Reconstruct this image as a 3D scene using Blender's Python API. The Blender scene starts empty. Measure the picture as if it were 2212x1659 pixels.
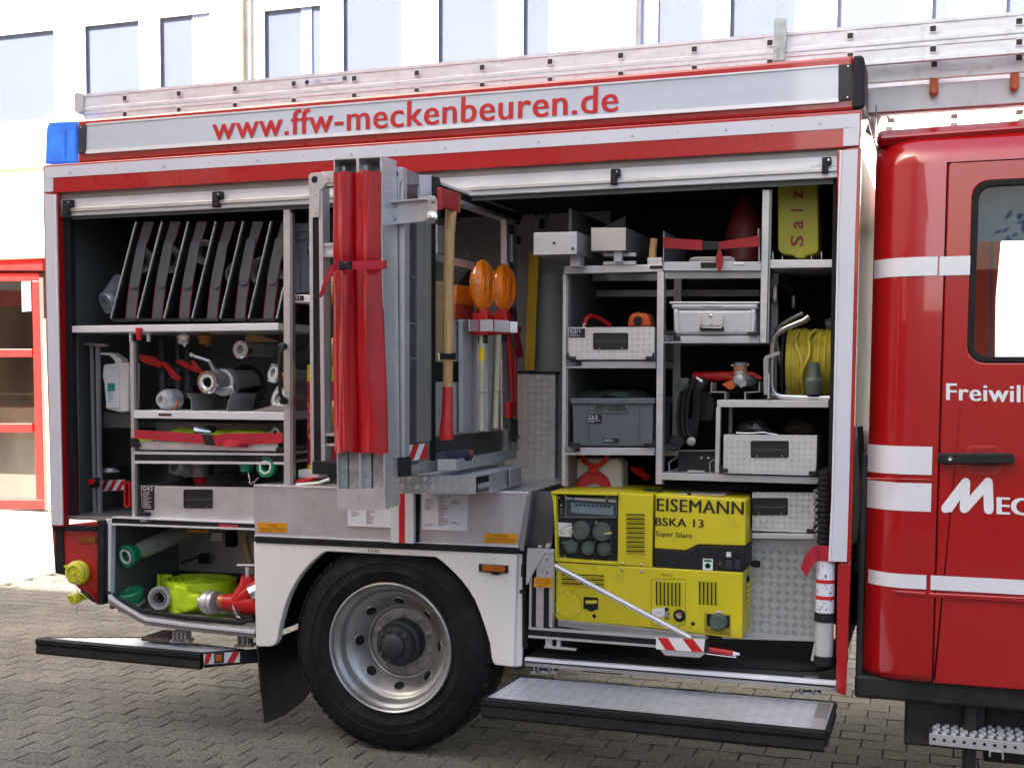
import bpy, bmesh, math, random
from mathutils import Vector as V, Matrix
S = bpy.context.scene
R = math.radians
rnd = random.Random(7)

# ------------------------------------------------------------------ camera
FPX, CXP, CYP = 2891.2, 911.6, 1023.9          # lens solved on a 2212 px wide frame (the photo is a crop)
CAM = V((0, -5.5, 1.706))
_y, _p, _r = R(21.14), R(4.22), R(.06)
_f0 = V((-math.sin(_y), math.cos(_y), 0)); RT = V((math.cos(_y), math.sin(_y), 0)); UP0 = V((0, 0, 1))
FW = _f0*math.cos(_p) - UP0*math.sin(_p); UPV = UP0*math.cos(_p) + _f0*math.sin(_p)
RT, UPV = RT*math.cos(_r) + UPV*math.sin(_r), UPV*math.cos(_r) - RT*math.sin(_r)
cam = bpy.data.cameras.new('camera'); camo = bpy.data.objects.new('camera', cam)
S.collection.objects.link(camo); S.camera = camo
m = Matrix((RT, UPV, -FW)).transposed().to_4x4(); m.translation = CAM
camo.matrix_world = m
cam.sensor_width = 36; cam.lens = FPX/2212*36
cam.shift_x = (1106-CXP)/2212; cam.shift_y = (CYP-829.5)/2212
cam.clip_end = 2000; cam.clip_start = .05
# ------------------------------------------------------------------ light
SUN_EL, SUN_AZ = 42, 220                        # azimuth clockwise from +Y
w = bpy.data.worlds.new('World'); S.world = w; w.use_nodes = True
nt = w.node_tree; nt.nodes.clear()
sky = nt.nodes.new('ShaderNodeTexSky'); sky.sky_type = 'NISHITA'; sky.sun_disc = False
sky.sun_elevation = R(SUN_EL); sky.sun_rotation = R(SUN_AZ); sky.air_density = 1.0; sky.dust_density = 5.0; sky.ozone_density = .4
bg = nt.nodes.new('ShaderNodeBackground'); bg.inputs[1].default_value = .075
wo = nt.nodes.new('ShaderNodeOutputWorld')
nt.links.new(sky.outputs[0], bg.inputs[0]); nt.links.new(bg.outputs[0], wo.inputs[0])
sl = bpy.data.lights.new('sun', 'SUN'); sl.energy = 5.0; sl.angle = R(.5); sl.color = (1, .95, .87)
so = bpy.data.objects.new('sun', sl); S.collection.objects.link(so)
sd = V((math.sin(R(SUN_AZ))*math.cos(R(SUN_EL)), math.cos(R(SUN_AZ))*math.cos(R(SUN_EL)), math.sin(R(SUN_EL))))
so.rotation_euler = sd.to_track_quat('Z', 'Y').to_euler(); so.location = (-6, -6, 14)
S.view_settings.view_transform = 'Standard'; S.view_settings.look = 'None'
S.view_settings.gamma = 1; S.view_settings.exposure = 2.5; S.view_settings.use_curve_mapping = False
S.render.engine = 'CYCLES'
try:
    S.cycles.max_bounces = 8; S.cycles.diffuse_bounces = 5; S.cycles.glossy_bounces = 4
    S.cycles.transparent_max_bounces = 12; S.cycles.sample_clamp_indirect = 6
except Exception: pass

# ------------------------------------------------------------------ measuring helpers
def YP(y): return (V((0, y, 0)), V((0, 1, 0)))
def XP(x): return (V((x, 0, 0)), V((1, 0, 0)))
def ZP(z): return (V((0, 0, z)), V((0, 0, 1)))
def pln(pl):
    return YP(pl) if isinstance(pl, (int, float)) else pl
def hit(x, y, pl):
    p0, n = pln(pl)
    d = RT*((x-CXP)/FPX) - UPV*((y-CYP)/FPX) + FW
    return CAM + d*((p0-CAM).dot(n)/d.dot(n))

# ------------------------------------------------------------------ materials
MATS = {}
def mat(name, col=None, rough=.5, metal=0, var=.06, vs=6, bump=0, bs=60, coat=0, rv=.08, stretch=None, trans=0, emit=0, spec=.5, dirt=None):
    if name in MATS: return MATS[name]
    M = bpy.data.materials.new(name); M.use_nodes = True; MATS[name] = M
    t = M.node_tree; N = t.nodes; L = t.links; b = N['Principled BSDF']
    b.inputs['Roughness'].default_value = rough; b.inputs['Metallic'].default_value = metal
    b.inputs['Specular IOR Level'].default_value = spec
    if coat: b.inputs['Coat Weight'].default_value = coat; b.inputs['Coat Roughness'].default_value = .04
    if trans: b.inputs['Transmission Weight'].default_value = trans
    tc = N.new('ShaderNodeTexCoord'); mp = N.new('ShaderNodeMapping'); L.new(tc.outputs['Object'], mp.inputs[0])
    if stretch: mp.inputs['Scale'].default_value = stretch
    n1 = N.new('ShaderNodeTexNoise'); n1.inputs['Scale'].default_value = vs; n1.inputs['Detail'].default_value = 5
    L.new(mp.outputs[0], n1.inputs['Vector'])
    mr = N.new('ShaderNodeMapRange'); mr.inputs['From Min'].default_value = .25; mr.inputs['From Max'].default_value = .75
    mr.inputs['To Min'].default_value = 1-var*2; mr.inputs['To Max'].default_value = 1+var*2
    L.new(n1.outputs[0], mr.inputs[0])
    mx = N.new('ShaderNodeMix'); mx.data_type = 'RGBA'; mx.blend_type = 'MULTIPLY'; mx.inputs[0].default_value = 1
    mx.inputs[6].default_value = (*col, 1); L.new(mr.outputs[0], mx.inputs[7])
    out = mx.outputs[2]
    if dirt:
        n3 = N.new('ShaderNodeTexNoise'); n3.inputs['Scale'].default_value = dirt[2]; n3.inputs['Detail'].default_value = 8
        L.new(tc.outputs['Object'], n3.inputs['Vector'])
        m3 = N.new('ShaderNodeMapRange'); m3.inputs['From Min'].default_value = dirt[3]; m3.inputs['From Max'].default_value = dirt[3]+.2
        m3.inputs['To Max'].default_value = dirt[1]; L.new(n3.outputs[0], m3.inputs[0])
        x3 = N.new('ShaderNodeMix'); x3.data_type = 'RGBA'; L.new(m3.outputs[0], x3.inputs[0])
        L.new(out, x3.inputs[6]); x3.inputs[7].default_value = (*dirt[0], 1); out = x3.outputs[2]
    L.new(out, b.inputs['Base Color'])
    if emit:
        L.new(out, b.inputs['Emission Color']); b.inputs['Emission Strength'].default_value = emit
    n2 = N.new('ShaderNodeTexNoise'); n2.inputs['Scale'].default_value = vs*2.3; n2.inputs['Detail'].default_value = 6
    L.new(mp.outputs[0], n2.inputs['Vector'])
    m2 = N.new('ShaderNodeMapRange'); m2.inputs['To Min'].default_value = max(.02, rough-rv); m2.inputs['To Max'].default_value = min(1, rough+rv)
    L.new(n2.outputs[0], m2.inputs[0]); L.new(m2.outputs[0], b.inputs['Roughness'])
    if bump:
        nb = N.new('ShaderNodeTexNoise'); nb.inputs['Scale'].default_value = bs; nb.inputs['Detail'].default_value = 4
        L.new(mp.outputs[0], nb.inputs['Vector'])
        bp = N.new('ShaderNodeBump'); bp.inputs['Strength'].default_value = bump; bp.inputs['Distance'].default_value = .004
        L.new(nb.outputs[0], bp.inputs['Height']); L.new(bp.outputs[0], b.inputs['Normal'])
    return M

def plate_mat(name, col, cell, mode='xz', rough=.38, metal=.75, strength=1.0, bw=.055, cm=.24):
    """chequered aluminium: pairs of raised oblique bars in alternating directions"""
    M = bpy.data.materials.new(name); M.use_nodes = True; MATS[name] = M
    t = M.node_tree; N = t.nodes; L = t.links; b = N['Principled BSDF']
    b.inputs['Metallic'].default_value = metal
    tc = N.new('ShaderNodeTexCoord'); sp = N.new('ShaderNodeSeparateXYZ'); L.new(tc.outputs['Object'], sp.inputs[0])
    def mt(op, a, c=None, cl=False):
        n = N.new('ShaderNodeMath'); n.operation = op; n.use_clamp = cl
        for i, q in enumerate((a, c)):
            if q is None: continue
            if isinstance(q, (int, float)): n.inputs[i].default_value = q
            else: L.new(q, n.inputs[i])
        return n.outputs[0]
    X, Y, Z = sp.outputs
    if mode == 'xz': u, v = mt('ADD', X, Y), Z
    else: u, v = X, Y
    u = mt('DIVIDE', u, cell); v = mt('DIVIDE', v, cell)
    iu, iv = mt('FLOOR', u), mt('FLOOR', v)
    par = mt('SUBTRACT', mt('MULTIPLY', mt('FLOORED_MODULO', mt('ADD', iu, iv), 2), 2), 1)   # -1 / +1
    fu = mt('SUBTRACT', mt('FRACT', u), .5); fv = mt('SUBTRACT', mt('FRACT', v), .5)
    fu = mt('MULTIPLY', fu, par)
    a = mt('MULTIPLY', mt('ADD', fu, fv), .7071); c = mt('MULTIPLY', mt('SUBTRACT', fu, fv), .7071)
    c2 = mt('SUBTRACT', mt('ABSOLUTE', c), .13)
    d = mt('SQRT', mt('ADD', mt('POWER', mt('DIVIDE', a, .38), 2), mt('POWER', mt('DIVIDE', c2, bw), 2)))
    h = mt('SUBTRACT', 1, d, True)
    h = mt('MULTIPLY', h, 2.5, True)
    nz = N.new('ShaderNodeTexNoise'); nz.inputs['Scale'].default_value = 14; nz.inputs['Detail'].default_value = 6; L.new(tc.outputs['Object'], nz.inputs['Vector'])
    mr = N.new('ShaderNodeMapRange'); mr.inputs['To Min'].default_value = .8; mr.inputs['To Max'].default_value = 1.15; L.new(nz.outputs[0], mr.inputs[0])
    val = mt('MULTIPLY', mr.outputs[0], mt('ADD', .93, mt('MULTIPLY', h, cm)))
    mx = N.new('ShaderNodeMix'); mx.data_type = 'RGBA'; mx.blend_type = 'MULTIPLY'; mx.inputs[0].default_value = 1
    mx.inputs[6].default_value = (*col, 1); L.new(val, mx.inputs[7]); L.new(mx.outputs[2], b.inputs['Base Color'])
    L.new(mt('SUBTRACT', mt('ADD', rough, mt('MULTIPLY', nz.outputs[0], .12)), mt('MULTIPLY', h, .1)), b.inputs['Roughness'])
    bp = N.new('ShaderNodeBump'); bp.inputs['Strength'].default_value = strength; bp.inputs['Distance'].default_value = .004
    L.new(h, bp.inputs['Height']); L.new(bp.outputs[0], b.inputs['Normal'])
    return M

red = mat('red_paint', (.41, .006, .008), .28, coat=.8, var=.02, vs=3, rv=.04, bump=.02, bs=200)
redcab = mat('red_cab_paint', (.385, .005, .007), .22, coat=1, var=.02, vs=2, rv=.03)
redd = mat('red_door_frame', (.46, .008, .007), .4, var=.05)
redfab = mat('red_tarpaulin', (.42, .006, .012), .30, var=.14, vs=5, bump=.7, bs=11, rv=.12, stretch=(1, 1, .55), dirt=((.20, .03, .03), .55, 6, .52))
redweb = mat('red_webbing', (.42, .012, .03), .8, bump=.5, bs=250)
redplas = mat('red_plastic', (.50, .012, .012), .35)
alu = mat('aluminium', (.66, .66, .67), .36, .85, var=.05, vs=8, stretch=(1, 1, 6), rv=.1)
alux = mat('aluminium_rail', (.60, .60, .61), .40, .7, var=.04, vs=8, stretch=(.6, 6, 6), rv=.1)
aluw = mat('anodised_white', (.80, .82, .86), .42, .35, var=.03, vs=5, rv=.08)
alup = mat('aluminium_sheet', (.56, .575, .60), .42, .6, var=.06, vs=4, rv=.12, dirt=((.3, .3, .3), .3, 18, .55))
alud = mat('aluminium_dull', (.33, .33, .325), .45, .7, var=.1, vs=5, rv=.12)
galv = mat('galvanised', (.45, .50, .50), .45, .6, var=.2, vs=30, rv=.15)
steel = mat('bright_steel', (.75, .76, .78), .2, 1, var=.04, rv=.1)
ladm = mat('ladder_aluminium', (.76, .78, .82), .42, .35, var=.07, vs=7, stretch=(1.5, 8, 8), dirt=((.45, .44, .42), .5, 22, .55))
refl = mat('reflective_tape', (.66, .68, .76), .45, .1, var=.03, vs=2.5, rv=.06)
white = mat('white_paint', (.82, .80, .75), .35, coat=.3, var=.02, vs=3)
whitec = mat('white_cab_stripe', (.74, .76, .82), .3, coat=.5, var=.02, vs=3)
whitep = mat('white_plastic', (.72, .73, .72), .35, var=.03)
paper = mat('white_paper', (.72, .76, .84), .3, var=.01)
black = mat('black_plastic', (.014, .015, .017), .5, var=.15, spec=.3)
rubber = mat('black_rubber', (.012, .012, .013), .75, spec=.3, var=.25, vs=12, bump=.3, bs=120)
tyrem = mat('tyre_rubber', (.009, .0095, .0105), .8, spec=.25, var=.3, vs=9, bump=.4, bs=90, dirt=((.035, .032, .03), .4, 14, .5))
treadm = mat('tyre_tread_rubber', (.012, .012, .012), .9, spec=.2, var=.35, vs=20, bump=.6, bs=80, dirt=((.05, .045, .04), .6, 20, .45))
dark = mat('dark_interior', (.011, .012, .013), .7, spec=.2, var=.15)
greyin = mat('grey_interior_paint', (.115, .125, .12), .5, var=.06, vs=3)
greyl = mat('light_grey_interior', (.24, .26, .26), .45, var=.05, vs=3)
chass = mat('chassis_black', (.016, .017, .018), .6, var=.3, dirt=((.06, .055, .05), .6, 8, .5))
crate = mat('grey_crate_plastic', (.085, .105, .12), .5, var=.05)
lens = mat('white_light_panel', (.58, .63, .72), .12, var=.04, vs=1.2, coat=1, stretch=(1, 1, 8))
bluel = mat('blue_lens', (.012, .15, .62), .08, var=.35, vs=9, coat=1, trans=.35, emit=.10)
amber = mat('amber_lens', (.62, .17, .008), .15, var=.12, vs=20, trans=.35, coat=1)
orange = mat('orange_plastic', (.78, .16, .02), .35)
yell = mat('generator_yellow', (.62, .53, .016), .40, var=.05, vs=4, bump=.05, bs=220, dirt=((.25, .20, .04), .5, 7, .56))
yelltxt = mat('black_lettering', (.02, .018, .012), .4)
redtxt = mat('red_lettering', (.56, .012, .02), .35, var=.02, coat=.4)
whitetxt = mat('white_lettering', (.78, .80, .84), .4, var=.01)
fluo = mat('fluorescent_yellow_hose', (.50, .72, .008), .6, var=.10, vs=12, bump=.5, bs=130, dirt=((.25, .32, .02), .4, 9, .58))
fluoc = mat('yellow_cap_plastic', (.62, .60, .03), .4, var=.05)
green = mat('green_plastic', (.008, .20, .085), .4, var=.1)
dgreen = mat('green_grey_plastic', (.07, .095, .08), .45, var=.1)
wood = mat('ash_wood', (.52, .32, .13), .5, var=.16, vs=8, stretch=(14, 14, .8), rv=.1)
wood2 = mat('plywood', (.42, .28, .15), .6, var=.1, vs=8, stretch=(1, 1, 5))
beige = mat('beige_lacquered_pole', (.52, .46, .33), .4, var=.05)
ylab = mat('orange_warning_sticker', (.72, .30, .008), .4, var=.01)
ycable = mat('yellow_cable', (.38, .32, .03), .5, var=.12, vs=20)
salz = mat('yellow_salt_can', (.42, .40, .03), .5, var=.06)
brown = mat('dark_red_print', (.22, .02, .02), .5)
cloth = mat('dark_bag', (.05, .055, .05), .35, var=.3, vs=9, bump=.8, bs=22)
clothg = mat('dark_green_bag', (.035, .06, .045), .6, var=.3, vs=9, bump=.8, bs=25)
grease = mat('grey_iron', (.04, .046, .05), .55, .3, var=.15)
rimm = mat('rim_silver_paint', (.38, .38, .365), .33, .55, var=.05, vs=6, rv=.1, dirt=((.16, .14, .11), .6, 7, .5))
conc = mat('concrete_apron', (.50, .46, .38), .85, var=.06, vs=3, bump=.3, bs=120)
wallw = mat('white_render', (.80, .79, .75), .8, var=.02, bump=.2, bs=150)
wallsh = mat('cream_render', (.66, .60, .42), .8, var=.02)
hallm = mat('fire_hall_render', (.52, .47, .38), .8, var=.05)
plate = plate_mat('chequer_plate_upright', (.74, .75, .76), .024, 'xz', strength=1.3, cm=-.14, bw=.06)
platet = plate_mat('chequer_plate_tread', (.78, .81, .87), .050, 'xy', rough=.34, metal=.6, strength=1.4, bw=.08, cm=-.24)
plated = plate_mat('chequer_plate_worn', (.55, .57, .58), .034, 'xz', cm=.45, bw=.07)
platef = plate_mat('chequer_plate_fine', (.62, .63, .65), .03, 'xz', strength=.6)

def glass_mat(name, tint, refl_w=.12, transp=.85):
    M = bpy.data.materials.new(name); M.use_nodes = True; t = M.node_tree; N = t.nodes; L = t.links
    N.remove(N['Principled BSDF']); o = N['Material Output']
    tr = N.new('ShaderNodeBsdfTransparent'); tr.inputs[0].default_value = (*tint, 1)
    gl = N.new('ShaderNodeBsdfGlossy'); gl.inputs['Roughness'].default_value = .01
    fr = N.new('ShaderNodeLayerWeight'); fr.inputs[0].default_value = .5
    pw = N.new('ShaderNodeMath'); pw.operation = 'POWER'; pw.inputs[1].default_value = 5; L.new(fr.outputs['Facing'], pw.inputs[0])
    ad = N.new('ShaderNodeMath'); ad.operation = 'ADD'; ad.use_clamp = True; ad.inputs[1].default_value = refl_w; L.new(pw.outputs[0], ad.inputs[0])
    mx = N.new('ShaderNodeMixShader'); L.new(ad.outputs[0], mx.inputs[0]); L.new(tr.outputs[0], mx.inputs[1]); L.new(gl.outputs[0], mx.inputs[2])
    L.new(mx.outputs[0], o.inputs[0]); return M
glass = glass_mat('window_glass', (.80, .83, .93), .05)
cglass = glass_mat('cab_window_glass', (.86, .90, .93), .03)
dglass = glass_mat('door_glass', (.6, .58, .55), .16)

# ------------------------------------------------------------------ mesh helpers
class MB:
    def __init__(s): s.v = []; s.f = []
    def add(s, vs, fs):
        o = len(s.v); s.v += [V(q) for q in vs]; s.f += [tuple(i+o for i in f) for f in fs]; return s
    def prism(s, pts, vec):
        n = len(pts); vec = V(vec); pts = [V(p) for p in pts]
        return s.add(pts+[p+vec for p in pts], [tuple(range(n))[::-1], tuple(range(n, 2*n))] + [(i, (i+1) % n, n+(i+1) % n, n+i) for i in range(n)])
    def ring(s, outer, inner, vec):
        n = len(outer); vec = V(vec)
        a = [V(p) for p in outer]; b = [V(p) for p in inner]
        s.add(a+b+[p+vec for p in a]+[p+vec for p in b],
              [q for i in range(n) for j in [(i+1) % n] for q in ((i, j, n+j, n+i), (2*n+i, 3*n+i, 3*n+j, 2*n+j), (i, 2*n+i, 2*n+j, j), (n+i, n+j, 3*n+j, 3*n+i))])
        return s
    def box(s, x0, x1, y0, y1, z0, z1):
        return s.prism([(x0, y0, z0), (x1, y0, z0), (x1, y0, z1), (x0, y0, z1)], (0, y1-y0, 0))
    def poly(s, px, pl, dep):
        """prism whose front outline is measured on plane pl; dep metres away from the viewer"""
        p0, n = pln(pl)
        if n.dot(FW) < 0: n = -n
        return s.prism([hit(x, y, pl) for x, y in px], n*dep)
    def pbox(s, x0, y0, x1, y1, Y, dep):
        xm, ym = (x0+x1)/2, (y0+y1)/2
        a, b = hit(x0, ym, Y).x, hit(x1, ym, Y).x; c, d = hit(xm, y1, Y).z, hit(xm, y0, Y).z
        return s.box(a, b, Y, Y+dep, c, d)
    def tube(s, path, r, n=8, cap=True):
        P = [V(p) for p in path]; rr = r if isinstance(r, (list, tuple)) else [r]*len(P); o = len(s.v)
        t0 = (P[1]-P[0]).normalized(); a = t0.orthogonal().normalized()
        for i, p in enumerate(P):
            t = ((P[min(i+1, len(P)-1)]-P[i]).normalized() + (P[i]-P[max(i-1, 0)]).normalized()).normalized()
            a = (a - t*a.dot(t)).normalized(); b = t.cross(a)
            for k in range(n):
                q = 2*math.pi*k/n; s.v.append(p + (a*math.cos(q)+b*math.sin(q))*rr[i])
        for i in range(len(P)-1):
            for k in range(n):
                j = (k+1) % n; s.f.append((o+i*n+k, o+i*n+j, o+(i+1)*n+j, o+(i+1)*n+k))
        if cap: s.f.append(tuple(o+k for k in range(n))[::-1]); s.f.append(tuple(o+(len(P)-1)*n+k for k in range(n)))
        return s
    def lathe(s, c, ax, prof, n=24, closed=False):
        c = V(c); ax = V(ax).normalized(); a = ax.orthogonal().normalized(); b = ax.cross(a); o = len(s.v); m = len(prof)
        for r, t in prof:
            for k in range(n):
                q = 2*math.pi*k/n; s.v.append(c+ax*t+(a*math.cos(q)+b*math.sin(q))*r)
        for i in range(m if closed else m-1):
            for k in range(n):
                j = (k+1) % n; i2 = (i+1) % m; s.f.append((o+i*n+k, o+i*n+j, o+i2*n+j, o+i2*n+k))
        if not closed:
            if prof[0][0] > 1e-6: s.f.append(tuple(o+k for k in range(n))[::-1])
            if prof[-1][0] > 1e-6: s.f.append(tuple(o+(m-1)*n+k for k in range(n)))
        return s

def rootloc(p):
    while p is not None and p.parent is not None: p = p.parent
    return p.location.copy() if p is not None else V((0, 0, 0))
def obj(name, mb, m, parent=None, bevel=0, smooth=False, label=None, loc=None, seg=2):
    me = bpy.data.meshes.new(name); o = bpy.data.objects.new(name, me); S.collection.objects.link(o)
    if parent is not None: L = rootloc(parent); o.parent = parent
    else:
        if loc is None:
            xs = [v.x for v in mb.v]; ys = [v.y for v in mb.v]; zs = [v.z for v in mb.v]
            loc = ((min(xs)+max(xs))/2, (min(ys)+max(ys))/2, min(zs))
        L = V(loc); o.location = L
    me.from_pydata([v-L for v in mb.v], [], mb.f)
    bm = bmesh.new(); bm.from_mesh(me); bmesh.ops.remove_doubles(bm, verts=bm.verts, dist=1e-6); bmesh.ops.recalc_face_normals(bm, faces=bm.faces)
    bm.to_mesh(me); bm.free()
    me.materials.append(m)
    if smooth:
        me.polygons.foreach_set('use_smooth', [True]*len(me.polygons))
        me.set_sharp_from_angle(angle=R(38))
    if bevel:
        b = o.modifiers.new('bevel', 'BEVEL'); b.width = bevel; b.segments = seg; b.limit_method = 'ANGLE'; b.angle_limit = R(40); b.harden_normals = False
    if label: o['label'] = label
    return o
def thing(name, label, cat, loc=(0, 0, 0), group=None):
    o = bpy.data.objects.new(name, None); S.collection.objects.link(o); o.location = loc; o.empty_display_size = .1
    o['label'] = label; o['category'] = cat
    if group: o['group'] = group
    return o
def tag(o, label, cat, group=None):
    o['label'] = label; o['category'] = cat
    if group: o['group'] = group
    return o
def struct(o): o['kind'] = 'structure'; return o
def stuff(o): o['kind'] = 'stuff'; return o
def copy_tree(o, parent=None, loc=None, label=None):
    c = o.copy(); S.collection.objects.link(c); c.parent = parent
    if loc is not None: c.location = loc
    if label: c['label'] = label
    for ch in list(o.children): copy_tree(ch, c)
    return c
def text(name, s, x0, x1, yb0, yb1, h, pl, m, parent, bold=.0, thick=.0012, off=.002, vert=None, label=None):
    """lettering fitted between two measured baseline points; h = height in px of the tallest glyph"""
    cu = bpy.data.curves.new('t', 'FONT'); cu.body = s; cu.size = 1; cu.space_character = 1.06; cu.resolution_u = 3
    to = bpy.data.objects.new('t', cu); S.collection.objects.link(to)
    dg = bpy.context.evaluated_depsgraph_get(); me = bpy.data.meshes.new_from_object(to.evaluated_get(dg))
    bpy.data.objects.remove(to)
    vs = [v.co.copy() for v in me.vertices]; fs = [tuple(p.vertices) for p in me.polygons]; bpy.data.meshes.remove(me)
    if not vs: return None
    mx0, mx1 = min(v.x for v in vs), max(v.x for v in vs); my = max(v.y for v in vs)
    p0, p1 = hit(x0, yb0, pl), hit(x1, yb1, pl)
    if vert: pt = hit(x0+vert[0], yb0+vert[1], pl)
    else: pt = hit(x0, yb0-h, pl)
    ux = (p1-p0)/(mx1-mx0); uy = (pt-p0)/my
    _, n = pln(pl); n = n if n.dot(FW) > 0 else -n
    mb = MB()
    K = (0,) if bold <= 0 else ((-.5, .5) if bold < .02 else (-.8, -.25, .3, .85))
    for k, q in enumerate(K):
        o_ = len(mb.v); s_ = q*bold
        mb.v += [p0+ux*(v.x-mx0+s_)+uy*v.y-n*(off+.00025*k) for v in vs]; mb.f += [tuple(i+o_ for i in f) for f in fs]
    return obj(name, mb, m, parent, label=label)
def screw(mb, x, y, pl, r=.006, t=.004):
    _, n = pln(pl); n = n if n.dot(FW) > 0 else -n
    mb.lathe(hit(x, y, pl), -n, [(r, -.001), (r, t*.6), (r*.7, t), (0, t)], 8)
def rrect(x0, y0, x1, y1, r, k=4):
    o = []
    for cx, cy, a in ((x1-r, y0+r, -90), (x1-r, y1-r, 0), (x0+r, y1-r, 90), (x0+r, y0+r, 180)):
        for i in range(k+1):
            q = R(a+90*i/k); o.append((cx+r*math.cos(q), cy+r*math.sin(q)))
    return o
def lines(mb, x0, y0, x1, y1, n, pl, th=.3, off=.0015, seed=1):
    rr = random.Random(seed); _, nn = pln(pl); nn = nn if nn.dot(FW) > 0 else -nn
    st = (y1-y0)/n
    for i in range(n):
        xe = x0+(x1-x0)*rr.uniform(.4, 1)
        y = y0+i*st
        pts = [hit(a, b, pl)-nn*off for a, b in ((x0, y), (xe, y), (xe, y+st*th), (x0, y+st*th))]
        mb.add(pts, [(0, 1, 2, 3)])
    return mb
# ================================================================== SETTING
g = MB().add([(-60, -14, 0), (60, -14, 0), (60, 60, 0), (-60, 60, 0)], [(0, 1, 2, 3)])
ground = struct(obj('ground', g, mat('sand_bed', (.045, .038, .028), .95, var=.3, vs=30), loc=(0, 0, 0)))
ap = MB().box(-40, -7.12, -13, 8.3, .004, .055)
struct(obj('concrete_apron', ap, conc, bevel=.006))

pav = mat('paver_concrete', (.150, .137, .110), .88, var=.12, vs=2.2, bump=.7, bs=260, rv=.05)
# per-stone tint and exposed aggregate, both by position
t = pav.node_tree; N = t.nodes; L = t.links; b = N['Principled BSDF']
geo = N.new('ShaderNodeNewGeometry')
vo = N.new('ShaderNodeTexVoronoi'); vo.inputs['Scale'].default_value = 150; L.new(geo.outputs['Position'], vo.inputs['Vector'])
mr = N.new('ShaderNodeMapRange'); mr.inputs['From Min'].default_value = .0; mr.inputs['From Max'].default_value = 1; mr.inputs['To Min'].default_value = .45; mr.inputs['To Max'].default_value = 1.6
sx = N.new('ShaderNodeSeparateColor'); L.new(vo.outputs['Color'], sx.inputs[0]); L.new(sx.outputs[0], mr.inputs[0])
at = N.new('ShaderNodeAttribute'); at.attribute_name = 'tint'
oi = N.new('ShaderNodeObjectInfo')
big = N.new('ShaderNodeTexNoise'); big.inputs['Scale'].default_value = .9; big.inputs['Detail'].default_value = 6; L.new(geo.outputs['Position'], big.inputs['Vector'])
bm_ = N.new('ShaderNodeMapRange'); bm_.inputs['From Min'].default_value = .3; bm_.inputs['From Max'].default_value = .7; bm_.inputs['To Min'].default_value = .72; bm_.inputs['To Max'].default_value = 1.2; L.new(big.outputs[0], bm_.inputs[0])
src = b.inputs['Base Color'].links[0].from_socket
x1 = N.new('ShaderNodeMix'); x1.data_type = 'RGBA'; x1.blend_type = 'MULTIPLY'; x1.inputs[0].default_value = 1; L.new(src, x1.inputs[6]); L.new(mr.outputs[0], x1.inputs[7])
x2 = N.new('ShaderNodeMix'); x2.data_type = 'RGBA'; x2.blend_type = 'MULTIPLY'; x2.inputs[0].default_value = 1; L.new(x1.outputs[2], x2.inputs[6]); L.new(bm_.outputs[0], x2.inputs[7])
x3 = N.new('ShaderNodeMix'); x3.data_type = 'RGBA'; x3.blend_type = 'MULTIPLY'; x3.inputs[0].default_value = 1; L.new(x2.outputs[2], x3.inputs[6]); L.new(at.outputs['Color'], x3.inputs[7])
L.new(x3.outputs[2], b.inputs['Base Color'])

PX, PY, PA, PG = .200, .1445, .011, .0035
pave = bpy.data.objects.new('block_pavement', None); S.collection.objects.link(pave); pave['kind'] = 'structure'
def wave(x):
    x = x % PX
    if x < .065: return 0
    if x < .095: return PA*(x-.065)/.03
    if x < .165: return PA
    return PA*(PX-x)/.035
def paver_geo(seed):
    rr = random.Random(seed); e = [.0, .065, .095, .165, PX]
    bot = [(x, wave(x)) for x in e]; bot[-1] = (PX, 0)
    top = [(x, PY+wave(x+PX/2)) for x in (.0, .035, .065, .165, .195, PX)]
    loop = [(min(max(x, PG/2), PX-PG/2), y+PG/2) for x, y in bot] + [(min(max(x, PG/2), PX-PG/2), y-PG/2) for x, y in top[::-1]]
    n = len(loop); cx, cy = PX/2, PY/2+.005; h = .055
    tl = rr.uniform(-.0016, .0016); tm = rr.uniform(-.0016, .0016)
    ins = [(x+(cx-x)*.045, y+(cy-y)*.06) for x, y in loop]
    vs = [(x, y, 0) for x, y in loop]+[(x, y, h-.0045) for x, y in loop]+[(x, y, h+tl*(x-cx)*10+tm*(y-cy)*10) for x, y in ins]
    fs = [(i, (i+1) % n, n+(i+1) % n, n+i) for i in range(n)]+[(n+i, n+(i+1) % n, 2*n+(i+1) % n, 2*n+i) for i in range(n)]+[tuple(range(2*n, 3*n))]
    return vs, fs
variants = []
tints = [(1, .99, .97), (.9, .9, .89), (1.08, 1.05, .99), (.97, .93, .9), (1.02, 1.03, 1.05), (.86, .86, .84), (1.12, 1.1, 1.04), (.95, .97, .97)]
for k in range(8):
    vs, fs = paver_geo(k); me = bpy.data.meshes.new('paver'); me.from_pydata(vs, [], fs); me.materials.append(pav)
    ca = me.color_attributes.new('tint', 'FLOAT_COLOR', 'POINT')
    for i in range(len(vs)): ca.data[i].color = (*tints[k], 1)
    variants.append((vs, fs, me))
def proj(p):
    d = V(p)-CAM; z = d.dot(FW)
    return (CXP+FPX*d.dot(RT)/z, CYP-FPX*d.dot(UPV)/z) if z > .1 else (-9999, -9999)
cells = []
prr = random.Random(3)
ZT = -.0553
for j in range(-60, 58):
    for i in range(-36, 40):
        x = -7.1 + (i+36)*PX + (j % 2)*PX/2; y = -1.2 + j*PY if False else j*PY
        if y < -8 or y > 8.25: continue
        u_, v_ = proj((x+.1, y+.07, 0))
        vis = -80 < u_ < 2290 and 1050 < v_ < 1720
        cells.append((x, y, vis, (V((x, y, 0))-CAM).length, prr.randrange(8)))
near = sorted([c for c in cells if c[2] and not (-3.0 < c[0] < -.45 and c[1] > 1.2)], key=lambda c: c[3])[:298]
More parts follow.
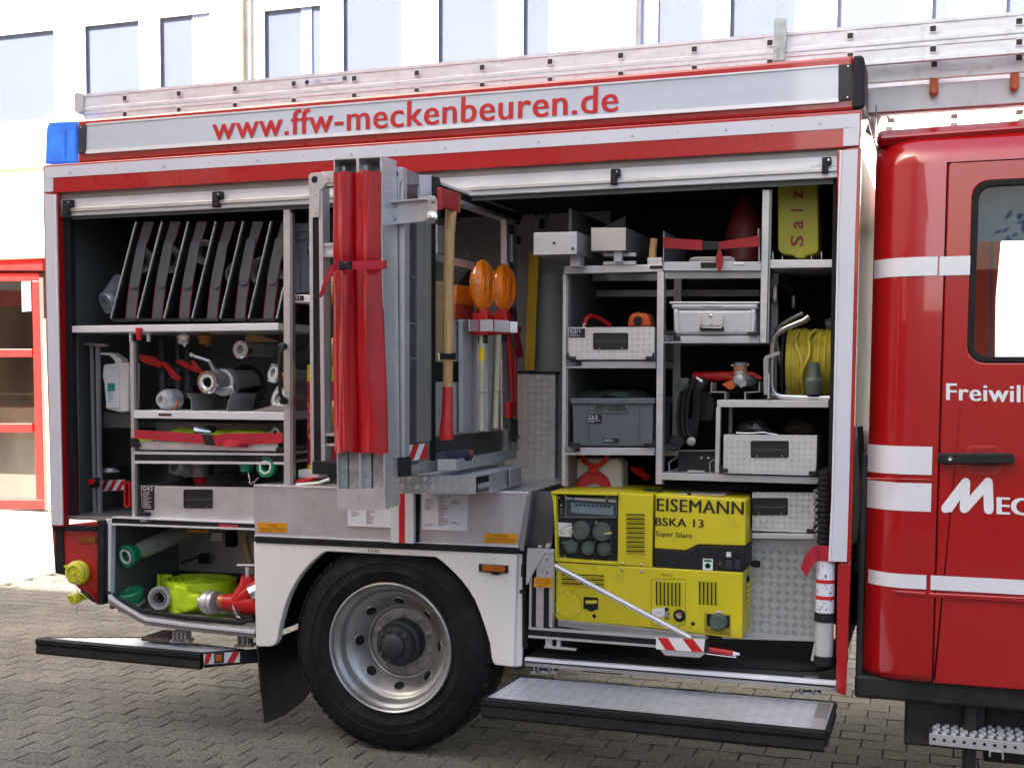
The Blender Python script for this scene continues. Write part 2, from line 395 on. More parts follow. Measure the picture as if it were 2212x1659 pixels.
nset = set((c[0], c[1]) for c in near)
# paver tops form the ground level z = 0
ground.location.z = ZT; 
for c in near:
    o = bpy.data.objects.new('paver', variants[c[4]][2]); S.collection.objects.link(o); o.parent = pave
    o.location = (c[0], c[1], ZT+prr.uniform(-.0012, .0012)); o.rotation_euler.z = prr.uniform(-.006, .006)
rv, rf, rt_ = [], [], []
for c in cells:
    if (c[0], c[1]) in nset: continue
    vs, fs, _ = variants[c[4]]; o_ = len(rv); dz = prr.uniform(-.0012, .0012)
    rv += [(a+c[0], b_+c[1], z+ZT+dz) for a, b_, z in vs]; rf += [tuple(q+o_ for q in f) for f in fs]; rt_ += [tints[c[4]]]*len(vs)
me = bpy.data.meshes.new('paver_field'); me.from_pydata(rv, [], rf); me.materials.append(pav)
ca = me.color_attributes.new('tint', 'FLOAT_COLOR', 'POINT')
ca.data.foreach_set('color', [q for tt in rt_ for q in (*tt, 1)])
pf = bpy.data.objects.new('paver_field', me); S.collection.objects.link(pf); pf.parent = pave; pf['kind'] = 'stuff'
bpy.data.objects['concrete_apron'].location.z -= .0553-.001

# ---------------- fire station wing across the yard
FY = 8.3
fac = thing('station_building', 'white rendered building with tall windows rising behind the red and white truck', 'building', (-8, FY, 0))
def wx(px, y=150): return hit(px, y, FY).x
def wz(px, y): return hit(px, y, FY).z
z_ledge, z_can, z_sill = wz(0, 365), wz(0, 552), wz(118, 262)
mb = MB()
mb.box(-16, 14, FY, FY+.3, z_can+.02, z_sill)                      # band under the windows
obj('lower_wall', mb, wallw, fac)
cols = []
panes = [(-90, 121), (178, 305), (339, 460), (564.5, 698), (734, 873), (939, 1082), (1122, 1265), (1374, 1525), (1567, 1723), (1797, 1956), (2001, 2120), (2160, 2290)]
edges = [(wx(a), wx(b)) for a, b in panes]
cz1 = 8.6
prev = -16
wall = MB()
for a, b_ in edges:
    wall.box(prev, a, FY, FY+.05, z_sill, cz1); prev = b_
wall.box(prev, 14, FY, FY+.05, z_sill, cz1)
obj('upper_wall', wall, wallw, fac)
ztop_left = wz(240, 44)
hd = MB()
for k in (0, 1, 2): hd.box(edges[k][0], edges[k][1], FY+.004, FY+.049, ztop_left, cz1)
hd.box(edges[3][0], edges[3][1], FY+.004, FY+.049, wz(600, 14), cz1)
obj('window_head', hd, wallw, fac)
col = MB().box(wx(507), wx(533), FY-.12, FY-.002, z_sill-.6, cz1)
obj('column', col, wallsh, fac, bevel=.01)  # cream colour stands in for the shaded side of the white wall
for a, b_ in ((533, 545), (1339, 1374)):
    o = MB().box(wx(a), wx(b_), FY-.05, FY-.003, z_sill, cz1)
    obj('frame_post', o, mat('grey_window_post', (.50, .50, .49), .5), fac)
led = MB().box(-16, 14, FY-.05, FY-.002, z_ledge-.02, z_ledge+.02); obj('ledge', led, mat('tan_ledge', (.62, .45, .26), .7), fac)
led = MB().box(-16, 14, FY-.10, FY-.002, z_can-.06, z_can+.02); obj('canopy_edge', led, mat('tan_ledge', None), fac, bevel=.01)
curt = mat('curtain_cloth', (.80, .80, .80), .9, var=.02)
skytone = mat('room_blind', (.30, .30, .315), .8, var=.03, vs=.8)
tch = mat('window_frame_metal', (.7, .69, .67), .5)
for k, (a, b_) in enumerate(edges):
    zt = ztop_left if k < 3 else (wz(600, 14) if k == 3 else cz1)
    wn = MB(); fr = .035
    wn.ring([(a, FY+.012, z_sill), (b_, FY+.012, z_sill), (b_, FY+.012, zt), (a, FY+.012, zt)], [(a+fr, FY+.012, z_sill+fr), (b_-fr, FY+.012, z_sill+fr), (b_-fr, FY+.012, zt-fr), (a+fr, FY+.012, zt-fr)], (0, .022, 0))
    wo_ = obj('window', wn, tch, fac)
    pn = MB().box(a+fr, b_-fr, FY+.026, FY+.030, z_sill+fr, zt-fr); obj('pane', pn, glass, wo_)
    if k in (2, 3, 6, 10, 7):
        cu = MB(); side = {2: (.60, .98), 3: (.62, .8), 6: (.42, .98), 10: (.34, .98), 7: (.02, .3)}[k]; n_ = 30
        x0, x1 = a+(b_-a)*side[0], a+(b_-a)*side[1]
        pts = [(x0+(x1-x0)*i/n_, FY+.044+.007*math.sin(i*1.45)+.002*math.sin(i*3.1), 0) for i in range(n_+1)]
        cu.add([(x, y, z_sill+.02) for x, y, _ in pts]+[(x, y, zt-.02) for x, y, _ in pts], [(i, i+1, n_+2+i, n_+1+i) for i in range(n_)])
        obj('curtain', cu, curt, wo_, smooth=True)
rm = MB().box(-16, 14, FY+.055, FY+.1, z_sill, cz1); obj('room_back', rm, skytone, fac)  # pale panel behind the glass stands in for sky reflections and overexposed rooms
rm = MB().box(-16, 14, FY, FY+1, cz1, cz1+.3); obj('roof', rm, wallw, fac)
bl = MB().box(-6, 14, FY, FY+.3, 0, z_can-.06); obj('base_wall', bl, wallw, fac)

# red folding gate at the left edge
gt = thing('folding_gate', 'red framed glazed folding gate leaf in the white building, left of the truck', 'gate', (wx(0, 1100), FY, 0))
GY = FY+.02
def gb(x0, y0, x1, y1, d=.07, Y=GY): return MB().poly([(x0, y0), (x1, y0), (x1, y1), (x0, y1)], Y, d)
obj('lintel', gb(-80, 556, 92, 584, .2, FY-.04), redd, gt, bevel=.005)
obj('track', gb(-80, 584, 92, 590, .1, FY+.05), chass, gt)
fm = MB()
fm.poly([(-80, 590), (83, 590), (84.5, 607), (-80, 607)], GY, .07)
for a, c in ((754, 771), (915, 933)): obj('rail', MB().poly([(-80, a), (69, a), (70, c), (-80, c)], GY, .0695), redd, gt, bevel=.006)
obj('rail', MB().poly([(-80, 1079), (96, 1079), (96.5, 1099), (-80, 1099)], GY, .07), redd, gt, bevel=.006)
obj('rail', fm, redd, gt, bevel=.006)
obj('stile', MB().poly([(69, 607), (83.5, 607), (95, 1079), (78, 1079)], GY-.003, .07), redd, gt, bevel=.006)
obj('post', MB().poly([(84, 600), (93, 600), (104, 1103), (96.5, 1103)], GY, .07), mat('gap_shade', (.09, .07, .06), .6), gt)  # dark strip stands in for the shaded gap beside the stile
obj('wood_post', MB().poly([(92, 690), (97, 688), (112, 1103), (104, 1103)], FY-.06, .05), mat('pale_timber', (.66, .54, .32), .7), gt)
for a, c in ((607, 754), (771, 915), (933, 1079)):
    obj('glass_pane', MB().poly([(-80, a), (69+(a-607)*.02, a), (70+(c-607)*.02, c), (-80, c)], GY+.03, .01), dglass, gt)
obj('notice', MB().poly([(47, 606), (66, 606), (67, 672), (48, 673)], GY+.02, .003), paper, gt)
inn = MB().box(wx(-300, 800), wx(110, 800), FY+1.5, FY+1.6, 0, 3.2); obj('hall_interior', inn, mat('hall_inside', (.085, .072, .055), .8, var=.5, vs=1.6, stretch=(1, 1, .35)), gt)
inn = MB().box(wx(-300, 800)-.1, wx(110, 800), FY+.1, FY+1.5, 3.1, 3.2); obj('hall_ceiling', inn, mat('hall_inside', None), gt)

# the hall behind the photographer whose eave shades the yard
hall = thing('fire_hall', 'tall rendered hall behind the photographer that shades the yard', 'building', (-16, -9, 0))
obj('wall', MB().box(-32, -3.4, -28, -7, 0, 11.5), hallm, hall)
obj('roof', MB().box(-32.3, -3.1, -28.3, -6.8, 11.5, 11.85), chass, hall)
for k in range(6):
    x = -30+k*4.6
    wv = obj('gate_leaf', MB().box(x, x+3.6, -7, -6.93, 0, 3.9), redd, hall)
    obj('pane', MB().box(x+.3, x+3.3, -6.93, -6.915, .9, 3.5), dglass, wv)
obj('low_wing', MB().box(-3.4, 34, -24, -22, 0, 3.7), hallm, hall)  # unseen block added to darken what the cab paint reflects
# two trees further along, reflected in the paintwork
leafm = mat('leaf', (.05, .085, .02), .6, var=.3, vs=3)
def tree(x, y, h, r, seed, label):
    rr = random.Random(seed); t = thing('tree', label, 'tree', (x, y, 0))
    tb = MB().tube([(x, y, 0), (x+.1, y, h*.3), (x-.1, y+.1, h*.6), (x, y, h*.85)], [.22, .16, .1, .03], 8)
    for k in range(9):
        a = rr.uniform(0, 6.28); z = h*rr.uniform(.3, .7); q = r*.7
        tb.tube([(x, y, z), (x+math.cos(a)*q*.5, y+math.sin(a)*q*.5, z+.5), (x+math.cos(a)*q, y+math.sin(a)*q, z+1.2)], [.08, .05, .02], 5)
    obj('trunk', tb, mat('bark', (.08, .06, .045), .9), t)
    vs, fs = [], []
    for c in range(70):
        a = rr.uniform(0, 6.28); q = r*math.sqrt(rr.random()); z = h*.62+(rr.random()-.5)*h*.62
        q *= max(.2, 1-abs(z-h*.6)/(h*.42)*.7); c0 = V((x+math.cos(a)*q, y+math.sin(a)*q, z))
        for l in range(60):
            p = c0+V((rr.gauss(0, .4), rr.gauss(0, .4), rr.gauss(0, .3))); u1 = V((rr.gauss(0, 1), rr.gauss(0, 1), rr.gauss(0, 1))).normalized()*.10
            v1 = u1.orthogonal().normalized()*.06; k = len(vs); vs += [p-u1, p+v1, p+u1, p-v1]; fs.append((k, k+1, k+2, k+3))
    me = MB(); me.v = vs; me.f = fs
    me2 = bpy.data.meshes.new('crown'); me2.from_pydata([q_-V((x, y, 0)) for q_ in vs], [], fs); me2.materials.append(leafm)
    o = bpy.data.objects.new('crown', me2); S.collection.objects.link(o); o.parent = t
tree(3.6, -19, 6.6, 2.2, 1, 'broad leafy tree behind the photographer, nearer the hall')
tree(9.5, -20, 8.0, 2.8, 2, 'taller leafy tree behind the photographer, farther from the hall')
# ================================================================== FIRE TRUCK
TR = thing('fire_truck', 'red fire truck with its side lockers open and white web address on top', 'fire truck', (-2.2, 1.2, 0))
XL, XR = -4.11, -.32
def ob(name, mb, m, bevel=0, parent=None, **k): return obj(name, mb, m, parent or TR, bevel=bevel, **k)
def px(name, pts, Y, dep, m, bevel=0, parent=None, **k): return ob(name, MB().poly(pts, Y, dep), m, bevel, parent, **k)
def bar(name, x0, ya0, ya1, x1, yb0, yb1, Y, dep, m, bevel=0, parent=None, **k):
    """beam: left end x0 (top ya0, bottom ya1), right end x1 (top yb0, bottom yb1)"""
    return px(name, [(x0, ya0), (x1, yb0), (x1, yb1), (x0, ya1)], Y, dep, m, bevel, parent, **k)
def vbar(name, y0, xa0, xa1, y1, xb0, xb1, Y, dep, m, bevel=0, parent=None, **k):
    return px(name, [(xa0, y0), (xa1, y0), (xb1, y1), (xb0, y1)], Y, dep, m, bevel, parent, **k)

ob('roof', MB().box(XL+.01, XR-.01, .03, 2.35, 2.56, 2.62), alud)
ob('front_wall', MB().box(XR-.03, XR-.002, .032, 2.35, .60, 2.559), mat('ribbed_front_sheet', (.20, .165, .10), .35, .5, var=.1, vs=30, stretch=(1, 1, 9), bump=.4, bs=40))
ob('rear_wall', MB().box(XL+.002, XL+.03, .032, 2.35, 1.0, 2.559), red)
ob('far_wall', MB().box(XL+.04, XR-.04, 2.3, 2.34, .6, 2.559), red)
# roof fascia with the illuminated strip
px('roof_fascia', [(166.5, 259), (1843, 120), (1860, 237), (167, 354)], .02, .25, red, .012)
bar('light_panel', 185.8, 271, 329.5, 1811.5, 143, 217, .014, .005, lens, .001)
bar('panel_rim', 185.8, 267.5, 271, 1811.5, 139.5, 143, .010, .009, aluw)
bar('panel_rim', 185.8, 325, 330, 1811.5, 212.5, 218, .010, .0035, aluw)
bar('panel_rim', 184, 329.5, 333, 1811.5, 217.5, 221, .008, .011, aluw)
px('end_plate', [(169, 272), (185.8, 271), (184, 330), (167.5, 332)], .008, .012, grease, .001)
px('end_plate', [(1812, 141), (1840.5, 138.5), (1839, 215.5), (1810.5, 218)], .008, .012, grease, .001)
px('corner_cap', [(1842.5, 120), (1860, 119.5), (1867, 124), (1868.5, 228), (1864, 234), (1840, 235.5)], .0, .27, black, .01)
sc = MB()
for a in ((175, 276), (174, 327), (1832, 144), (1831, 211)): screw(sc, *a, .008, .004)
ob('panel_screws', sc, steel)
text('web_address', 'www.ffw-meckenbeuren.de', 460, 1334, 304, 241.5, 52, .014, redtxt, TR, bold=.022, vert=None)
# header band
px('header_panel', [(93.5, 357.5), (1861, 238), (1857.5, 317), (92.5, 418.5)], 0, .06, red, .003)
bar('reflective_strip', 96, 361.5, 385.5, 1857, 245.5, 275.5, -.003, .0028, refl)
px('reflective_strip', [(95.5, 386), (114.5, 385), (114.5, 414), (95, 415.5)], -.003, .0028, refl)
px('reflective_strip', [(1822, 276.5), (1857, 275.5), (1854.5, 314), (1821.5, 316)], -.003, .0028, refl)
mk = MB()
for i in range(17):
    f = (i+.5)/17; x = 96+f*1720; yy = 361.5+(245.5-361.5)*(x-96)/1761+13
    mk.poly([(x, yy), (x+3.5, yy-.2), (x+3.5, yy+2), (x, yy+2.2)] if i % 2 else [(x, yy+5), (x+10, yy+4.4), (x+10, yy+5.6), (x, yy+6.2)], -.0036, .0003)
    if i % 2 == 0: mk.poly([(x+4, yy), (x+6, yy), (x+7, yy+4), (x+3, yy+4)], -.0036, .0003)
ob('tape_marks', mk, mat('tape_print', (.28, .29, .33), .5))
bar('seal', 123, 418, 432, 1812, 320.5, 338, .035, .02, rubber)
# shutter rail with latches
bar('shutter_rail', 132, 431, 450, 1811, 336, 361, .03, .02, aluw, .002)
bar('shutter_rail', 132, 450.3, 459, 1811, 361.3, 370, .015, .035, alux, .002)
bar('shutter_rail', 132, 459.3, 468, 1811, 370.3, 383.5, .028, .022, aluw, .003)
bar('shutter_slot', 126, 466, 476, 1811, 383.5, 397, .055, .01, greyin)
for x, y in ((133, 432), (457, 414), (1318, 365), (1775, 340)):
    lt = px('shutter_latch', [(x+1, y), (x+20, y-1), (x+20.5, y+14), (x+14, y+15), (x+14, y+33), (x, y+34)], .0, .032, black, .003)
    ob('pin', MB().lathe(hit(x+15, y+6, -.002), (0, -1, 0), [(.005, 0), (.004, .004), (0, .004)], 8), steel, parent=lt)
px('stop_plate', [(1750, 343), (1774, 341.5), (1774, 357), (1750, 358.5)], .026, .004, aluw)
# corner pillars with reflective facing
vbar('corner_pillar', 419, 92.5, 124, 1138, 110, 137.5, 0, .05, red, .004)
vbar('reflective_strip', 421, 95.5, 116, 1134, 112, 130, -.003, .0028, refl)
vbar('pillar_edge', 421, 116, 120.5, 1134, 130, 135.5, -.006, .012, aluw, .002)
vbar('guide_channel', 428, 125, 150, 1120, 138, 161, .045, .04, rubber)
vbar('red_lining', 470, 137, 146, 1118, 158, 165, .052, .006, mat('dark_red_lining', (.16, .006, .01), .5))
px('corner_pillar', [(1808, 325), (1856, 318), (1860.5, 320), (1838, 1213), (1829, 1216), (1789, 1214), (1797, 1070), (1809, 494)], 0, .05, red, .004)
px('reflective_strip', [(1819.5, 326), (1853, 323), (1847.4, 494), (1833.6, 1070), (1829, 1213), (1795.5, 1212), (1801.5, 1070), (1813, 494)], -.003, .0028, refl)
px('pillar_edge', [(1814, 326), (1819, 325.5), (1812.6, 494), (1801, 1070), (1795, 1213), (1789, 1213), (1796, 1070), (1808.5, 494)], -.006, .012, aluw, .002)
px('guide_channel', [(1800, 385), (1809, 385), (1797, 1070), (1783, 1180), (1776, 1180), (1790, 1000)], .05, .04, rubber)
px('lower_panel', [(1809, 1218), (1838, 1216), (1827, 1503), (1806, 1495)], .01, .045, red, .004)
ob('lower_panel_return', MB().box(XR-.035, XR-.01, .06, .55, .52, .97), red)
# rear corner: blue beacon
bc = ob('blue_beacon', MB().poly([(98, 280), (103, 264), (166, 261), (165.5, 353), (95.5, 355)], .03, .3, ), bluel, .012, seg=3)
ld = MB()
for k in range(7):
    p = hit(140, 286+k*8.5, .026); ld.lathe(p, (0, -1, 0), [(.008, 0), (.007, .003), (0, .004)], 10)
ob('led_array', ld, mat('led_reflector', (.05, .22, .75), .15, .3, emit=.05), parent=bc)
# ---------------- rear lower corner
px('rear_corner_panel', [(111, 1137), (222, 1124), (210, 1306), (197, 1298), (140, 1243), (118, 1238)], .03, .05, red, .006)
px('rubbing_strip', [(118, 1138), (136, 1141), (139, 1242), (119, 1237)], .022, .012, rubber, .004)
bar('rubbing_strip', 112, 1135, 1146, 208, 1136, 1148, .01, .03, rubber, .005)
vbar('door_seal', 1124, 209, 226, 1306, 209, 223, .012, .05, rubber, .006)
vbar('seal_edge', 1120, 228, 241, 1283, 226, 238, .03, .04, aluw, .003)
mk_ = px('side_marker', [(168, 1157), (206, 1160), (206, 1174), (168, 1171)], .02, .012, mat('dim_amber', (.22, .07, .01), .3), .002)
caps = thing('blind_coupling', 'large fluorescent yellow cap on the red rear corner, above the small one', 'cap', hit(174, 1235, .0))
def cap(px_, py_, r, root):
    c = hit(px_, py_, .03)
    o = obj('cap_body', MB().lathe(c, (0, -1, 0), [(r*.9, 0), (r, .006), (r, .03), (r*.93, .034), (r*.93, .05), (r*.84, .056), (r*.62, .06), (r*.6, .052), (r*.16, .054), (r*.14, .066), (0, .068)], 28), fluoc, root, smooth=True)
    rb = MB()
    for a in (20, 200): rb.box(-r*.9, -r*.55, -.004, .004, 0, .022)
    for a in (-35, 145):
        q = R(a); d = V((math.cos(q), 0, math.sin(q))); n = V((-math.sin(q), 0, math.cos(q)))
        rb.prism([c+d*r*.6-n*.004+V((0, -.045, 0)), c+d*r*1.05-n*.004+V((0, -.045, 0)), c+d*r*1.05+n*.004+V((0, -.045, 0)), c+d*r*.6+n*.004+V((0, -.045, 0))], (0, -.02, 0))
    rb.v = rb.v[16:]; rb.f = [tuple(i-16 for i in f) for f in rb.f[12:]]
    obj('cap_lug', rb, fluoc, root)
cap(174, 1235, .060, caps)
def chain(name, pts, m, parent, r=.0022, sag=0):
    mb = MB(); P = [V(p) for p in pts]; seg = []
    for i in range(len(P)-1):
        n = max(2, int((P[i+1]-P[i]).length/.012))
        seg += [P[i].lerp(P[i+1], k/n) for k in range(n)]
    for i in range(len(seg)-1):
        d = (seg[i+1]-seg[i]).normalized(); a = d.orthogonal().normalized(); b_ = d.cross(a); u_ = a if i % 2 else b_
        c = (seg[i]+seg[i+1])/2; l = .008
        loop = [c+d*l*math.cos(t_)+u_*.004*math.sin(t_) for t_ in (0, 1.05, 2.1, 3.14, 4.19, 5.24, 6.28)]
        mb.tube(loop, r*.6, 4, False)
    return obj(name, mb, m, parent)
chain('chain', [hit(170, 1240, -.03), hit(166, 1272, -.03), hit(172, 1290, -.02)], steel, caps)
cap2 = thing('blind_coupling', 'small fluorescent yellow cap hanging below the large one at the rear corner', 'cap', hit(170, 1290, .0))
cap(170, 1290, .027, cap2)
obj('stub', MB().tube([hit(172, 1290, .05), hit(200, 1284, .05)], .018, 12), fluoc, cap2)
chain('chain', [hit(163, 1298, -.02), hit(165, 1326, -.02), hit(170, 1298, -.02)], steel, cap2)
obj('lever', MB().tube([hit(176, 1276, 0), hit(190, 1286, .0), hit(203, 1298, .02)], .008, 6), black, cap2)

# ---------------- centre: wheel box, fender, wheel
yb = 1.197
ob('wheel_box', MB().poly([(548, 1047.5), (1140, 1063.5), (1117, 1184), (550, 1158)], .0, .95), alup, .004)
ob('wheel_box_edge', MB().poly([(548, 1046), (1141, 1062), (1141, 1066), (548, 1050)], -.004, .006), aluw)
vbar('box_corner', 1060, 1135, 1149, 1190, 1117, 1131, .004, .05, alud, .003)
vbar('box_return', 1062, 1150, 1206, 1190, 1132, 1190, .12, .02, mat('dark_steel_sheet', (.16, .16, .155), .4, .6, var=.15))
bar('fender_trim', 550, 1158, 1172, 1119, 1183, 1197, -.02, .03, rubber, .006)
bar('fender_trim_lip', 549, 1156, 1158.5, 1119, 1180.5, 1183.5, -.01, .02, aluw)
fpts = [(547.5, 1169), (1117, 1196), (1109.5, 1441), (1068.8, 1436), (1064.5, 1430), (1061.7, 1421.6), (1058, 1389.6), (1047.5, 1354), (1037, 1324), (1026, 1297), (1013, 1275), (997.8, 1254.8), (982, 1238), (965.9, 1222.8), (954, 1212), (941, 1203.3), (705, 1190.9), (694, 1196), (685.6, 1203.3), (667, 1220), (650, 1240.5), (636, 1262), (625.2, 1283), (617, 1304), (611, 1325.7), (605.5, 1346), (602, 1364.7), (598.6, 1382.5), (595, 1390), (589.7, 1394.9), (580, 1396.5), (556, 1396), (552.5, 1390)]
fd = ob('fender', MB().poly(fpts, -.012, .05), white, .006, seg=3)
px('fender_return', [(1118, 1196), (1134, 1197), (1127, 1438), (1110.5, 1441)], .02, .02, white, .004)
ob('fender_hinge', MB().poly([(1126, 1218), (1133, 1218), (1132, 1246), (1125, 1246)], .0, .02).lathe(hit(1127, 1277, .0), (0, -1, 0), [(.009, 0), (.009, .008), (0, .01)], 10), black)
text('tyre_pressure_mark', '6,0 bar', 795.6, 820.4, 1191.8, 1192.8, 8.5, -.012, yelltxt, TR, off=.0015)
ml = ob('marker_lamp', MB().poly([(1034, 1218), (1097, 1221.5), (1096.5, 1238), (1082, 1238.5), (1076, 1242), (1064, 1241.5), (1058, 1237), (1034, 1234.5)], -.026, .013), black, .002)
ob('lamp_lens', MB().poly([(1041, 1219.5), (1090, 1222.5), (1089.5, 1236), (1041, 1233)], -.036, .011), amber, .003, parent=ml)
# centre post
bar('post_facing', 843.5, 1040, 1172, 862, 1040, 1173, -.034, .033, aluw, .002)
bar('post_inlay', 862, 1040, 1173, 874, 1040, 1173.5, -.035, .033, redtxt)
bar('post_facing', 874, 1040, 1173.5, 893, 1040, 1174.5, -.034, .033, aluw, .002)
vbar('post_gap', 1064, 893.5, 907, 1172, 893.5, 905, -.006, .006, dark)
# paper lists
for i, (q, n, sd_) in enumerate((([(751, 1100), (846, 1100), (843, 1137), (751, 1133)], 12, 1), ([(911, 1067), (1012, 1069), (1009, 1145), (911, 1140)], 22, 2))):
    pp = px('equipment_list', q, -.006, .0025, paper)
    fr = MB().poly([(q[3][0]-1, q[3][1]), (q[2][0]+1, q[2][1]), (q[2][0]+1, q[2][1]+3), (q[3][0]-1, q[3][1]+3)], -.008, .006)
    ob('list_pocket', fr, aluw, parent=pp)
    x0, y0 = q[0]; x1, y1 = q[2]
    pr = MB()
    if i == 0:
        lines(pr, x0+8, y0+5, x0+28, y0+17, 4, -.006, seed=1); lines(pr, x0+40, y0+3, x0+60, y1-4, 10, -.006, seed=2)
    else:
        lines(pr, x0+7, y0+10, x0+30, y0+36, 10, -.006, seed=3); lines(pr, x0+36, y0+8, x0+60, y1-8, 20, -.006, seed=4)
        lines(pr, x0+64, y0+14, x0+86, y0+24, 4, -.006, seed=5); lines(pr, x0+7, y1-13, x0+26, y1-7, 2, -.006, seed=6); lines(pr, x0+64, y1-18, x0+84, y1-12, 2, -.006, seed=8)
        text('list_title', 'Geräteraum  G2', x0+32, x0+62, y0+6.5, y0+7, 3.5, -.006, yelltxt, pp, off=.001)
    ob('list_print', pr, brown, parent=pp)
for q in ([(556.5, 1128), (619, 1129.5), (619, 1151), (556.5, 1149)], [(1046, 1151), (1117, 1153), (1116, 1175), (1045.5, 1172)]):
    st = px('warning_sticker', q, -.003, .002, ylab)
    x0, x1 = q[0][0], q[1][0]; y0 = q[0][1]
    text('sticker_text', 'Achtung!', x0+22, x1-20, y0+8, y0+8.6, 5.5, -.003, yelltxt, st, off=.001)
    text('sticker_text', 'Verwindfreier Geräteauszug', x0+3, x1-3, y0+14, y0+15.5, 4, -.003, yelltxt, st, off=.001)
    text('sticker_text', '2 Personen oder max. 280 kg', x0+6, x1-6, y0+19.3, y0+20.8, 4, -.003, yelltxt, st, off=.001)

# wheel
WC = V((-2.289, .02, .479)); TRD = .479
WH = obj('wheel', MB(), tyrem, TR) if False else None
ax = V((0, 1, 0))
tp = [(.296, .012), (.305, -.004), (.325, -.012), (.345, -.016), (.348, -.019), (.352, -.017), (.385, -.016), (.388, -.019), (.394, -.017), (.42, -.010), (.445, .0), (.462, .014), (.471, .035), (.474, .06), (.474, .22), (.462, .27), (.42, .29), (.33, .28), (.296, .25)]
wheel = ob('wheel', MB().lathe(WC, ax, tp, 72, closed=True), tyrem, smooth=True)
tr_ = MB()
for k in range(76):
    for row, (a0, a1, da) in enumerate(((.004, .075, 0), (.085, .16, .5), (.17, .25, 0))):
        q0 = (k+da)/76*2*math.pi; q1 = q0+.062; r0, r1 = (.462 if row == 0 else .468), TRD-.0015
        vs = []
        for q, dy in ((q0, 0), (q1, .012)):
            for r_, y_ in ((r0, a0+dy*.3), (r1-(.006 if row == 0 else 0), a0+.006+dy*.3), (r1, a0+.02+dy*.3), (r1, a1), (r0, a1)):
                vs.append(WC+V((math.cos(q)*r_, y_, math.sin(q)*r_)))
        tr_.add(vs, [(0, 1, 2, 3, 4), (9, 8, 7, 6, 5)]+[(i, (i+1) % 5, 5+(i+1) % 5, 5+i) for i in range(5)])
tt = ob('tread', tr_, treadm, parent=wheel); tt['kind'] = 'stuff'
ri = MB().lathe(WC, ax, [(.291, .03), (.300, .004), (.298, -.012), (.292, -.015), (.286, -.010), (.283, .004), (.276, .016), (.266, .022), (.259, .036), (.254, .058), (.248, .070), (.240, .074), (.230, .080), (.222, .088), (.176, .144), (.170, .150), (.166, .150), (.162, .153), (.160, .162), (.155, .166), (.108, .166), (.106, .178)], 72)
ri.f = [f for f in ri.f if len(f) == 4]
rim = ob('rim', ri, rimm, parent=wheel, smooth=True)
for k in range(8):
    q = R(45*k); rh = V((math.cos(q), 0, math.sin(q))); c = WC+rh*.200+V((0, .113, 0)); d = (rh*-.77+V((0, -.64, 0))).normalized()
    ob('hand_hole', MB().lathe(c, d, [(.0245, -.002), (.0245, .0035), (0, .0036)], 22), mat('hole_dark', (.008, .008, .008), .9), parent=wheel)
    ob('hole_lip', MB().lathe(c, d, [(.0245, .0), (.0245, .0045), (.027, .0035), (.029, .0)], 22, closed=True), rimm, parent=wheel, smooth=True)
hb = MB().lathe(WC, ax, [(.105, .18), (.105, .10), (.10, .095), (.092, .09), (.088, .055), (.084, .050), (.056, .046), (.054, .030), (.046, .024), (.01, .022), (0, .022)], 36)
ob('hub', hb, grease, parent=wheel, smooth=True)
hbo = MB()
for k in range(10):
    q = R(36*k); c = WC+V((math.cos(q)*.072, .050, math.sin(q)*.072)); hbo.lathe(c, (0, -1, 0), [(.0105, 0), (.0105, .009), (.006, .012), (0, .012)], 6)
ob('hub_bolts', hbo, grease, parent=wheel)
for k in range(10):
    q = R(36*k+18); c = WC+V((math.cos(q)*.131, .166, math.sin(q)*.131))
    ob('wheel_nut', MB().lathe(c, (0, -1, 0), [(.0185, 0), (.0185, .004), (.0135, .005), (.0135, .018), (.0085, .019), (.0085, .030), (.006, .032), (0, .032)], 6 if False else 12), alud, parent=wheel)
# wheel housing
wa = MB(); n = 24
arc = [V((WC.x+math.cos(R(180-180*i/n))*.60, .04, .50+math.sin(R(180-180*i/n))*.66*.98)) for i in range(n+1)]
arc = [V((p.x, p.y, min(p.z, 1.0))) for p in arc]
wa.add([a for a in arc]+[a+V((0, .9, 0)) for a in arc], [(i, i+1, n+2+i, n+1+i) for i in range(n)])
wa.box(-2.95, -1.65, .9, .92, .3, 1.12)
ob('wheel_housing', wa, rubber)
_a, _b, _c = hit(557, 1394, .03), hit(564, 1480, .03), hit(575, 1561, .03); _d, _e = hit(612, 1546, XP(_c.x)), hit(655, 1515, XP(_c.x))
ob('mudflap', MB().prism([_a, V((_a.x, .5, _a.z)), V((_b.x, .5, _b.z)), V((_c.x, .5, _e.z+.03)), _e, _d, _c, _b], (-.008, 0, 0)), rubber)
# underbody
ob('chassis', MB().box(-4.0, 2.0, .95, 1.15, .55, .85).box(-4.0, 2.0, 1.55, 1.75, .55, .85).box(-3.9, -2.95, .5, 2.1, .60, .66).box(-2.9, -1.75, .95, 2.2, .6, .95), chass, .01)
ob('axle', MB().tube([WC+V((0, .2, 0)), WC+V((0, 1.9, 0))], .07, 12).lathe(WC+V((0, 1.1, 0)), ax, [(.0, -.18), (.14, -.12), (.2, 0), (.14, .12), (0, .18)], 16), chass)
ob('wheel', MB().lathe(WC+V((0, 2.3, 0)), (0, -1, 0), [(.16, .12), (.28, .02)]+tp, 40), tyrem, smooth=True)
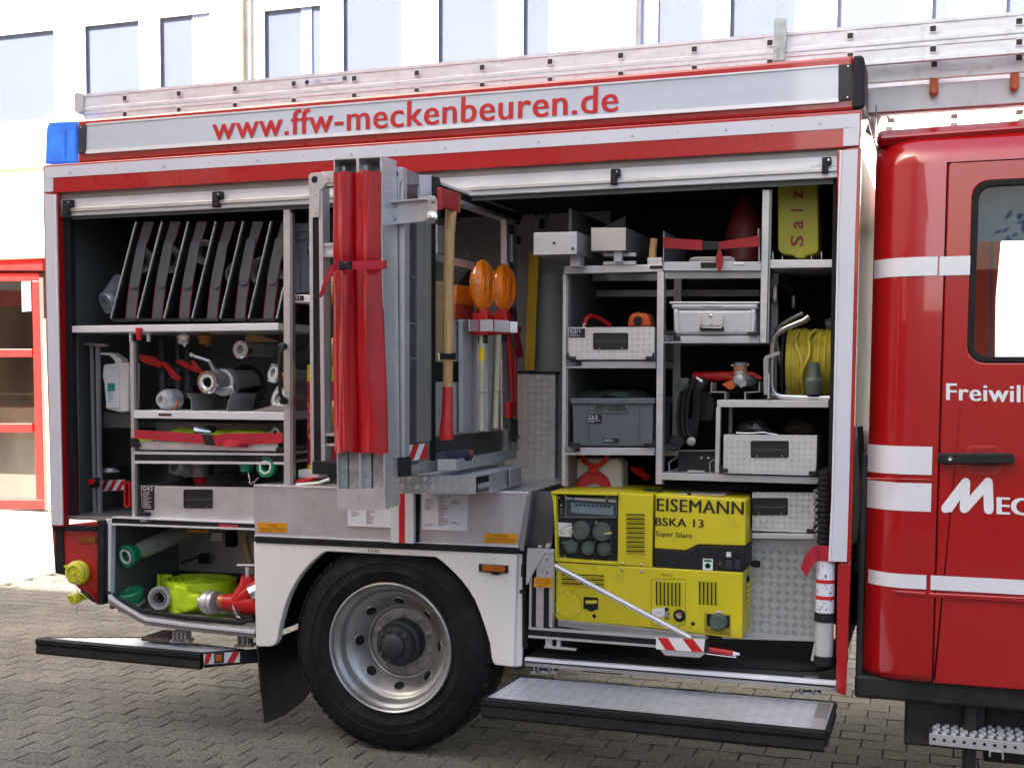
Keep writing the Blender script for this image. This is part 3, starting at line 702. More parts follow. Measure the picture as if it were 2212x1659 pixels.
# ---------------- fold-out steps
Zs = .40
def step(name, lab, q, cols, hazard=None, end=None):
    """q: front-left, front-right, back-right, back-left pixels on the tread plane"""
    P4 = [hit(x, y, ZP(Zs)) for x, y in q]
    st = ob(name, MB().prism(P4, (0, 0, -.012)), platet, label=lab)
    fl, fr, br, bl_ = P4
    rim_ = MB()
    def edge(a, c, o, z0=.004, z1=-.075, th=.03):
        d = (c-a).normalized(); n = V((d.y, -d.x, 0))
        if n.dot((a+c)/2-(fl+fr+br+bl_)/4) < 0: n = -n
        rim_.prism([a+V((0, 0, z0)), a+n*th+V((0, 0, z0-.006)), a+n*th+V((0, 0, -.02)), a+n*(th-.008)+V((0, 0, -.03)), a+n*th+V((0, 0, z1+.01)), a+n*(th-.006)+V((0, 0, z1)), a+V((0, 0, z1))], c-a)
    edge(fl+(fl-fr).normalized()*.01, fr, 1)
    edge(fr, br, 1, th=.012, z1=-.06); edge(br, bl_, 1, th=.012, z1=-.05); edge(bl_, fl, 1, th=.012, z1=-.06)
    ob('step_rim', rim_, rubber, parent=st)
    return st, P4
sR, q4 = step('step_plate', 'wide fold-out step under the generator locker', [(1050, 1507), (1782, 1578), (1802, 1517), (1124, 1462)], None)
px('step_pad', [(1748, 1571), (1777, 1575), (1783, 1553), (1756, 1550)], ZP(Zs+.001), .001, alux) if False else None
ob('step_pad', MB().prism([hit(x, y, ZP(Zs+.0045)) for x, y in ((1750, 1571), (1779, 1574), (1784, 1552), (1757, 1549))], (0, 0, -.004)), alux, parent=sR)
ob('step_pad', MB().prism([hit(x, y, ZP(Zs+.0045)) for x, y in ((1757, 1548), (1785, 1551), (1795, 1519), (1768, 1517))], (0, 0, -.004)), alud, parent=sR)
sL, q5 = step('step_plate', 'angled fold-out step at the rear corner', [(88, 1378), (438, 1410), (528, 1403), (305, 1377)], None)
# hazard end of the rear step
E0, E1 = hit(440, 1413, ZP(Zs)), hit(556, 1402, ZP(Zs))
en = (E1-E0).normalized(); nn = V((en.y, -en.x, 0)); nn = nn if nn.y < 0 else -nn
epl = (E0+nn*.014, -nn)
ob('end_bar', MB().prism([E0+nn*.012, E1+nn*.012, E1+nn*.012-V((0, 0, .062)), E0+nn*.012-V((0, 0, .062))], -nn*.03), rubber, parent=sL)
ob('hazard_board', MB().poly([(440, 1413), (518, 1407), (518, 1430), (441, 1435)], epl, .003), whitep, parent=sL)
for a in ((445, 458, 441, 450), (503, 518, 490, 505)):
    ob('hazard_stripe', MB().poly([(a[0], 1412.6-(a[0]-440)*.07), (a[1], 1412.6-(a[1]-440)*.07), (a[3], 1434.4-(a[3]-440)*.06), (a[2], 1434.6-(a[2]-440)*.06)], (E0+nn*.0155, -nn), .0015), redtxt, parent=sL)
ob('step_lamp', MB().poly([(463, 1411), (484, 1409.5), (484, 1431), (463, 1432.5)], (E0+nn*.018, -nn), .006), black, parent=sL)
ob('step_lamp_lens', MB().poly([(466, 1414), (480, 1413), (480, 1427.5), (466, 1429)], (E0+nn*.024, -nn), .006), amber, .002, parent=sL)
# hinges of the steps
def hinge(x0, x1, y0, y1):
    mb = MB()
    for a, c in ((x0, x0+4), (x1-4, x1), (x0+8, x0+12), (x1-12, x1-8)):
        mb.poly([(a, y0), (c, y0), (c, y1), (a, y1)], .02, .05)
    mb.poly([(x0, y0), (x1, y0), (x1, y0+3), (x0, y0+3)], .02, .06); mb.poly([(x0-6, y1-5), (x1+6, y1-5), (x1+6, y1+2), (x0-6, y1+2)], .02, .05)
    for a in (x0+2, (x0+x1)/2, x1-2): mb.lathe(hit(a, y1-4, .018), (0, -1, 0), [(.006, 0), (.006, .005), (0, .006)], 8)
    ob('step_hinge', mb, alud)
hinge(1152, 1196, 1428, 1454); hinge(1722, 1766, 1466, 1500); hinge(372, 402, 1362, 1386); hinge(512, 536, 1370, 1396)
ob('hinge_block', MB().poly([(304, 1375), (364, 1378), (364, 1388), (305, 1384)], .04, .2), mat('brown_rubber_block', (.10, .07, .05), .8), .004)

# ---------------- cab
CB = TR
_xd, _zd = hit(2029, 900, 0).x, hit(2100, 348, 0).z
cx0 = hit(1895, 302, 0).x; cz1 = 2.60; cz0 = .515
def cab_y(x, z):
    d = x+.262
    a = .11*(1-min(1, d/.16))**2.2 if d < .16 else 0
    t_ = max(0, z-2.46)/.16; b_ = max(0, .545-z)/.03
    return a + .085*t_**3 + .02*b_**2 + .006*(1-abs((z-1.5)/1.1)**2)*-1*min(1, max(0, d)/.1)*0
def cab_patch(mb, xs, zs, off=0, th=.03, skip=None):
    vs = [V((x, cab_y(x, z)+off, z)) for z in zs for x in xs]; nx = len(xs); o_ = len(mb.v); n2 = len(vs)
    mb.v += vs+[v+V((0, th, 0)) for v in vs]; used = set()
    for j_ in range(len(zs)-1):
        for i_ in range(nx-1):
            if skip and skip((xs[i_]+xs[i_+1])/2, (zs[j_]+zs[j_+1])/2): continue
            q = (j_*nx+i_, j_*nx+i_+1, (j_+1)*nx+i_+1, (j_+1)*nx+i_); used.add(q); mb.f += [tuple(o_+a for a in q), tuple(o_+n2+a for a in q[::-1])]
    ed = {}
    for q in used:
        for a, b_ in zip(q, q[1:]+q[:1]): ed[(a, b_)] = ed.get((a, b_), 0)+1
    for (a, b_) in ed:
        if (b_, a) not in ed: mb.f.append((o_+b_, o_+a, o_+n2+a, o_+n2+b_))
    return mb
cxs = [-.262, -.258, -.25, -.24, -.225, -.205, -.18, -.15, -.10, _xd, .5, 1.0, 1.95]; czs = [cz0, .525, .535, .545, 1.2, 1.9, _zd, 2.54, 2.56, 2.58, 2.60, 2.615, 2.625]
cab = ob('cab', cab_patch(MB(), cxs, czs, 0, .06, lambda x, z: x > _xd and z < _zd), redcab, smooth=True)
ob('cab_back_wall', MB().box(-.262, -.25, .172, 2.3, cz0, 2.6), redcab); ob('cab_roof_skin', MB().box(-.262, 1.95, .15, 2.3, 2.60, 2.615), redcab)
# upper roof shell
ob('cab_roof', MB().prism([V((-.262+.0, .10, 2.60)), V((-.262, .06, 2.63)), V((-.262, .14, 2.665)), V((-.262, 2.1, 2.69)), V((-.262, 2.25, 2.60))], (2.2, 0, .03)), redcab, .02, seg=3)
dx0 = hit(2032, 900, 0).x; dx1 = 1.15
wo_o = rrect(dx0, cz0, dx1, hit(2100, 350, 0).z, .012, 4)
A_, B_ = hit(2098, 392, 0), hit(2104, 783, 0)
wi = rrect(A_.x+.006, B_.z, 1.0, A_.z, .062, 4)
door = ob('cab_door', MB().ring([V((x, .002, z)) for x, z in wo_o], [V((x, .002, z)) for x, z in wi], (0, .05, 0)), redcab, .007, seg=3)
ob('door_gap', MB().box(_xd-.004, _xd+.03, .018, .03, cz0+.01, _zd).box(_xd+.031, 1.9, .018, .03, _zd-.03, _zd+.004), rubber)
ri_ = rrect(A_.x+.006+.022, B_.z+.022, .98, A_.z-.022, .045, 4)
ob('window_seal', MB().ring([V((x, -.001, z)) for x, z in wi], [V((x, -.001, z)) for x, z in ri_], (0, .03, 0)), rubber, .004, parent=door)
ob('window_pane', MB().prism([V((x, .014, z)) for x, z in rrect(A_.x+.02, B_.z+.012, .99, A_.z-.012, .05, 4)], (0, .005, 0)), cglass, parent=door)
ob('sun_blind', MB().poly([(2090, 380), (2300, 380), (2300, 519), (2090, 522)], .08, .01), mat('blue_grey_panel', (.07, .12, .17), .6, var=.04), parent=door)  # blue-grey panel behind the upper part of the cab window
# handle
rc = rrect(2085, 963, 2164, 1025, 16, 4)
ob('handle_recess', MB().poly(rc, -.0005, .0025), mat('red_recess', (.40, .010, .012), .35, coat=.6), .001, parent=door)
rc = rrect(2092, 970, 2157, 1018, 12, 4)
ob('handle_recess_well', MB().poly(rc, -.0012, .002), mat('red_recess_deep', (.28, .008, .010), .4), parent=door)  # flat plate, shade of the recess put into a darker red
ob('door_handle', MB().poly(rrect(2025, 979, 2192, 1003, 9, 4), -.035, .022), black, .006, parent=door, seg=3)
hd_ = MB()
for a in (2034, 2180): hd_.poly([(a-6, 982), (a+6, 982), (a+6, 1000), (a-6, 1000)], -.014, .016)
ob('handle_foot', hd_, black, parent=door)
ob('lock', MB().lathe(hit(2052.5, 990.5, -.035), (0, -1, 0), [(.0085, 0), (.0085, .003), (.006, .003), (0, .002)], 16), steel, parent=door)
# stripes of the cab
def stripe(pts, p_=TR, y_=-.002):
    P_ = [hit(x, y, 0) for x, y in pts]; x0, x1 = (P_[0].x+P_[3].x)/2, (P_[1].x+P_[2].x)/2; z1, z0 = (P_[0].z+P_[1].z)/2, (P_[2].z+P_[3].z)/2
    obj('cab_stripe', cab_patch(MB(), [x0+(x1-x0)*k/14 for k in range(15)], [z0, z1], y_-.0012, .001), whitec, p_)
stripe([(1886.5, 557), (2026, 556), (2024.5, 596.5), (1885, 597.5)]); stripe([(2030, 554.5), (2096.5, 553.5), (2095, 594.5), (2029, 595.5)], door, -.002)
stripe([(1871.5, 962), (2014, 965), (2013, 1026), (1870, 1022)]); stripe([(1871, 1040.5), (2012.5, 1044), (2010.5, 1105.5), (1869.5, 1100)])
stripe([(1873.5, 1236), (2001.5, 1241.5), (2000.5, 1272), (1872.5, 1266)]); stripe([(2010.5, 1242.5), (2250, 1254), (2250, 1286), (2010, 1273.5)], door, -.002)
px('body_crease', [(1871, 1031.5), (2013, 1035.5), (2013, 1038), (1871, 1034)], -.005, .006, redcab, .002)
px('body_crease', [(1925, 1276), (1960, 1276.5), (2000, 1280), (2000, 1290), (1960, 1285)], -.006, .008, redcab, .003)
px('body_crease', [(2006, 1280), (2250, 1292), (2250, 1304), (2006, 1290)], -.008, .010, redcab, .004, parent=door)
# lettering
text('door_lettering', 'Freiwillige Feuerwehr', 2045, 2600, 864, 881, 36, .002, whitetxt, door, bold=.03)
ML = MB()
def stroke(pts, r, y=-.001):
    n = 6
    for (x0, y0), (x1, y1) in zip(pts[:-1], pts[1:]):
        dx, dy = x1-x0, y1-y0; l = math.hypot(dx, dy); ax_, ay = dx/l, dy/l; q0 = math.atan2(ay, ax_)
        loop = [(x1+r*math.cos(q0+R(a)), y1+r*math.sin(q0+R(a))) for a in range(-90, 91, 30)]+[(x0-r*math.cos(q0+R(a)), y0-r*math.sin(q0+R(a))) for a in range(-90, 91, 30)]
        ML.poly(loop, y, .0012); y -= .00005
stroke([(2043, 1098), (2086, 1042)], 10); stroke([(2086, 1042), (2083, 1098)], 10, -.0012); stroke([(2084, 1098), (2134, 1042)], 10, -.0014); stroke([(2134, 1042), (2136, 1100)], 10.5, -.0016)
ML.poly([(2040, 1106), (2080, 1036), (2092, 1036), (2080, 1070), (2056, 1106)], -.0018, .001)
obj('door_initial', ML, whitetxt, door)
text('door_lettering', 'ECKENBEUREN', 2155, 2600, 1110, 1130, 37, .002, whitetxt, door, bold=.055)
# inside and behind the cab
ob('cab_far_side', MB().poly([(2085, 380), (2176, 380), (2152, 640), (2150, 790), (2085, 790)], 2.1, .05), mat('red_inner_door', (.85, .12, .06), .5), .01)  # red brightened to stand in for sunlight on the far pillar
ob('far_strap', MB().poly([(2138, 400), (2146, 400), (2144, 790), (2136, 790)], 2.05, .01), greyl)
ob('cab_floor', MB().box(-.03, 2.0, .1, 2.2, 1.5, 1.56), dark)
ob('cab_ceiling', MB().box(-.03, 1.9, .5, 2.2, 2.55, 2.6), dark)
un = MB()
un.box(-.29, 2.0, .06, 2.1, .42, .512).box(-.10, .20, .16, 1.2, .22, .45).box(.2, 1.6, .24, 1.1, .16, .46)
un.box(.12, .17, .1, .16, .12, .46).box(-.29, -.262, .1, 2.2, .45, 1.4)
ob('cab_chassis', un, chass, .012)
ob('air_hoses', MB().tube([V((-.30, .2, 1.5)), V((-.28, .25, 1.2)), V((-.30, .22, .9))], .012, 6), chass)
# cab entry step
stp = MB()
z0 = .28; a = hit(2007, 1583, YP(.03)); 
ys = .03
fq = [(2007, 1583), (2260, 1609), (2260, 1634), (2007, 1607)]
cs = ob('entry_step', MB().poly(fq, ys, .004), alup, .001)
topz = hit(2007, 1583, ys).z; xL = hit(2007, 1583, ys).x
ob('step_tread', MB().box(xL, 1.2, ys+.004, ys+.20, topz-.006, topz-.002), mat('dark_tread', (.10, .11, .12), .4, .5), parent=cs)
hl = MB(); tg = MB()
for i in range(14):
    x = 2018+i*21.5+i*i*.05; y = 1596+i*2.25
    hl.lathe(hit(x, y, ys), (0, -1, 0), [(.0065, 0), (.0065, .0008), (0, .0009)], 8)
for r_ in range(5):
    for i in range(16):
        c = V((xL+.022+i*.0335+(r_ % 2)*.01, ys+.02+r_*.038, topz-.002))
        tg.lathe(c, (0, 0, 1), [(.012, 0), (.009, .012), (.0065, .012), (.006, .004)], 8)
ob('punched_hole', hl, mat('hole_dark', None), parent=cs); o = ob('tread_studs', tg, alup, parent=cs); o['kind'] = 'stuff'
ob('step_hanger', MB().tube([hit(2138, 1634, .03), hit(2138, 1624, .03), hit(2142, 1621, .03), hit(2162, 1623, .03), hit(2166, 1627, .03), hit(2166, 1640, .03)], .004, 6), alup)

# ---------------- ladders on the roof
def ladder(root_label, rails, Y, holes, dep, lab, xr, dz=.09, far=False, width=.42, bars=True):
    L_ = thing('ladder', lab, 'ladder', (-1, Y, rails[0][1]), 'extension ladders stored on the roof')
    return L_
LY = .22
def rail_ladder(lab, q, Y, holes, group='ladders carried on the roof', endcap=False, W=.46, hs=8.2):
    """q=(x0,top0,bot0,x1,top1,bot1)"""
    x0, t0, b0, x1, t1, b1 = q
    A, B = hit(x0, t0, Y), hit(x1, t1, Y); C, D_ = hit(x0, b0, Y), hit(x1, b1, Y)
    zt = (A.z+B.z)/2; zb = (C.z+D_.z)/2; xa = (A.x+C.x)/2; xb = max(B.x, D_.x)+1.5
    T_ = thing('ladder', lab, 'ladder', ((xa+xb)/2, Y+W/2, zb), group)
    h = zt-zb
    for s, y in ((0, Y), (1, Y+W)):
        mb = MB()
        pr = [(y, zb), (y+.006, zb-.0), (y+.03, zb), (y+.03, zb+.012), (y+.008, zb+.014), (y+.008, zt-.014), (y+.03, zt-.012), (y+.03, zt), (y, zt), (y-.0, zt-.013), (y+.0035, zt-.016), (y+.0035, zb+.016), (y, zb+.013)]
        if s: pr = [(2*y+.03-a, c) for a, c in pr]
        mb.prism([V((xa, a, c)) for a, c in pr], (xb-xa, 0, 0)); obj('side_rail', mb, ladm, T_)
    xs = [hit(hx, hy, Y).x for hx, hy in holes]; sp = (xs[-1]-xs[0])/(len(xs)-1); xx = list(xs); q_ = xs[-1]+sp
    while q_ < xb-.05: xx.append(q_); q_ += sp
    zc = sum(hit(hx, hy, Y).z for hx, hy in holes)/len(holes)
    zc = min(max(zc, zb+.03), zt-.03)
    for x in xx:
        rg = MB(); s_ = .0145
        o_ = rrect(x-s_, zc-s_, x+s_, zc+s_, .005, 2); i_ = rrect(x-s_+.0035, zc-s_+.0035, x+s_-.0035, zc+s_-.0035, .003, 2)
        rg.ring([V((a, Y-.003, c)) for a, c in o_], [V((a, Y-.003, c)) for a, c in i_], (0, W+.03, 0))
        r1 = obj('rung', rg, ladm, T_)
        pl_ = MB().prism([V((a, Y-.0012, c)) for a, c in i_], (0, .002, 0)); obj('rung_end', pl_, mat('rung_shadow_plug', (.045, .035, .028), .7), r1)
    return T_, xa, xb, zb, zt
h1 = [(270, 216), (386.6, 205), (508, 193.5), (635, 181.7), (765.6, 170), (900.7, 158), (1042, 145), (1188.4, 132.7), (1341, 119), (1500, 106.6), (1663.3, 93), (1836.7, 78.5), (2015.6, 64), (2201.8, 49)]
L1, xa, xb, zb, zt = rail_ladder('long aluminium roof ladder on top of the stack, square rung ends showing', (179, 205, 239, 2212, 24, 71), LY, h1)
obj('end_shoe', MB().poly([(159, 204), (165, 199), (181, 205), (181, 246), (166, 246), (159, 240)], LY-.004, .07), mat('dirty_white_plastic', (.55, .54, .5), .6, dirt=((.2, .25, .15), .5, 20, .45)), L1, bevel=.006)
pr_ = MB().poly([(655, 172), (748, 163.5), (748, 177), (655, 186)], LY-.0005, .001); lb = obj('ladder_sticker', pr_, paper, L1)
lm = MB(); lines(lm, 680, 173, 700, 182, 4, LY-.0008, seed=3, off=.001); lines(lm, 706, 172, 740, 176, 2, LY-.0008, seed=4, off=.001); lm.lathe(hit(663, 178.5, LY-.001), (0, -1, 0), [(.011, 0), (.011, .0008), (.007, .0008), (.007, 0)], 14)
obj('sticker_print', lm, mat('violet_print', (.2, .17, .4), .5), lb)
obj('sticker_mark', MB().poly([(740, 165.5), (748, 164.5), (748, 174), (740, 175)], LY-.0012, .0006), dgreen, lb)
h2 = [(x, y+(x-300)*.0058+36) for x, y in h1]
h2 = [(387, 248), (1042, 186), (1836.7, 121.5), (2015.6, 107.5), (2201.8, 94)]
zz = hit(2015.6, 108, LY).z
h2f = [(hx, 108+(hx-2015.6)*-.075) for hx in [a for a, _ in h1]]
L2, *_ = rail_ladder('second roof ladder directly beneath the top one, mostly behind the red roof edge', (181, 243, 272, 2212, 73, 116), LY, h2f)
h3 = [(2018, 145), (2205, 132)]
# third ladder only shows beyond the body, above the cab
Y3 = LY+.1
A = hit(1871, 149, Y3)
zb3 = (hit(1871, 177, Y3).z+hit(2212, 160, Y3).z)/2; zt3 = zb3+.10
L3 = thing('ladder', 'lowest roof ladder reaching over the cab, orange rung clips under it', 'ladder', (0, Y3, zb3), 'ladders carried on the roof')
x3 = -.6
for y in (Y3, Y3+.40):
    obj('side_rail', MB().box(x3, 2.3, y, y+.012, zb3, zt3).box(x3, 2.3, y+.012, y+.03, zb3, zb3+.008).box(x3, 2.3, y+.012, y+.03, zt3-.008, zt3), ladm, L3, bevel=.002)
for k in range(9):
    x = hit(2018, 145, Y3).x-.31*2+.31*k; zc = zb3+.055
    o_ = rrect(x-.0145, zc-.0145, x+.0145, zc+.0145, .005, 2); i_ = rrect(x-.011, zc-.011, x+.011, zc+.011, .003, 2)
    r1 = obj('rung', MB().ring([V((a, Y3-.003, c)) for a, c in o_], [V((a, Y3-.003, c)) for a, c in i_], (0, .43, 0)), ladm, L3)
    obj('rung_end', MB().prism([V((a, Y3-.0012, c)) for a, c in i_], (0, .002, 0)), mat('rung_shadow_plug', None), r1)
tr3 = MB().box(x3, 2.3, Y3+.05, Y3+.07, zb3-.110, zb3-.012).box(x3, 2.3, Y3+.07, Y3+.12, zb3-.115, zb3-.110)
trg = thing('ladder_rack', 'aluminium channel carrying the ladders above the cab', 'roof rack', (0, Y3+.1, zb3-.125))
obj('channel', tr3, alup, trg, bevel=.003)
for x_ in (2018, 2193):
    obj('rung_clip', MB().poly([(x_-10, 168-(x_-2018)*.06), (x_+9, 168-(x_-2018)*.06), (x_+9, 196-(x_-2018)*.06), (x_+4, 203-(x_-2018)*.06), (x_-6, 203-(x_-2018)*.06), (x_-10, 198-(x_-2018)*.06)], Y3-.01, .05), mat('orange_clip', (.55, .13, .05), .5), trg, bevel=.004)
# bracket
bk = MB().poly([(1672, 45), (1676, 40), (1697, 40), (1700, 46), (1694, 130), (1670, 131)], LY-.02, .004).poly([(1694, 46), (1700, 62), (1702, 64), (1693, 130)], LY-.018, .05)
bk.poly([(1672, 100), (1680, 100), (1680, 131), (1672, 131)], LY-.024, .006); bk.poly([(1684, 100), (1691, 100), (1691, 130), (1684, 130)], LY-.024, .006)
o = obj('ladder_bracket', bk, galv); tag(o, 'upright galvanised bracket clamping the ladders, above the right of the web address', 'bracket')
# far ladder pair over the cab
for n_, (ya, yb_, yc, yd) in enumerate(((222, 250, 213, 246), (262, 292, 258, 292))):
    YF = 1.75
    za, zb_ = hit(1990, ya, YF).z, hit(1990, yb_, YF).z
    Tf = thing('ladder', ['upper of the two distant white ladders seen over the cab roof', 'lower of the two distant white ladders seen over the cab roof'][n_], 'ladder', (1, YF, zb_), 'distant ladders over the cab')
    for y in (YF, YF+.35): obj('side_rail', MB().box(-.28, 2.6, y, y+.03, zb_, za), ladm, Tf, bevel=.003)
    for k in range(8):
        x = hit(1921, 240, YF).x+.30*k*1.02; zc = (za+zb_)/2
        r1 = obj('rung', MB().prism([V((a, YF-.002, c)) for a, c in rrect(x-.016, zc-.016, x+.016, zc+.016, .006, 2)], (0, .37, 0)), mat('rung_shadow_plug', None), Tf)
cv = MB()
for k in range(3): cv.tube([hit(1874+k*5, 285+k*4, .4), hit(1885+k*7, 250, .5), hit(1906+k*6, 222, .6)], .010, 6)
obj('cables', cv, mat('pinkish_hose', (.35, .27, .25), .5), TR)
obj('stay_wire', MB().tube([hit(1871, 240, .25), hit(1895, 330, .25)], .004, 5).tube([hit(1893, 228, .3), hit(1890, 300, .3)], .004, 5), steel, TR)
# ================================================================== LOCKER SHELLS
YI = .06
xpL = hit(618, 700, YI).x; xpR = hit(1219, 800, .10).x
zfl = hit(300, 1119, YI).z; zm = 1.205
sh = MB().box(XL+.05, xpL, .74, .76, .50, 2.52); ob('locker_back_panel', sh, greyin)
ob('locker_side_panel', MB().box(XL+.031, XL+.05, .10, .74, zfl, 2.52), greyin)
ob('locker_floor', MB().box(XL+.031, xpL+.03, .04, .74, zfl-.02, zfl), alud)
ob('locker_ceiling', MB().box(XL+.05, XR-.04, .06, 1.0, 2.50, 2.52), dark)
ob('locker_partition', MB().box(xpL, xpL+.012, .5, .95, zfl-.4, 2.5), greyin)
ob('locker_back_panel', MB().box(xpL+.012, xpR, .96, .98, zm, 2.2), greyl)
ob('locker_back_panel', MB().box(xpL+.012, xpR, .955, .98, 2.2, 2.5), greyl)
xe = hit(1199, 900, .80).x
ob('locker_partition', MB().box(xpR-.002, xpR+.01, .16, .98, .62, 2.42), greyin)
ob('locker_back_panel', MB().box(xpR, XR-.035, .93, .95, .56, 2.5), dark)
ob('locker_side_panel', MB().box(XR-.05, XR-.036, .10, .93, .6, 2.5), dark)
zfr = .487
ob('locker_floor', MB().box(hit(1135, 1400, .0).x, XR-.04, .0, .93, zfr-.02, zfr), mat('black_rubber_mat', (.03, .032, .035), .8, bump=.3, bs=150))
ob('sill_rail', MB().poly([(1133, 1420), (1806, 1472), (1806, 1481), (1133, 1427)], -.005, .03), aluw, .002)
ob('sill_rail', MB().poly([(1133, 1427.5), (1806, 1481.5), (1806, 1493), (1133, 1438)], .0, .03), alud, .002)
sp_ = [hit(x, y, ZP(zfr+.004)) for x, y in ((1136, 1388), (1170, 1404), (1300, 1418), (1500, 1433), (1700, 1446), (1760, 1448), (1796, 1440), (1802, 1428))]
ob('door_seal', MB().tube(sp_, [.012]*8, 8), rubber)
ob('sill_side_seal', MB().tube([hit(1133, 1060+i*47, .02) for i in range(8)]+[hit(1136, 1400, .02)], .011, 6), rubber)
ob('tank_strap', MB().poly([(1143, 545), (1164, 545), (1154, 800), (1133, 800)], .86, .012), mat('yellow_mesh_strap', (.62, .42, .01), .6, bump=.8, bs=180))
ob('chequer_panel', MB().poly([(1090, 807), (1200, 808), (1199, 1037), (1090, 1037)], .84, .02), plated, .002)
ob('panel_top_edge', MB().poly([(1090, 801), (1201, 803), (1201, 808), (1090, 807)], .83, .14), rubber)
ob('tank_bulge', MB().lathe(V((hit(1185, 700, .93).x, 1.02, zm)), (0, 0, 1), [(.13, 0), (.13, .55), (.13, 1.0)], 24), greyl, smooth=True)
pm = MB(); 
for a in ((1120, 470), (1117, 520)): pm.lathe(hit(*a, .95), (0, -1, 0), [(.02, 0), (.018, .02), (0, .025)], 10)
ob('wall_fitting', pm, dark)
kb = MB().tube([hit(1157, 468, .93), hit(1160, 455, .93), hit(1171, 450, .93), hit(1181, 455, .93), hit(1183, 466, .93)], .005, 6).tube([hit(1170, 474, .93), hit(1170, 495, .93)], .012, 8)
ob('pull_handle', kb, dark)
# -------- left upright, shelves
vbar('upright_profile', 449, 612, 626, 1046, 613, 627, YI, .04, alux, .002)
vbar('upright_groove', 460, 626.5, 631, 1046, 627.5, 633, YI+.005, .03, alud)
ob('shelf', MB().pbox(153, 701, 601, 716, .05, .62), aluw, .002)
ob('shelf', MB().pbox(288, 888.5, 614, 905.5, .08, .58), aluw, .002)
bar('shelf_beam', 289, 975, 981, 613, 979, 984, .08, .5, aluw)
bar('shelf_beam', 289, 981, 995, 613, 984.5, 997, .082, .04, rubber)
bar('shelf_beam', 289, 995, 1001, 613, 998, 1003, .08, .5, aluw)
vbar('upright_profile', 737, 280, 288, 1116, 285, 292, .08, .03, alux, .001)
vbar('upright_groove', 742, 290, 293, 1116, 294, 297, .09, .02, alud)
vbar('upright_profile', 745, 194, 200, 1108, 201, 207, .20, .02, alux); vbar('upright_groove', 745, 200, 206, 1108, 207, 211, .21, .02, rubber); vbar('upright_profile', 745, 206, 212, 1108, 211, 217, .20, .02, alux)
vbar('upright_profile', 470, 151, 156, 700, 154, 159, .12, .02, alud); vbar('upright_profile', 720, 156, 162, 1110, 161, 168, .12, .02, alud)
bar('shelf_bracket', 182, 740, 746, 228, 744, 749, .19, .03, alux)
ob('catch', MB().poly([(292, 708), (303, 708), (301, 735), (295, 735)], .03, .02), redplas, .002)
ob('catch_bracket', MB().poly([(279, 717), (320, 719), (320, 738), (317, 738), (317, 722), (282, 720), (282, 738), (279, 738)], .07, .02), aluw)
ob('grab_handle', MB().tube([hit(612, 748, .02), hit(605, 765, -.02), hit(604, 800, -.02), hit(605, 850, -.02), hit(613, 866, .02)], [.010, .010, .009, .009, .010], 8).lathe(hit(614, 748, .05), (0, -1, 0), [(.016, 0), (.016, .03), (.008, .034), (0, .034)], 12).lathe(hit(616, 866, .05), (0, -1, 0), [(.016, 0), (.016, .03), (.008, .034), (0, .034)], 12), black)
ob('cable_loop', MB().tube([hit(150, 700, .08), hit(152, 745, .1), hit(160, 800, .13), hit(163, 870, .15)], .009, 6), black)

# -------- hose cassettes
def storz(name, c, ax_, r, col=steel, gask=whitep, depth=.05, parent=None, lugs=True, hole=.48):
    """short hose coupling seen end-on"""
    ax_ = V(ax_).normalized()
    o = obj(name, MB().lathe(c, ax_, [(r*.78, -depth), (r*.82, -depth*.5), (r*.97, -depth*.42), (r, -depth*.3), (r, -.002), (r*.95, .002), (r*.76, .002), (r*.74, -.006), (r*.68, -.006), (r*.66, .0), (r*.5, .0), (hole*r, -.004), (hole*r*.95, -depth*.9)], 28), col, parent, smooth=True)
    obj('gasket', MB().lathe(c, ax_, [(r*.68, -.005), (r*.67, .004), (r*.52, .004), (r*.5, -.004)], 28, closed=True), gask, parent, smooth=True)
    obj('bore', MB().lathe(c, ax_, [(hole*r*.97, -depth*.8), (0, -depth*.79)], 24), mat('hole_dark', None), parent)
    if lugs:
        a = ax_.orthogonal().normalized(); b_ = ax_.cross(a)
        for q in (0, 1):
            mb = MB(); L0 = []
            for k in range(7):
                t_ = q*math.pi+.35+k*.12; L0.append(t_)
            pts = [c+(a*math.cos(t_)+b_*math.sin(t_))*r*.94 for t_ in L0]+[c+(a*math.cos(t_)+b_*math.sin(t_))*r*.80 for t_ in L0[::-1]]
            obj('lug', mb.prism(pts, ax_*.012), col, parent)
    return o
offs = [0, 57, 115, 175.5, 236, 297.5]
ordn = ['leftmost', 'second from the left', 'third from the left', 'fourth from the left', 'fifth from the left', 'rightmost, cut by upright']
camax = V((.1, -1, .05))
strapm = mat('grey_webbing', (.075, .08, .088), .7, bump=.5, bs=200); strapr = mat('red_webbing_edge', (.30, .015, .025), .7)
lipm = mat('tray_lip', (.55, .62, .68), .25, .8); trm = mat('black_tray', (.02, .021, .022), .35, .2)
hosem = mat('brown_hose', (.16, .09, .075), .8, bump=.5, bs=120)
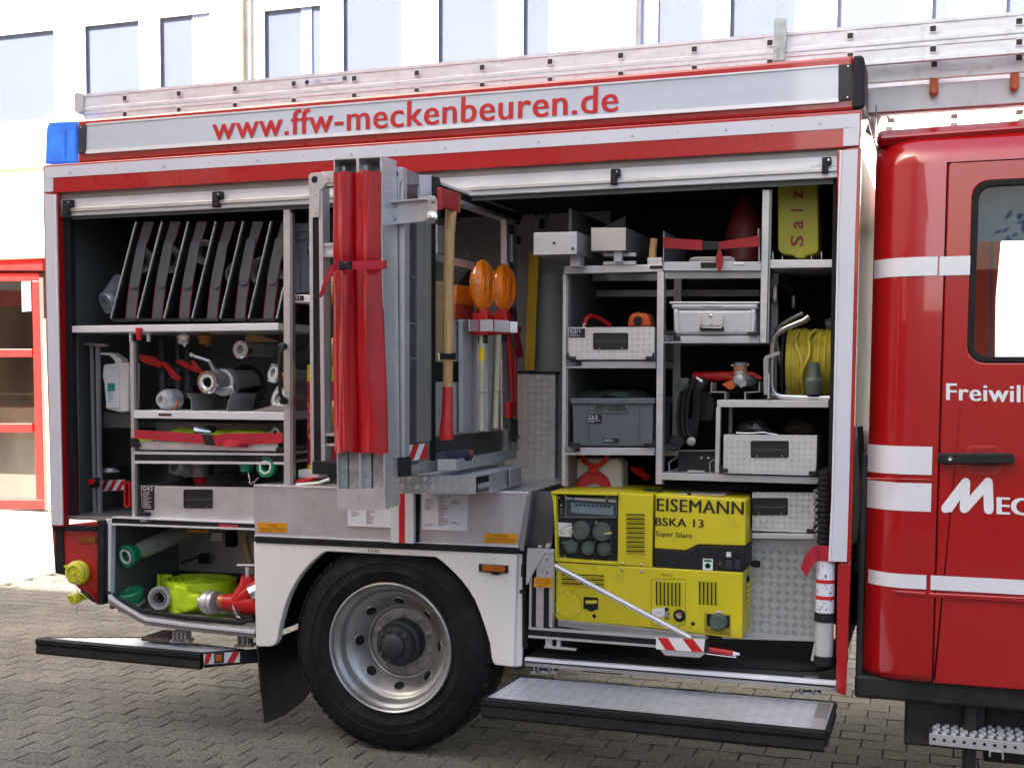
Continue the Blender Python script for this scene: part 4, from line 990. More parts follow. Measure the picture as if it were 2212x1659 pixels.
for i, dx in enumerate(offs):
    b0 = hit(239.6+dx, 687.5, .10); T_ = thing('hose_tray', 'leaning black hose cassette with grey strap, '+ordn[i], 'hose tray', (b0.x, .3, b0.z), 'hose cassettes on the top shelf')
    a0, a1 = hit(239.6+dx, 688, .10), hit(294+dx*.98, 479, .10)
    n_ = V((0, 0, 0))
    obj('divider', MB().prism([a0, a0+V((.010, 0, 0)), a1+V((.010, 0, 0)), a1], (0, .5, 0)), trm, T_)
    obj('divider_lip', MB().tube([a0, a1], .0045, 6), lipm, T_)
    obj('tray_floor', MB().poly([(242+dx, 688), (296+dx, 688), (296+dx, 694), (242+dx, 694)], .11, .48), trm, T_)
    hy = .235
    hb_ = MB()
    for k in range(4):
        s0 = 256+dx+k*9; hb_.poly([(s0+6, 600-k % 2*8), (s0+14, 600-k % 2*8), (s0+4, 690), (s0-4, 690)], hy+.02*(k % 2), .3)
    hb_.poly([(272+dx, 690), (290+dx, 690), (330+dx, 500), (312+dx, 500)], hy+.06, .25)
    obj('folded_hose', hb_, hosem, T_)
    sy = .12
    L1_ = [(333+dx, 479), (322+dx, 515), (316.5+dx, 530), (309+dx, 570), (302+dx, 615), (296+dx, 655), (293+dx, 690)]
    wv = [22, 21, 20.5, 21, 23, 22, 22]
    def ribbon(side0, side1, y, dep):
        return [(x-wv[k]*side0, yy) for k, (x, yy) in enumerate(L1_)][::-1]+[(x-wv[k]*side1, yy) for k, (x, yy) in enumerate(L1_)]
    sb = obj('strap', MB().poly(ribbon(.94, .06, 0, 0), sy, .004), strapm, T_, bevel=.001)
    obj('strap_edge', MB().poly(ribbon(.06, 0, 0, 0), sy+.001, .004), strapr, sb); obj('strap_edge', MB().poly(ribbon(1, .94, 0, 0), sy+.001, .004), strapr, sb)
    tip = [(297+dx, 524), (316+dx, 524), (311+dx, 560), (304+dx, 598), (301+dx, 614), (297+dx, 621), (290+dx, 624), (283+dx, 621), (279+dx, 614), (283+dx, 590), (290+dx, 556)]
    if i in (4, 5): tip = [(x, y-8) for x, y in tip]
    obj('strap_tongue', MB().poly(tip, sy-.008, .005), strapm, T_, bevel=.0015)
    rr_ = [(305, 562, 22), (308, 560, 24), (327, 545, 22), (331, 592, 20), (326, 585, 24), (312, 575, 22)][i]
    storz('coupling', hit(rr_[0]+dx, rr_[1], .20), camax+V((rnd.uniform(-.2, .2), 0, rnd.uniform(-.1, .1))), 1.12*(hit(rr_[0]+dx+rr_[2], 560, .2).x-hit(rr_[0]+dx, 560, .2).x), alup, alud, parent=T_, hole=.55)
T_ = thing('hose_coupling', 'silver hose coupling poking out low left of the hose cassettes', 'coupling', hit(228, 650, .3))
storz('coupling', hit(228, 655, .25), (-.45, -1, -.45), .055, galv, greyl, depth=.10, parent=T_, hole=.66)
obj('hose_end', MB().tube([hit(232, 650, .27), hit(262, 610, .38)], [.045, .05], 16), mat('pale_blue_grey_hose', (.25, .28, .33), .6), T_, smooth=True)
ob('divider_end', MB().tube([hit(598, 688, .09), hit(612, 622, .09)], .005, 6), lipm)

# -------- middle shelf of fittings
DD = .18
zs2 = hit(400, 889, .1).z
def blk(name, lab, cat, c, group=None): return thing(name, lab, cat, c, group)
# soap / disinfectant dispenser
ds = blk('soap_dispenser', 'white wall dispenser with elbow lever and green label behind the left post', 'dispenser', hit(250, 892, .22))
obj('housing', MB().poly([(223, 787), (270, 783), (278, 783), (276, 889), (262, 892), (228, 884), (224, 830), (220, 812)], .22, .11), whitep, ds, bevel=.010, seg=3)
obj('front_panel', MB().poly([(221.5, 806), (257, 800), (257.5, 882), (229, 882), (226, 836)], .212, .012), whitep, ds, bevel=.005)
obj('lever', MB().poly([(200, 762), (241, 762), (262, 776), (264, 790), (251, 791), (246, 778), (236, 768), (200, 765)], .22, .06), whitep, ds, bevel=.003)
lb = obj('label', MB().poly([(232, 828), (248.5, 828), (248.5, 874), (232, 873)], .209, .003), paper, ds)
obj('label_band', MB().poly([(232, 828), (248.5, 828), (248.5, 845), (232, 846)], .2078, .001), mat('teal_print', (.02, .26, .26), .4), lb)
obj('label_text', lines(MB(), 234, 848, 247, 871, 7, .209, seed=5), mat('teal_print', None), lb)
# container behind, mesh net
nt_ = ob('equipment_net', MB(), black) if False else None
nm = MB()
for k in range(9): nm.tube([hit(224+k*7, 925, .30), hit(224+k*7, 1008, .30)], .002, 4, False)
for k in range(11): nm.tube([hit(222, 926+k*8, .298), hit(282, 926+k*8, .298)], .002, 4, False)
o = obj('mesh_net', nm, rubber); tag(o, 'black cargo net bulging behind the post at the far left', 'net'); o['kind'] = 'stuff' if False else 'net'
del o['kind']
nb_ = MB().poly([(224, 930), (280, 926), (280, 1008), (226, 1008)], .32, .25); o = tag(obj('net_contents', nb_, dark), 'dark bundle held by the black cargo net', 'bundle')
ob('perforated_sheet', MB().poly([(224, 890), (281, 894), (281, 924), (224, 924)], .34, .01), alud)
ob('hazard_board', MB().poly([(214, 1038), (269, 1036), (269, 1058), (214, 1062)], .30, .01), whitep)
for k in range(3): ob('hazard_stripe', MB().poly([(226+k*18, 1037.5), (235+k*18, 1037), (223+k*18, 1060), (214+k*18, 1061)], .298, .0015), redtxt)
ob('red_toggle', MB().lathe(hit(201, 1040, .17), (0, -1, 0), [(.016, 0), (.016, .02), (0, .022)], 12), redplas)
ob('toggle_plate', MB().poly([(193, 1032), (211, 1032), (210, 1053), (193, 1054)], .18, .03), black, .003)

# fog/jet nozzles and couplings
r_px = lambda cx, cy, r, Y: hit(cx+r, cy, Y).x-hit(cx, cy, Y).x
nz = blk('branch_pipe', 'branch pipe with shut-off lever and ball grip, pointing outwards on the middle shelf', 'nozzle', hit(450, 885, .15))
c = hit(447, 826, .13); storz('coupling', c, (-.1, -1, .0), .057, steel, whitep, parent=nz, hole=.42)
obj('barrel', MB().tube([c+V((.01, .04, 0)), c+V((.05, .15, .01)), c+V((.1, .32, .02))], [.045, .05, .04], 18), alud, nz, smooth=True)
obj('valve_body', MB().lathe(hit(486, 826, .25), (0, -1, 0), [(.066, -.04), (.068, 0), (.064, .03), (.04, .034), (0, .036)], 24), alup, nz, smooth=True)
obj('lever', MB().tube([hit(416, 768, .12), hit(452, 780, .14), hit(461, 797, .17), hit(470, 806, .2)], [.007, .0075, .010, .02], 10), alup, nz, smooth=True)
obj('lever_ball', MB().lathe(hit(414, 767, .12), (0, -1, 0), [(0, -.011), (.008, -.008), (.011, 0), (.008, .008), (0, .011)], 12), alup, nz, smooth=True)
rk = MB()
for a, b_ in (((404, 850), (416, 889)), ((501, 850), (492, 889))):
    rk.poly([(a[0], a[1]), (a[0]+2, a[1]), (a[0]+(10 if a[0] < 450 else -6), 865), (b_[0]-1, 889), (b_[0]-3, 889), (a[0]+(8 if a[0] < 450 else -8), 865)], .10, .25)
ob('nozzle_cradle', rk, alud)
nz = blk('coupling_reducer', 'pale ringed coupling lying end-on high under the top shelf', 'coupling', hit(519, 775, .2))
c = hit(519, 755.5, .18); storz('coupling', c, (-.1, -1, .05), .044, steel, whitep, parent=nz, hole=.5)
obj('pipe', MB().tube([c+V((0, .03, 0)), c+V((.06, .3, 0))], .032, 16), alud, nz, smooth=True)
nz = blk('hollow_nozzle', 'stubby grey nozzle with orange ring standing on the middle shelf', 'nozzle', hit(352, 888, .18))
c = hit(350, 864, .12); obj('bumper', MB().lathe(c+V((0, .05, 0)), (-.15, -1, 0), [(.052, -.06), (.053, 0), (.050, .02), (.042, .03), (.040, .036), (.030, .038), (.030, .052), (.018, .052), (.016, .03), (0, .03)], 24), alup, nz, smooth=True)
obj('orange_ring', MB().lathe(c+V((0, .058, -.006)), (-.15, -1, 0), [(.054, -.012), (.055, 0), (.050, .004)], 24, closed=True), orange, nz, smooth=True)
for (x, y, r, lab) in ((590, 806, 19, 'upper of the two tilted couplings beside the black grab handle'), (601, 862, 25, 'lower and larger coupling beside the black grab handle')):
    nz = blk('coupling', lab, 'coupling', hit(x, y+r, .2), 'couplings by the grab handle')
    storz('coupling_ring', hit(x, y, .14), (-.55, -1, .25), r_px(x, y, r, .14), steel, whitep, parent=nz, hole=.5)
    obj('pipe', MB().tube([hit(x, y, .16), hit(x, y, .16)+V((.1, .25, -.03))], .035, 14), alud, nz, smooth=True)
nz = blk('hose_reel', 'big black coiled hose ring in shadow behind the branch pipe', 'hose', hit(530, 880, .45))
for k in range(3): obj('hose_ring', MB().lathe(hit(530, 838, .42+k*.05), (0, -1, 0), [(.105, -.018), (.118, 0), (.105, .018), (.090, 0)], 28, closed=True), rubber, nz, smooth=True)
obj('spindle', MB().lathe(hit(530, 838, .42), (0, -1, 0), [(.03, -.1), (.03, .04), (0, .05)], 16), dark, nz)
obj('strap_clip', MB().tube([hit(482, 838, .16), hit(500, 835, .15), hit(506, 846, .15), hit(494, 850, .16)], .003, 5), steel, nz)
# red pliers-like levers hanging in the dark, dividing breeching with red levers
db = blk('dividing_breeching', 'dark valve manifold with long red levers in the shadow under the top shelf', 'valve', hit(390, 880, .4))
for q in ([(298, 765), (330, 770), (352, 785), (345, 795), (320, 788), (300, 778)], [(345, 783), (356, 781), (390, 818), (387, 823), (372, 818)], [(376, 782), (390, 776), (432, 800), (430, 806), (405, 798)], [(408, 780), (418, 778), (440, 808), (434, 812)]):
    obj('red_lever', MB().poly(q, .30, .02), redplas, db, bevel=.004)
for x in (352, 386, 407):
    obj('valve', MB().lathe(hit(x, 860, .38), (0, 0, 1), [(.035, 0), (.035, .03), (.022, .04), (.022, .12), (.03, .13), (.03, .16), (.018, .17), (.018, .30), (0, .30)], 16), grease, db, smooth=True)
obj('base', MB().poly([(340, 835), (425, 835), (425, 884), (340, 884)], .46, .1), dark, db)
for (x, lab, mm) in ((399, 'steel knurled cap hanging under the top shelf, left one', steel), (446, 'brass-brown knurled cap hanging under the top shelf, right one', mat('old_brass', (.30, .15, .05), .4, .8))):
    nz = blk('screw_cap', lab, 'cap', hit(x, 745, .25), 'caps hanging under the top shelf')
    c = hit(x, 745, .26); obj('cap_body', MB().lathe(c, (0, 0, 1), [(.0, -.01), (.008, -.01), (.008, 0), (.034, .002), (.040, .010), (.040, .026), (.045, .027), (.045, .045), (.02, .05), (.02, .06)], 24), mm, nz, smooth=True)
lp = ob('corner_gusset', MB().poly([(530, 725), (560, 724), (600, 738), (530, 739)], .35, .01), wood2)
ob('shelf_strip_label', MB().poly([(342, 893.5), (370, 893.5), (370, 898.5), (342, 898.5)], .0785, .0015), black)
ob('ramp_plate', MB().poly([(545, 888), (590, 875), (612, 880), (612, 888)], .10, .2), alud)

# -------- strapped tray of vests
tray = blk('strapped_tray', 'chequer-plate pull-out tray held by a wide red strap', 'tray', hit(450, 972, .2))
obj('tray_front', MB().poly([(300, 953), (600, 958), (600, 975), (300, 971)], .07, .01), plate, tray, bevel=.002)
obj('tray_floor', MB().poly([(300, 965), (606, 970), (606, 974), (300, 970)], .085, .5), alud, tray)
obj('tray_back', MB().poly([(290, 912), (610, 915), (610, 960), (290, 960)], .56, .01), alud, tray)
def sheet(name, f, nu, nv, m_, parent, th=.003, smooth=True, thv=None):
    mb = MB(); vs = [f(i/nu, j/nv) for j in range(nv+1) for i in range(nu+1)]; tv = V(thv) if thv else V((0, th, 0)); n_ = len(vs)
    fs = [(j*(nu+1)+i, j*(nu+1)+i+1, (j+1)*(nu+1)+i+1, (j+1)*(nu+1)+i) for j in range(nv) for i in range(nu)]
    bo = [i for i in range(nu+1)]+[(j+1)*(nu+1)-1 for j in range(1, nv+1)]+[nv*(nu+1)+i for i in range(nu-1, -1, -1)]+[j*(nu+1) for j in range(nv-1, 0, -1)]
    mb.add(vs+[v+tv for v in vs], fs+[tuple(q+n_ for q in f_[::-1]) for f_ in fs]+[(bo[k], bo[(k+1) % len(bo)], bo[(k+1) % len(bo)]+n_, bo[k]+n_) for k in range(len(bo))])
    return obj(name, mb, m_, parent, smooth=smooth)
def interp(tab, t_):
    for (a, *va), (b_, *vb) in zip(tab[:-1], tab[1:]):
        if t_ <= b_: f = (t_-a)/(b_-a) if b_ > a else 0; return [p+(q-p)*f for p, q in zip(va, vb)]
    return list(tab[-1][1:])
tb1 = [(0, 928, 947), (.25, 933, 953), (.43, 937, 957), (.55, 940, 963), (.62, 936, 962), (1, 935, 957)]
sheet('red_strap', lambda s, t_: hit(290+320*s, interp(tb1, s)[0]*(1-t_)+interp(tb1, s)[1]*t_, .055+.008*math.sin(s*9)), 36, 3, redweb, tray)
tb2 = [(0, 938, 960), (.4, 948, 962), (.75, 954, 963), (1, 958, 965)]
sheet('strap_tail', lambda s, t_: hit(460+78*s-4*t_, interp(tb2, s)[0]*(1-t_)+(interp(tb2, s)[1]+2)*t_, .045+.01*math.sin(s*6+t_)), 16, 3, redweb, tray)
obj('buckle', MB().poly([(434, 937), (456, 938), (462, 961), (442, 961)], .04, .012), black, tray, bevel=.004)
for x in (281, 596): obj('latch', MB().poly([(x, 946 if x < 300 else 966), (x+8, 946 if x < 300 else 966), (x+20 if x < 300 else x+14, 960 if x < 300 else 968), (x+20 if x < 300 else x+14, 966 if x < 300 else 975), (x, 966 if x < 300 else 976)], .055, .02), black, tray, bevel=.002)
vest = blk('folded_vests', 'lime yellow folded vests lying in the strapped tray', 'vests', hit(450, 940, .2))
vm = mat('lime_fabric', (.42, .58, .03), .8, bump=.6, bs=60)
tb3 = [(0, 940), (.15, 938), (.25, 931), (.30, 925), (.45, 927), (.55, 931), (.8, 931), (1, 934)]
sheet('vest', lambda s, t_: hit(302+288*s, interp(tb3, s)[0]+14*t_+1.2*math.sin(s*40), .12+.05*(1-t_)+.02*math.sin(s*21)), 60, 3, vm, vest)
sheet('vest', lambda s, t_: hit(300+295*s, interp(tb3, s)[0]-3+12*t_+1.5*math.sin(s*33+2), .24+.05*(1-t_)), 50, 3, vm, vest)
sl_ = blk('safety_lamp', 'black and steel hand lamp lying on the lime vests', 'lamp', hit(445, 935, .12))
obj('lamp_head', MB().lathe(hit(442, 933, .14), (-1, -.5, .1), [(.0, -.04), (.022, -.035), (.024, 0), (.033, .03), (.034, .05), (.028, .052), (0, .045)], 18), steel, sl_, smooth=True)
obj('lamp_body', MB().lathe(hit(452, 934, .16), (1, .3, 0), [(0, -.03), (.03, -.02), (.034, 0), (.03, .03), (0, .04)], 18), rubber, sl_, smooth=True)
cp = blk('pale_coupling', 'small pale coupling at the right end of the strapped tray', 'coupling', hit(594, 940, .14)); storz('coupling_ring', hit(594, 936, .15), (-.2, -1, .4), .028, steel, whitep, parent=cp)

# -------- below the tray
gc = blk('green_cap', 'green coupling with white inner ring hanging end-on under the beams', 'cap', hit(573, 1030, .1))
storz('coupling_ring', hit(573, 1009, .08), (-.1, -1, .1), .049, green, whitep, parent=gc, hole=.4)
gc2 = blk('green_cap', 'green blanking cap seen from the side, left of the green coupling ring', 'cap', hit(533, 1020, .1))
obj('cap_body', MB().lathe(hit(533, 1019, .12), (0, 0, 1), [(.0, 0), (.026, .0), (.030, .004), (.030, .022), (.037, .024), (.038, .042), (.034, .044), (.034, .056), (.03, .058)], 20), green, gc2, smooth=True)
chain('chain', [hit(537, 1022, .1), hit(541, 1046, .1), hit(550, 1040, .1), hit(562, 1028, .1)], steel, gc2)
sk = blk('suction_strainer', 'round perforated suction strainer in the dark above the lower drawer', 'strainer', hit(432, 1030, .3))
obj('strainer_body', MB().lathe(hit(432, 1028, .32), (0, 0, 1), [(.066, 0), (.066, .05), (.075, .055), (.075, .065), (.05, .07), (.0, .07)], 28), alud, sk, smooth=True)
hm_ = MB()
for r_ in range(4):
    for k in range(40): 
        q = R(k*9+(r_ % 2)*4.5); cc = hit(432, 1028, .32)+V((math.cos(q)*.0662, math.sin(q)*.0662, .01+r_*.011)); hm_.lathe(cc, (math.cos(q), math.sin(q), 0), [(.0032, 0), (.0032, .001), (0, .001)], 6)
o = obj('perforation', hm_, mat('hole_dark', None), sk); o['kind'] = 'stuff'
obj('red_foot', MB().lathe(hit(432, 1045, .30), (0, 0, 1), [(.03, 0), (.036, .03), (.03, .036), (0, .036)], 16), redplas, sk)
wb = blk('wire_basket', 'flattened grey wire mesh basket right of the strainer', 'basket', hit(495, 1045, .2))
wmb = MB(); c = hit(495, 1028, .28)
for k in range(6): wmb.lathe(c+V((0, 0, -.02+k*.008)), (0, 0, 1), [(.085-k*.010, 0), (.087-k*.010, .002), (.085-k*.010, .004), (.083-k*.010, .002)], 30, closed=True)
for k in range(20): 
    q = R(k*18); wmb.tube([c+V((math.cos(q)*.086, math.sin(q)*.086, -.02)), c+V((math.cos(q)*.02, math.sin(q)*.02, .025))], .0022, 4, False)
obj('basket_wires', wmb, grease, wb)
cw = blk('big_coupling', 'large grey suction coupling leaning under the strapped tray, left', 'coupling', hit(390, 1010, .3))
storz('coupling_ring', hit(378, 1004, .22), (-.5, -1, .5), .05, alup, alud, parent=cw, depth=.08)
obj('pipe', MB().tube([hit(382, 1008, .25), hit(410, 1016, .4)], [.055, .06], 18), grease, cw, smooth=True)
fl = blk('flange_valve', 'low steel flange with bolts beside the hazard-striped board', 'valve', hit(236, 1030, .3))
obj('flange', MB().lathe(hit(238, 1020, .30), (0, 0, 1), [(.0, 0), (.045, 0), (.05, .004), (.05, .012), (.03, .014), (.03, .022), (0, .022)], 20), alup, fl, smooth=True)
# drawer G4/2
def drawer(lab, q, Y, hq, m_=plate, depth=.5, latches=(), side=True):
    T_ = thing('drawer', lab, 'drawer', (hit(q[0][0], q[0][1], Y).x, Y, hit(q[2][0], q[2][1], Y).z), 'chequer-plate drawers')
    p_ = [hit(x, y, Y) for x, y in q]
    obj('drawer_front', MB().prism(p_, (0, .004, 0)), m_, T_, bevel=.001)
    e = MB(); x0 = (p_[0].x+p_[3].x)/2; x1 = (p_[1].x+p_[2].x)/2; z1 = (p_[0].z+p_[1].z)/2; z0 = (p_[2].z+p_[3].z)/2
    obj('drawer_side', MB().box(x0, x0+.004, Y+.004, Y+depth, z0, z1-.004), alud, T_); obj('drawer_side', MB().box(x1-.004, x1, Y+.004, Y+depth, z0, z1-.004), alud, T_)
    obj('drawer_floor', MB().box(x0+.004, x1-.004, Y+.004, Y+depth, z0, z0+.004), alud, T_)
    a, b_, c, d = hq
    hb = obj('recess_handle', MB().ring([hit(x, y, Y-.003) for x, y in rrect(a, b_, c, d, 3, 2)], [hit(x, y, Y-.003) for x, y in rrect(a+3.5, b_+3.5, c-3.5, d-5, 2, 2)], (0, .0029, 0)), black, T_, bevel=.0008)
    obj('handle_well', MB().poly([(a+3.5, b_+3.5), (c-3.5, b_+3.5), (c-3.5, d-5), (a+3.5, d-5)], Y-.0008, .0007), mat('black_well', (.008, .009, .010), .5), hb)
    obj('grip', MB().poly([(a+3.5, (b_+d)/2-1), (c-3.5, (b_+d)/2-1), (c-3.5, (b_+d)/2+3), (a+3.5, (b_+d)/2+3)], Y-.0016, .0008), mat('grip_dark', (.035, .045, .05), .4), hb)
    s_ = MB()
    for xx in (a+(c-a)*.18, a+(c-a)*.82): s_.lathe(hit(xx, d-3, Y-.003), (0, -1, 0), [(.003, 0), (.003, .0015), (0, .0018)], 8)
    obj('handle_screws', s_, steel, hb)
    for (lx, ly, sgn) in latches:
        obj('latch', MB().poly([(lx, ly-8), (lx+3, ly-8), (lx+4, ly), (lx+sgn*16+2, ly), (lx+sgn*16+2, ly+9), (lx, ly+9)] if sgn > 0 else [(lx, ly-8), (lx-3, ly-8), (lx-4, ly), (lx-18, ly), (lx-18, ly+9), (lx, ly+9)], Y-.02, .018), black, T_, bevel=.003)
    return T_
def plaque(txt, x0, y0, x1, y1, Y, parent, sub=0, th=.6):
    p_ = obj('nameplate', MB().poly([(x0, y0), (x1, y0), (x1, y1), (x0, y1)], Y, .0015), mat('black_nameplate', (.012, .012, .016), .3), parent)
    hh_ = min((y1-y0)*.62, 8.2)
    text('nameplate_text', txt, x0+2.5, x0+2.5+len(txt)*4.6*hh_/7, y0+hh_+1.4, y0+hh_+1.4, hh_, Y, whitetxt, p_, off=.0008)
    if sub: obj('nameplate_small_print', lines(MB(), x0+3, y0+hh_+4, x1-3, y1-1.5, sub, Y, .45, .0006, seed=int(x0)), mat('grey_print', (.4, .4, .42), .5), p_)
    return p_
d1 = drawer('chequer-plate drawer with black recessed handle above the yellow hose', [(304, 1049), (549, 1053), (549, 1137), (306, 1117)], .06, (396, 1057, 459, 1098), latches=((303, 1106, 1),))
plaque('G4/2', 306, 1050, 333, 1101, .058, d1, sub=9)
bar('sill_beam', 241.5, 1116, 1119, 549, 1128.5, 1131.5, .03, .05, aluw); bar('sill_beam', 241.5, 1119, 1130, 549, 1131.5, 1141, .034, .04, rubber); bar('sill_beam', 241.5, 1130, 1134, 549, 1141, 1145, .028, .05, aluw)
pq = plaque('G4/2', 301, 1120, 328, 1129, .033, TR)
ob('red_reflector', MB().poly([(472, 1131.5), (513, 1134), (513, 1141), (472, 1139)], .030, .003), mat('pinkish_reflector', (.5, .05, .09), .3), .001)

# -------- rear lower locker
zf = .548
LLf = [(236, 1290), (310, 1340), (549, 1366), (549, 1300), (300, 1262)]
ob('locker_floor', MB().box(-3.80, -2.9, .12, .74, zf-.02, zf), alud)
ob('locker_floor', MB().prism([V((-3.77, .10, zf)), V((-3.59, .02, zf)), V((-2.95, .0, zf)), V((-2.95, .13, zf)), V((-3.79, .13, zf))], (0, 0, -.02)), alud)
ob('chequer_panel', MB().box(-3.80, -2.9, .70, .738, zf, .99), platef)
ob('chequer_panel', MB().box(-3.82, -3.80, .08, .70, zf, .96), greyin)
ob('locker_partition', MB().box(-2.95, -2.93, .05, .7, zf, .95), greyin)
sr = [(233, 1284), (250, 1297), (303, 1328), (313, 1333), (400, 1345), (549, 1361)]
ob('sill_rail', MB().poly(sr+[(x, y+8) for x, y in sr[::-1]], -.01, .03), aluw, .002)
ob('sill_rail', MB().poly([(x, y+8.5) for x, y in sr]+[(x, y+17) for x, y in sr[::-1]], .0, .03), alud, .002)
ob('door_seal', MB().tube([hit(229, 1130, .03), hit(229, 1220, .03), hit(230, 1278, .03), hit(248, 1290, .02), hit(310, 1320, .0), hit(400, 1334, .0), hit(520, 1345, .0), hit(549, 1338, .02)], .011, 8), rubber)
st = blk('standpipe', 'grey suction pipe with green coupling collar lying aslant in the rear lower locker', 'pipe', hit(300, 1230, .2))
c = hit(271.5, 1202, .10); ax_ = (hit(430, 1136, .60)-c).normalized()
storz('coupling_ring', c, -ax_, .057, green, whitep, parent=st, hole=.56, depth=.06)
obj('pipe', MB().tube([c+ax_*.03, c+ax_*.10, c+ax_*.11, c+ax_*.72], [.038, .038, .044, .044], 20), mat('clear_grey_hose', (.23, .25, .23), .35, coat=.4), st, smooth=True)
gcap = blk('green_cap', 'green cap with chain lying on the floor of the rear lower locker', 'cap', hit(288, 1305, .1))
c = hit(289, 1300, .13); obj('cap_body', MB().lathe(c+V((0, 0, .01)), (-.1, -.35, 1), [(.0, -.01), (.046, -.008), (.052, 0), (.053, .022), (.060, .024), (.061, .048), (.056, .052), (.054, .044), (.02, .04), (0, .04)], 28), green, gcap, smooth=True)
obj('silver_edge', MB().lathe(c+V((0, 0, .004)), (-.1, -.35, 1), [(.045, -.014), (.054, -.012), (.054, -.002), (.045, -.002)], 28, closed=True), alup, gcap, smooth=True)
chain('chain', [hit(248, 1215, .12), hit(247, 1262, .12), hit(257, 1284, .12), hit(272, 1278, .1), hit(282, 1268, .08)], steel, gcap)
# yellow hose: flat hose rolled lying on its side
hs = blk('rolled_hose', 'fluorescent yellow rolled flat hose with couplings in the rear lower locker', 'hose', hit(430, 1310, .2))
hc = hit(430, 1255, .33); hc.z = zf; HW = .135
def spiral(turns, r0, r1, n_=26):
    return [(hc+V((math.cos(q*2*math.pi/n_+2.6)*(r0+(r1-r0)*q/(turns*n_)), math.sin(q*2*math.pi/n_+2.6)*(r0+(r1-r0)*q/(turns*n_))*.92, 0))) for q in range(turns*n_+1)]
def band(pts, z0, z1, th=.006, taper=None):
    mb = MB(); n_ = len(pts)
    for i, p in enumerate(pts):
        t_ = (pts[min(i+1, n_-1)]-pts[max(i-1, 0)]); t_.z = 0; t_.normalize(); nn_ = V((t_.y, -t_.x, 0))*th/2
        za, zb_ = (z0, z1) if taper is None else taper(i/(n_-1))
        mb.v += [p+nn_+V((0, 0, za)), p+nn_*1.5+V((0, 0, (za+zb_)/2)), p+nn_+V((0, 0, zb_)), p-nn_+V((0, 0, zb_)), p-nn_*1.5+V((0, 0, (za+zb_)/2)), p-nn_+V((0, 0, za))]
    for i in range(n_-1):
        for k in range(6):
            j = (k+1) % 6; mb.f.append((i*6+k, i*6+j, (i+1)*6+j, (i+1)*6+k))
    mb.f += [(0, 1, 2, 3, 4, 5), tuple((n_-1)*6+k for k in range(6))[::-1]]
    return mb
obj('coil', band(spiral(5, .03, .195), 0, HW, .017), fluo, hs, smooth=True)
# loose ends running forward
zz1 = zf+.0
def bez(p, n_=18):
    P = [V(q) for q in p]; o_ = []
    for i in range(n_+1):
        t_ = i/n_; Q = P[:]
        while len(Q) > 1: Q = [a.lerp(b_, t_) for a, b_ in zip(Q[:-1], Q[1:])]
        o_.append(Q[0])
    return o_
e1 = bez([hc+V((-.19, .05, 0)), hc+V((-.24, -.02, 0)), hit(345, 1290, ZP(zf)), hit(343, 1300, ZP(zf))], 16)
obj('loose_end', band(e1, .0, HW+.005, .012), fluo, hs, smooth=True)
e2 = bez([hc+V((-.16, .1, 0)), hc+V((-.26, .0, 0)), hit(362, 1322, ZP(zf)), hit(375, 1330, ZP(zf)), hit(432, 1322, ZP(zf))], 22)
obj('loose_end', band(e2, .0, HW, .016, taper=lambda f: (0, HW-.03) if f < .7 else (.0+.02*(f-.7)/.3, HW-.035*(f-.7)/.3)), fluo, hs, smooth=True)
obj('folded_loop', MB().poly([(372, 1262), (400, 1268), (408, 1284), (430, 1285), (430, 1312), (398, 1324), (377, 1316)], .075, .045), fluo, hs, bevel=.016, seg=4)
c = hit(343, 1292, .08); storz('coupling', c, (.15, -1, .0), .058, alup, alud, parent=hs, hole=.6, depth=.09)
c = hit(437, 1300, .08)
obj('tie', MB().tube([c-V((.012, 0, 0)), c+V((.02, 0, 0))], .032, 18), galv, hs, smooth=True)
obj('coupling', MB().lathe(c, (1, -.1, .03), [(.03, .01), (.045, .015), (.052, .02), (.052, .035), (.058, .037), (.058, .055), (.053, .057), (.053, .066), (.056, .068), (.056, .08), (.04, .082), (0, .082)], 28), alup, hs, smooth=True)
br = blk('red_distributor', 'red branching valve with steel outlets joined to the yellow hose', 'valve', hit(510, 1315, .1))
c = hit(476, 1299, .08)
obj('inlet', MB().tube([c+V((.0, 0, 0)), c+V((.06, -.0, .0))], [.038, .034], 18), mat('copper_collar', (.45, .18, .08), .4, .5), br, smooth=True)
obj('body', MB().tube([c+V((.02, .0, 0)), c+V((.09, 0, 0)), c+V((.16, .0, 0)), c+V((.30, .02, 0))], [.036, .046, .055, .055], 20), redplas, br, smooth=True)
obj('body_arm', MB().tube([c+V((.10, .0, .01)), c+V((.15, .0, .085)), c+V((.155, .0, .13))], [.045, .042, .036], 18), redplas, br, smooth=True)
obj('body_arm', MB().tube([c+V((.10, .0, .01)), c+V((.24, -.02, .1))], [.045, .04], 18), redplas, br, smooth=True)
obj('spindle', MB().tube([c+V((.150, .0, .13)), c+V((.150, .0, .175))], .012, 10).tube([c+V((.10, -.01, .182)), c+V((.22, .01, .185))], .007, 8), alup, br, smooth=True)
obj('outlet', MB().tube([c+V((.19, -.06, .06)), c+V((.24, -.03, .085))], [.036, .036], 18), steel, br, smooth=True)
chain('chain', [c+V((.10, -.06, .0)), c+V((.13, -.075, -.05)), c+V((.17, -.08, -.065))], steel, br, r=.004)
obj('foot', MB().box(c.x+.12, c.x+.2, .02, .14, zf, zf+.03), black, br, bevel=.004)
ft = blk('wall_valves', 'small wall-mounted fittings and yellow tag in the back of the rear lower locker', 'fittings', hit(470, 1170, .6))
obj('socket', MB().poly([(455, 1150), (480, 1150), (480, 1169), (455, 1169)], .60, .05), whitep, ft, bevel=.004)
obj('pump', MB().poly([(486, 1148), (502, 1148), (502, 1182), (486, 1182)], .55, .06), dark, ft, bevel=.004)
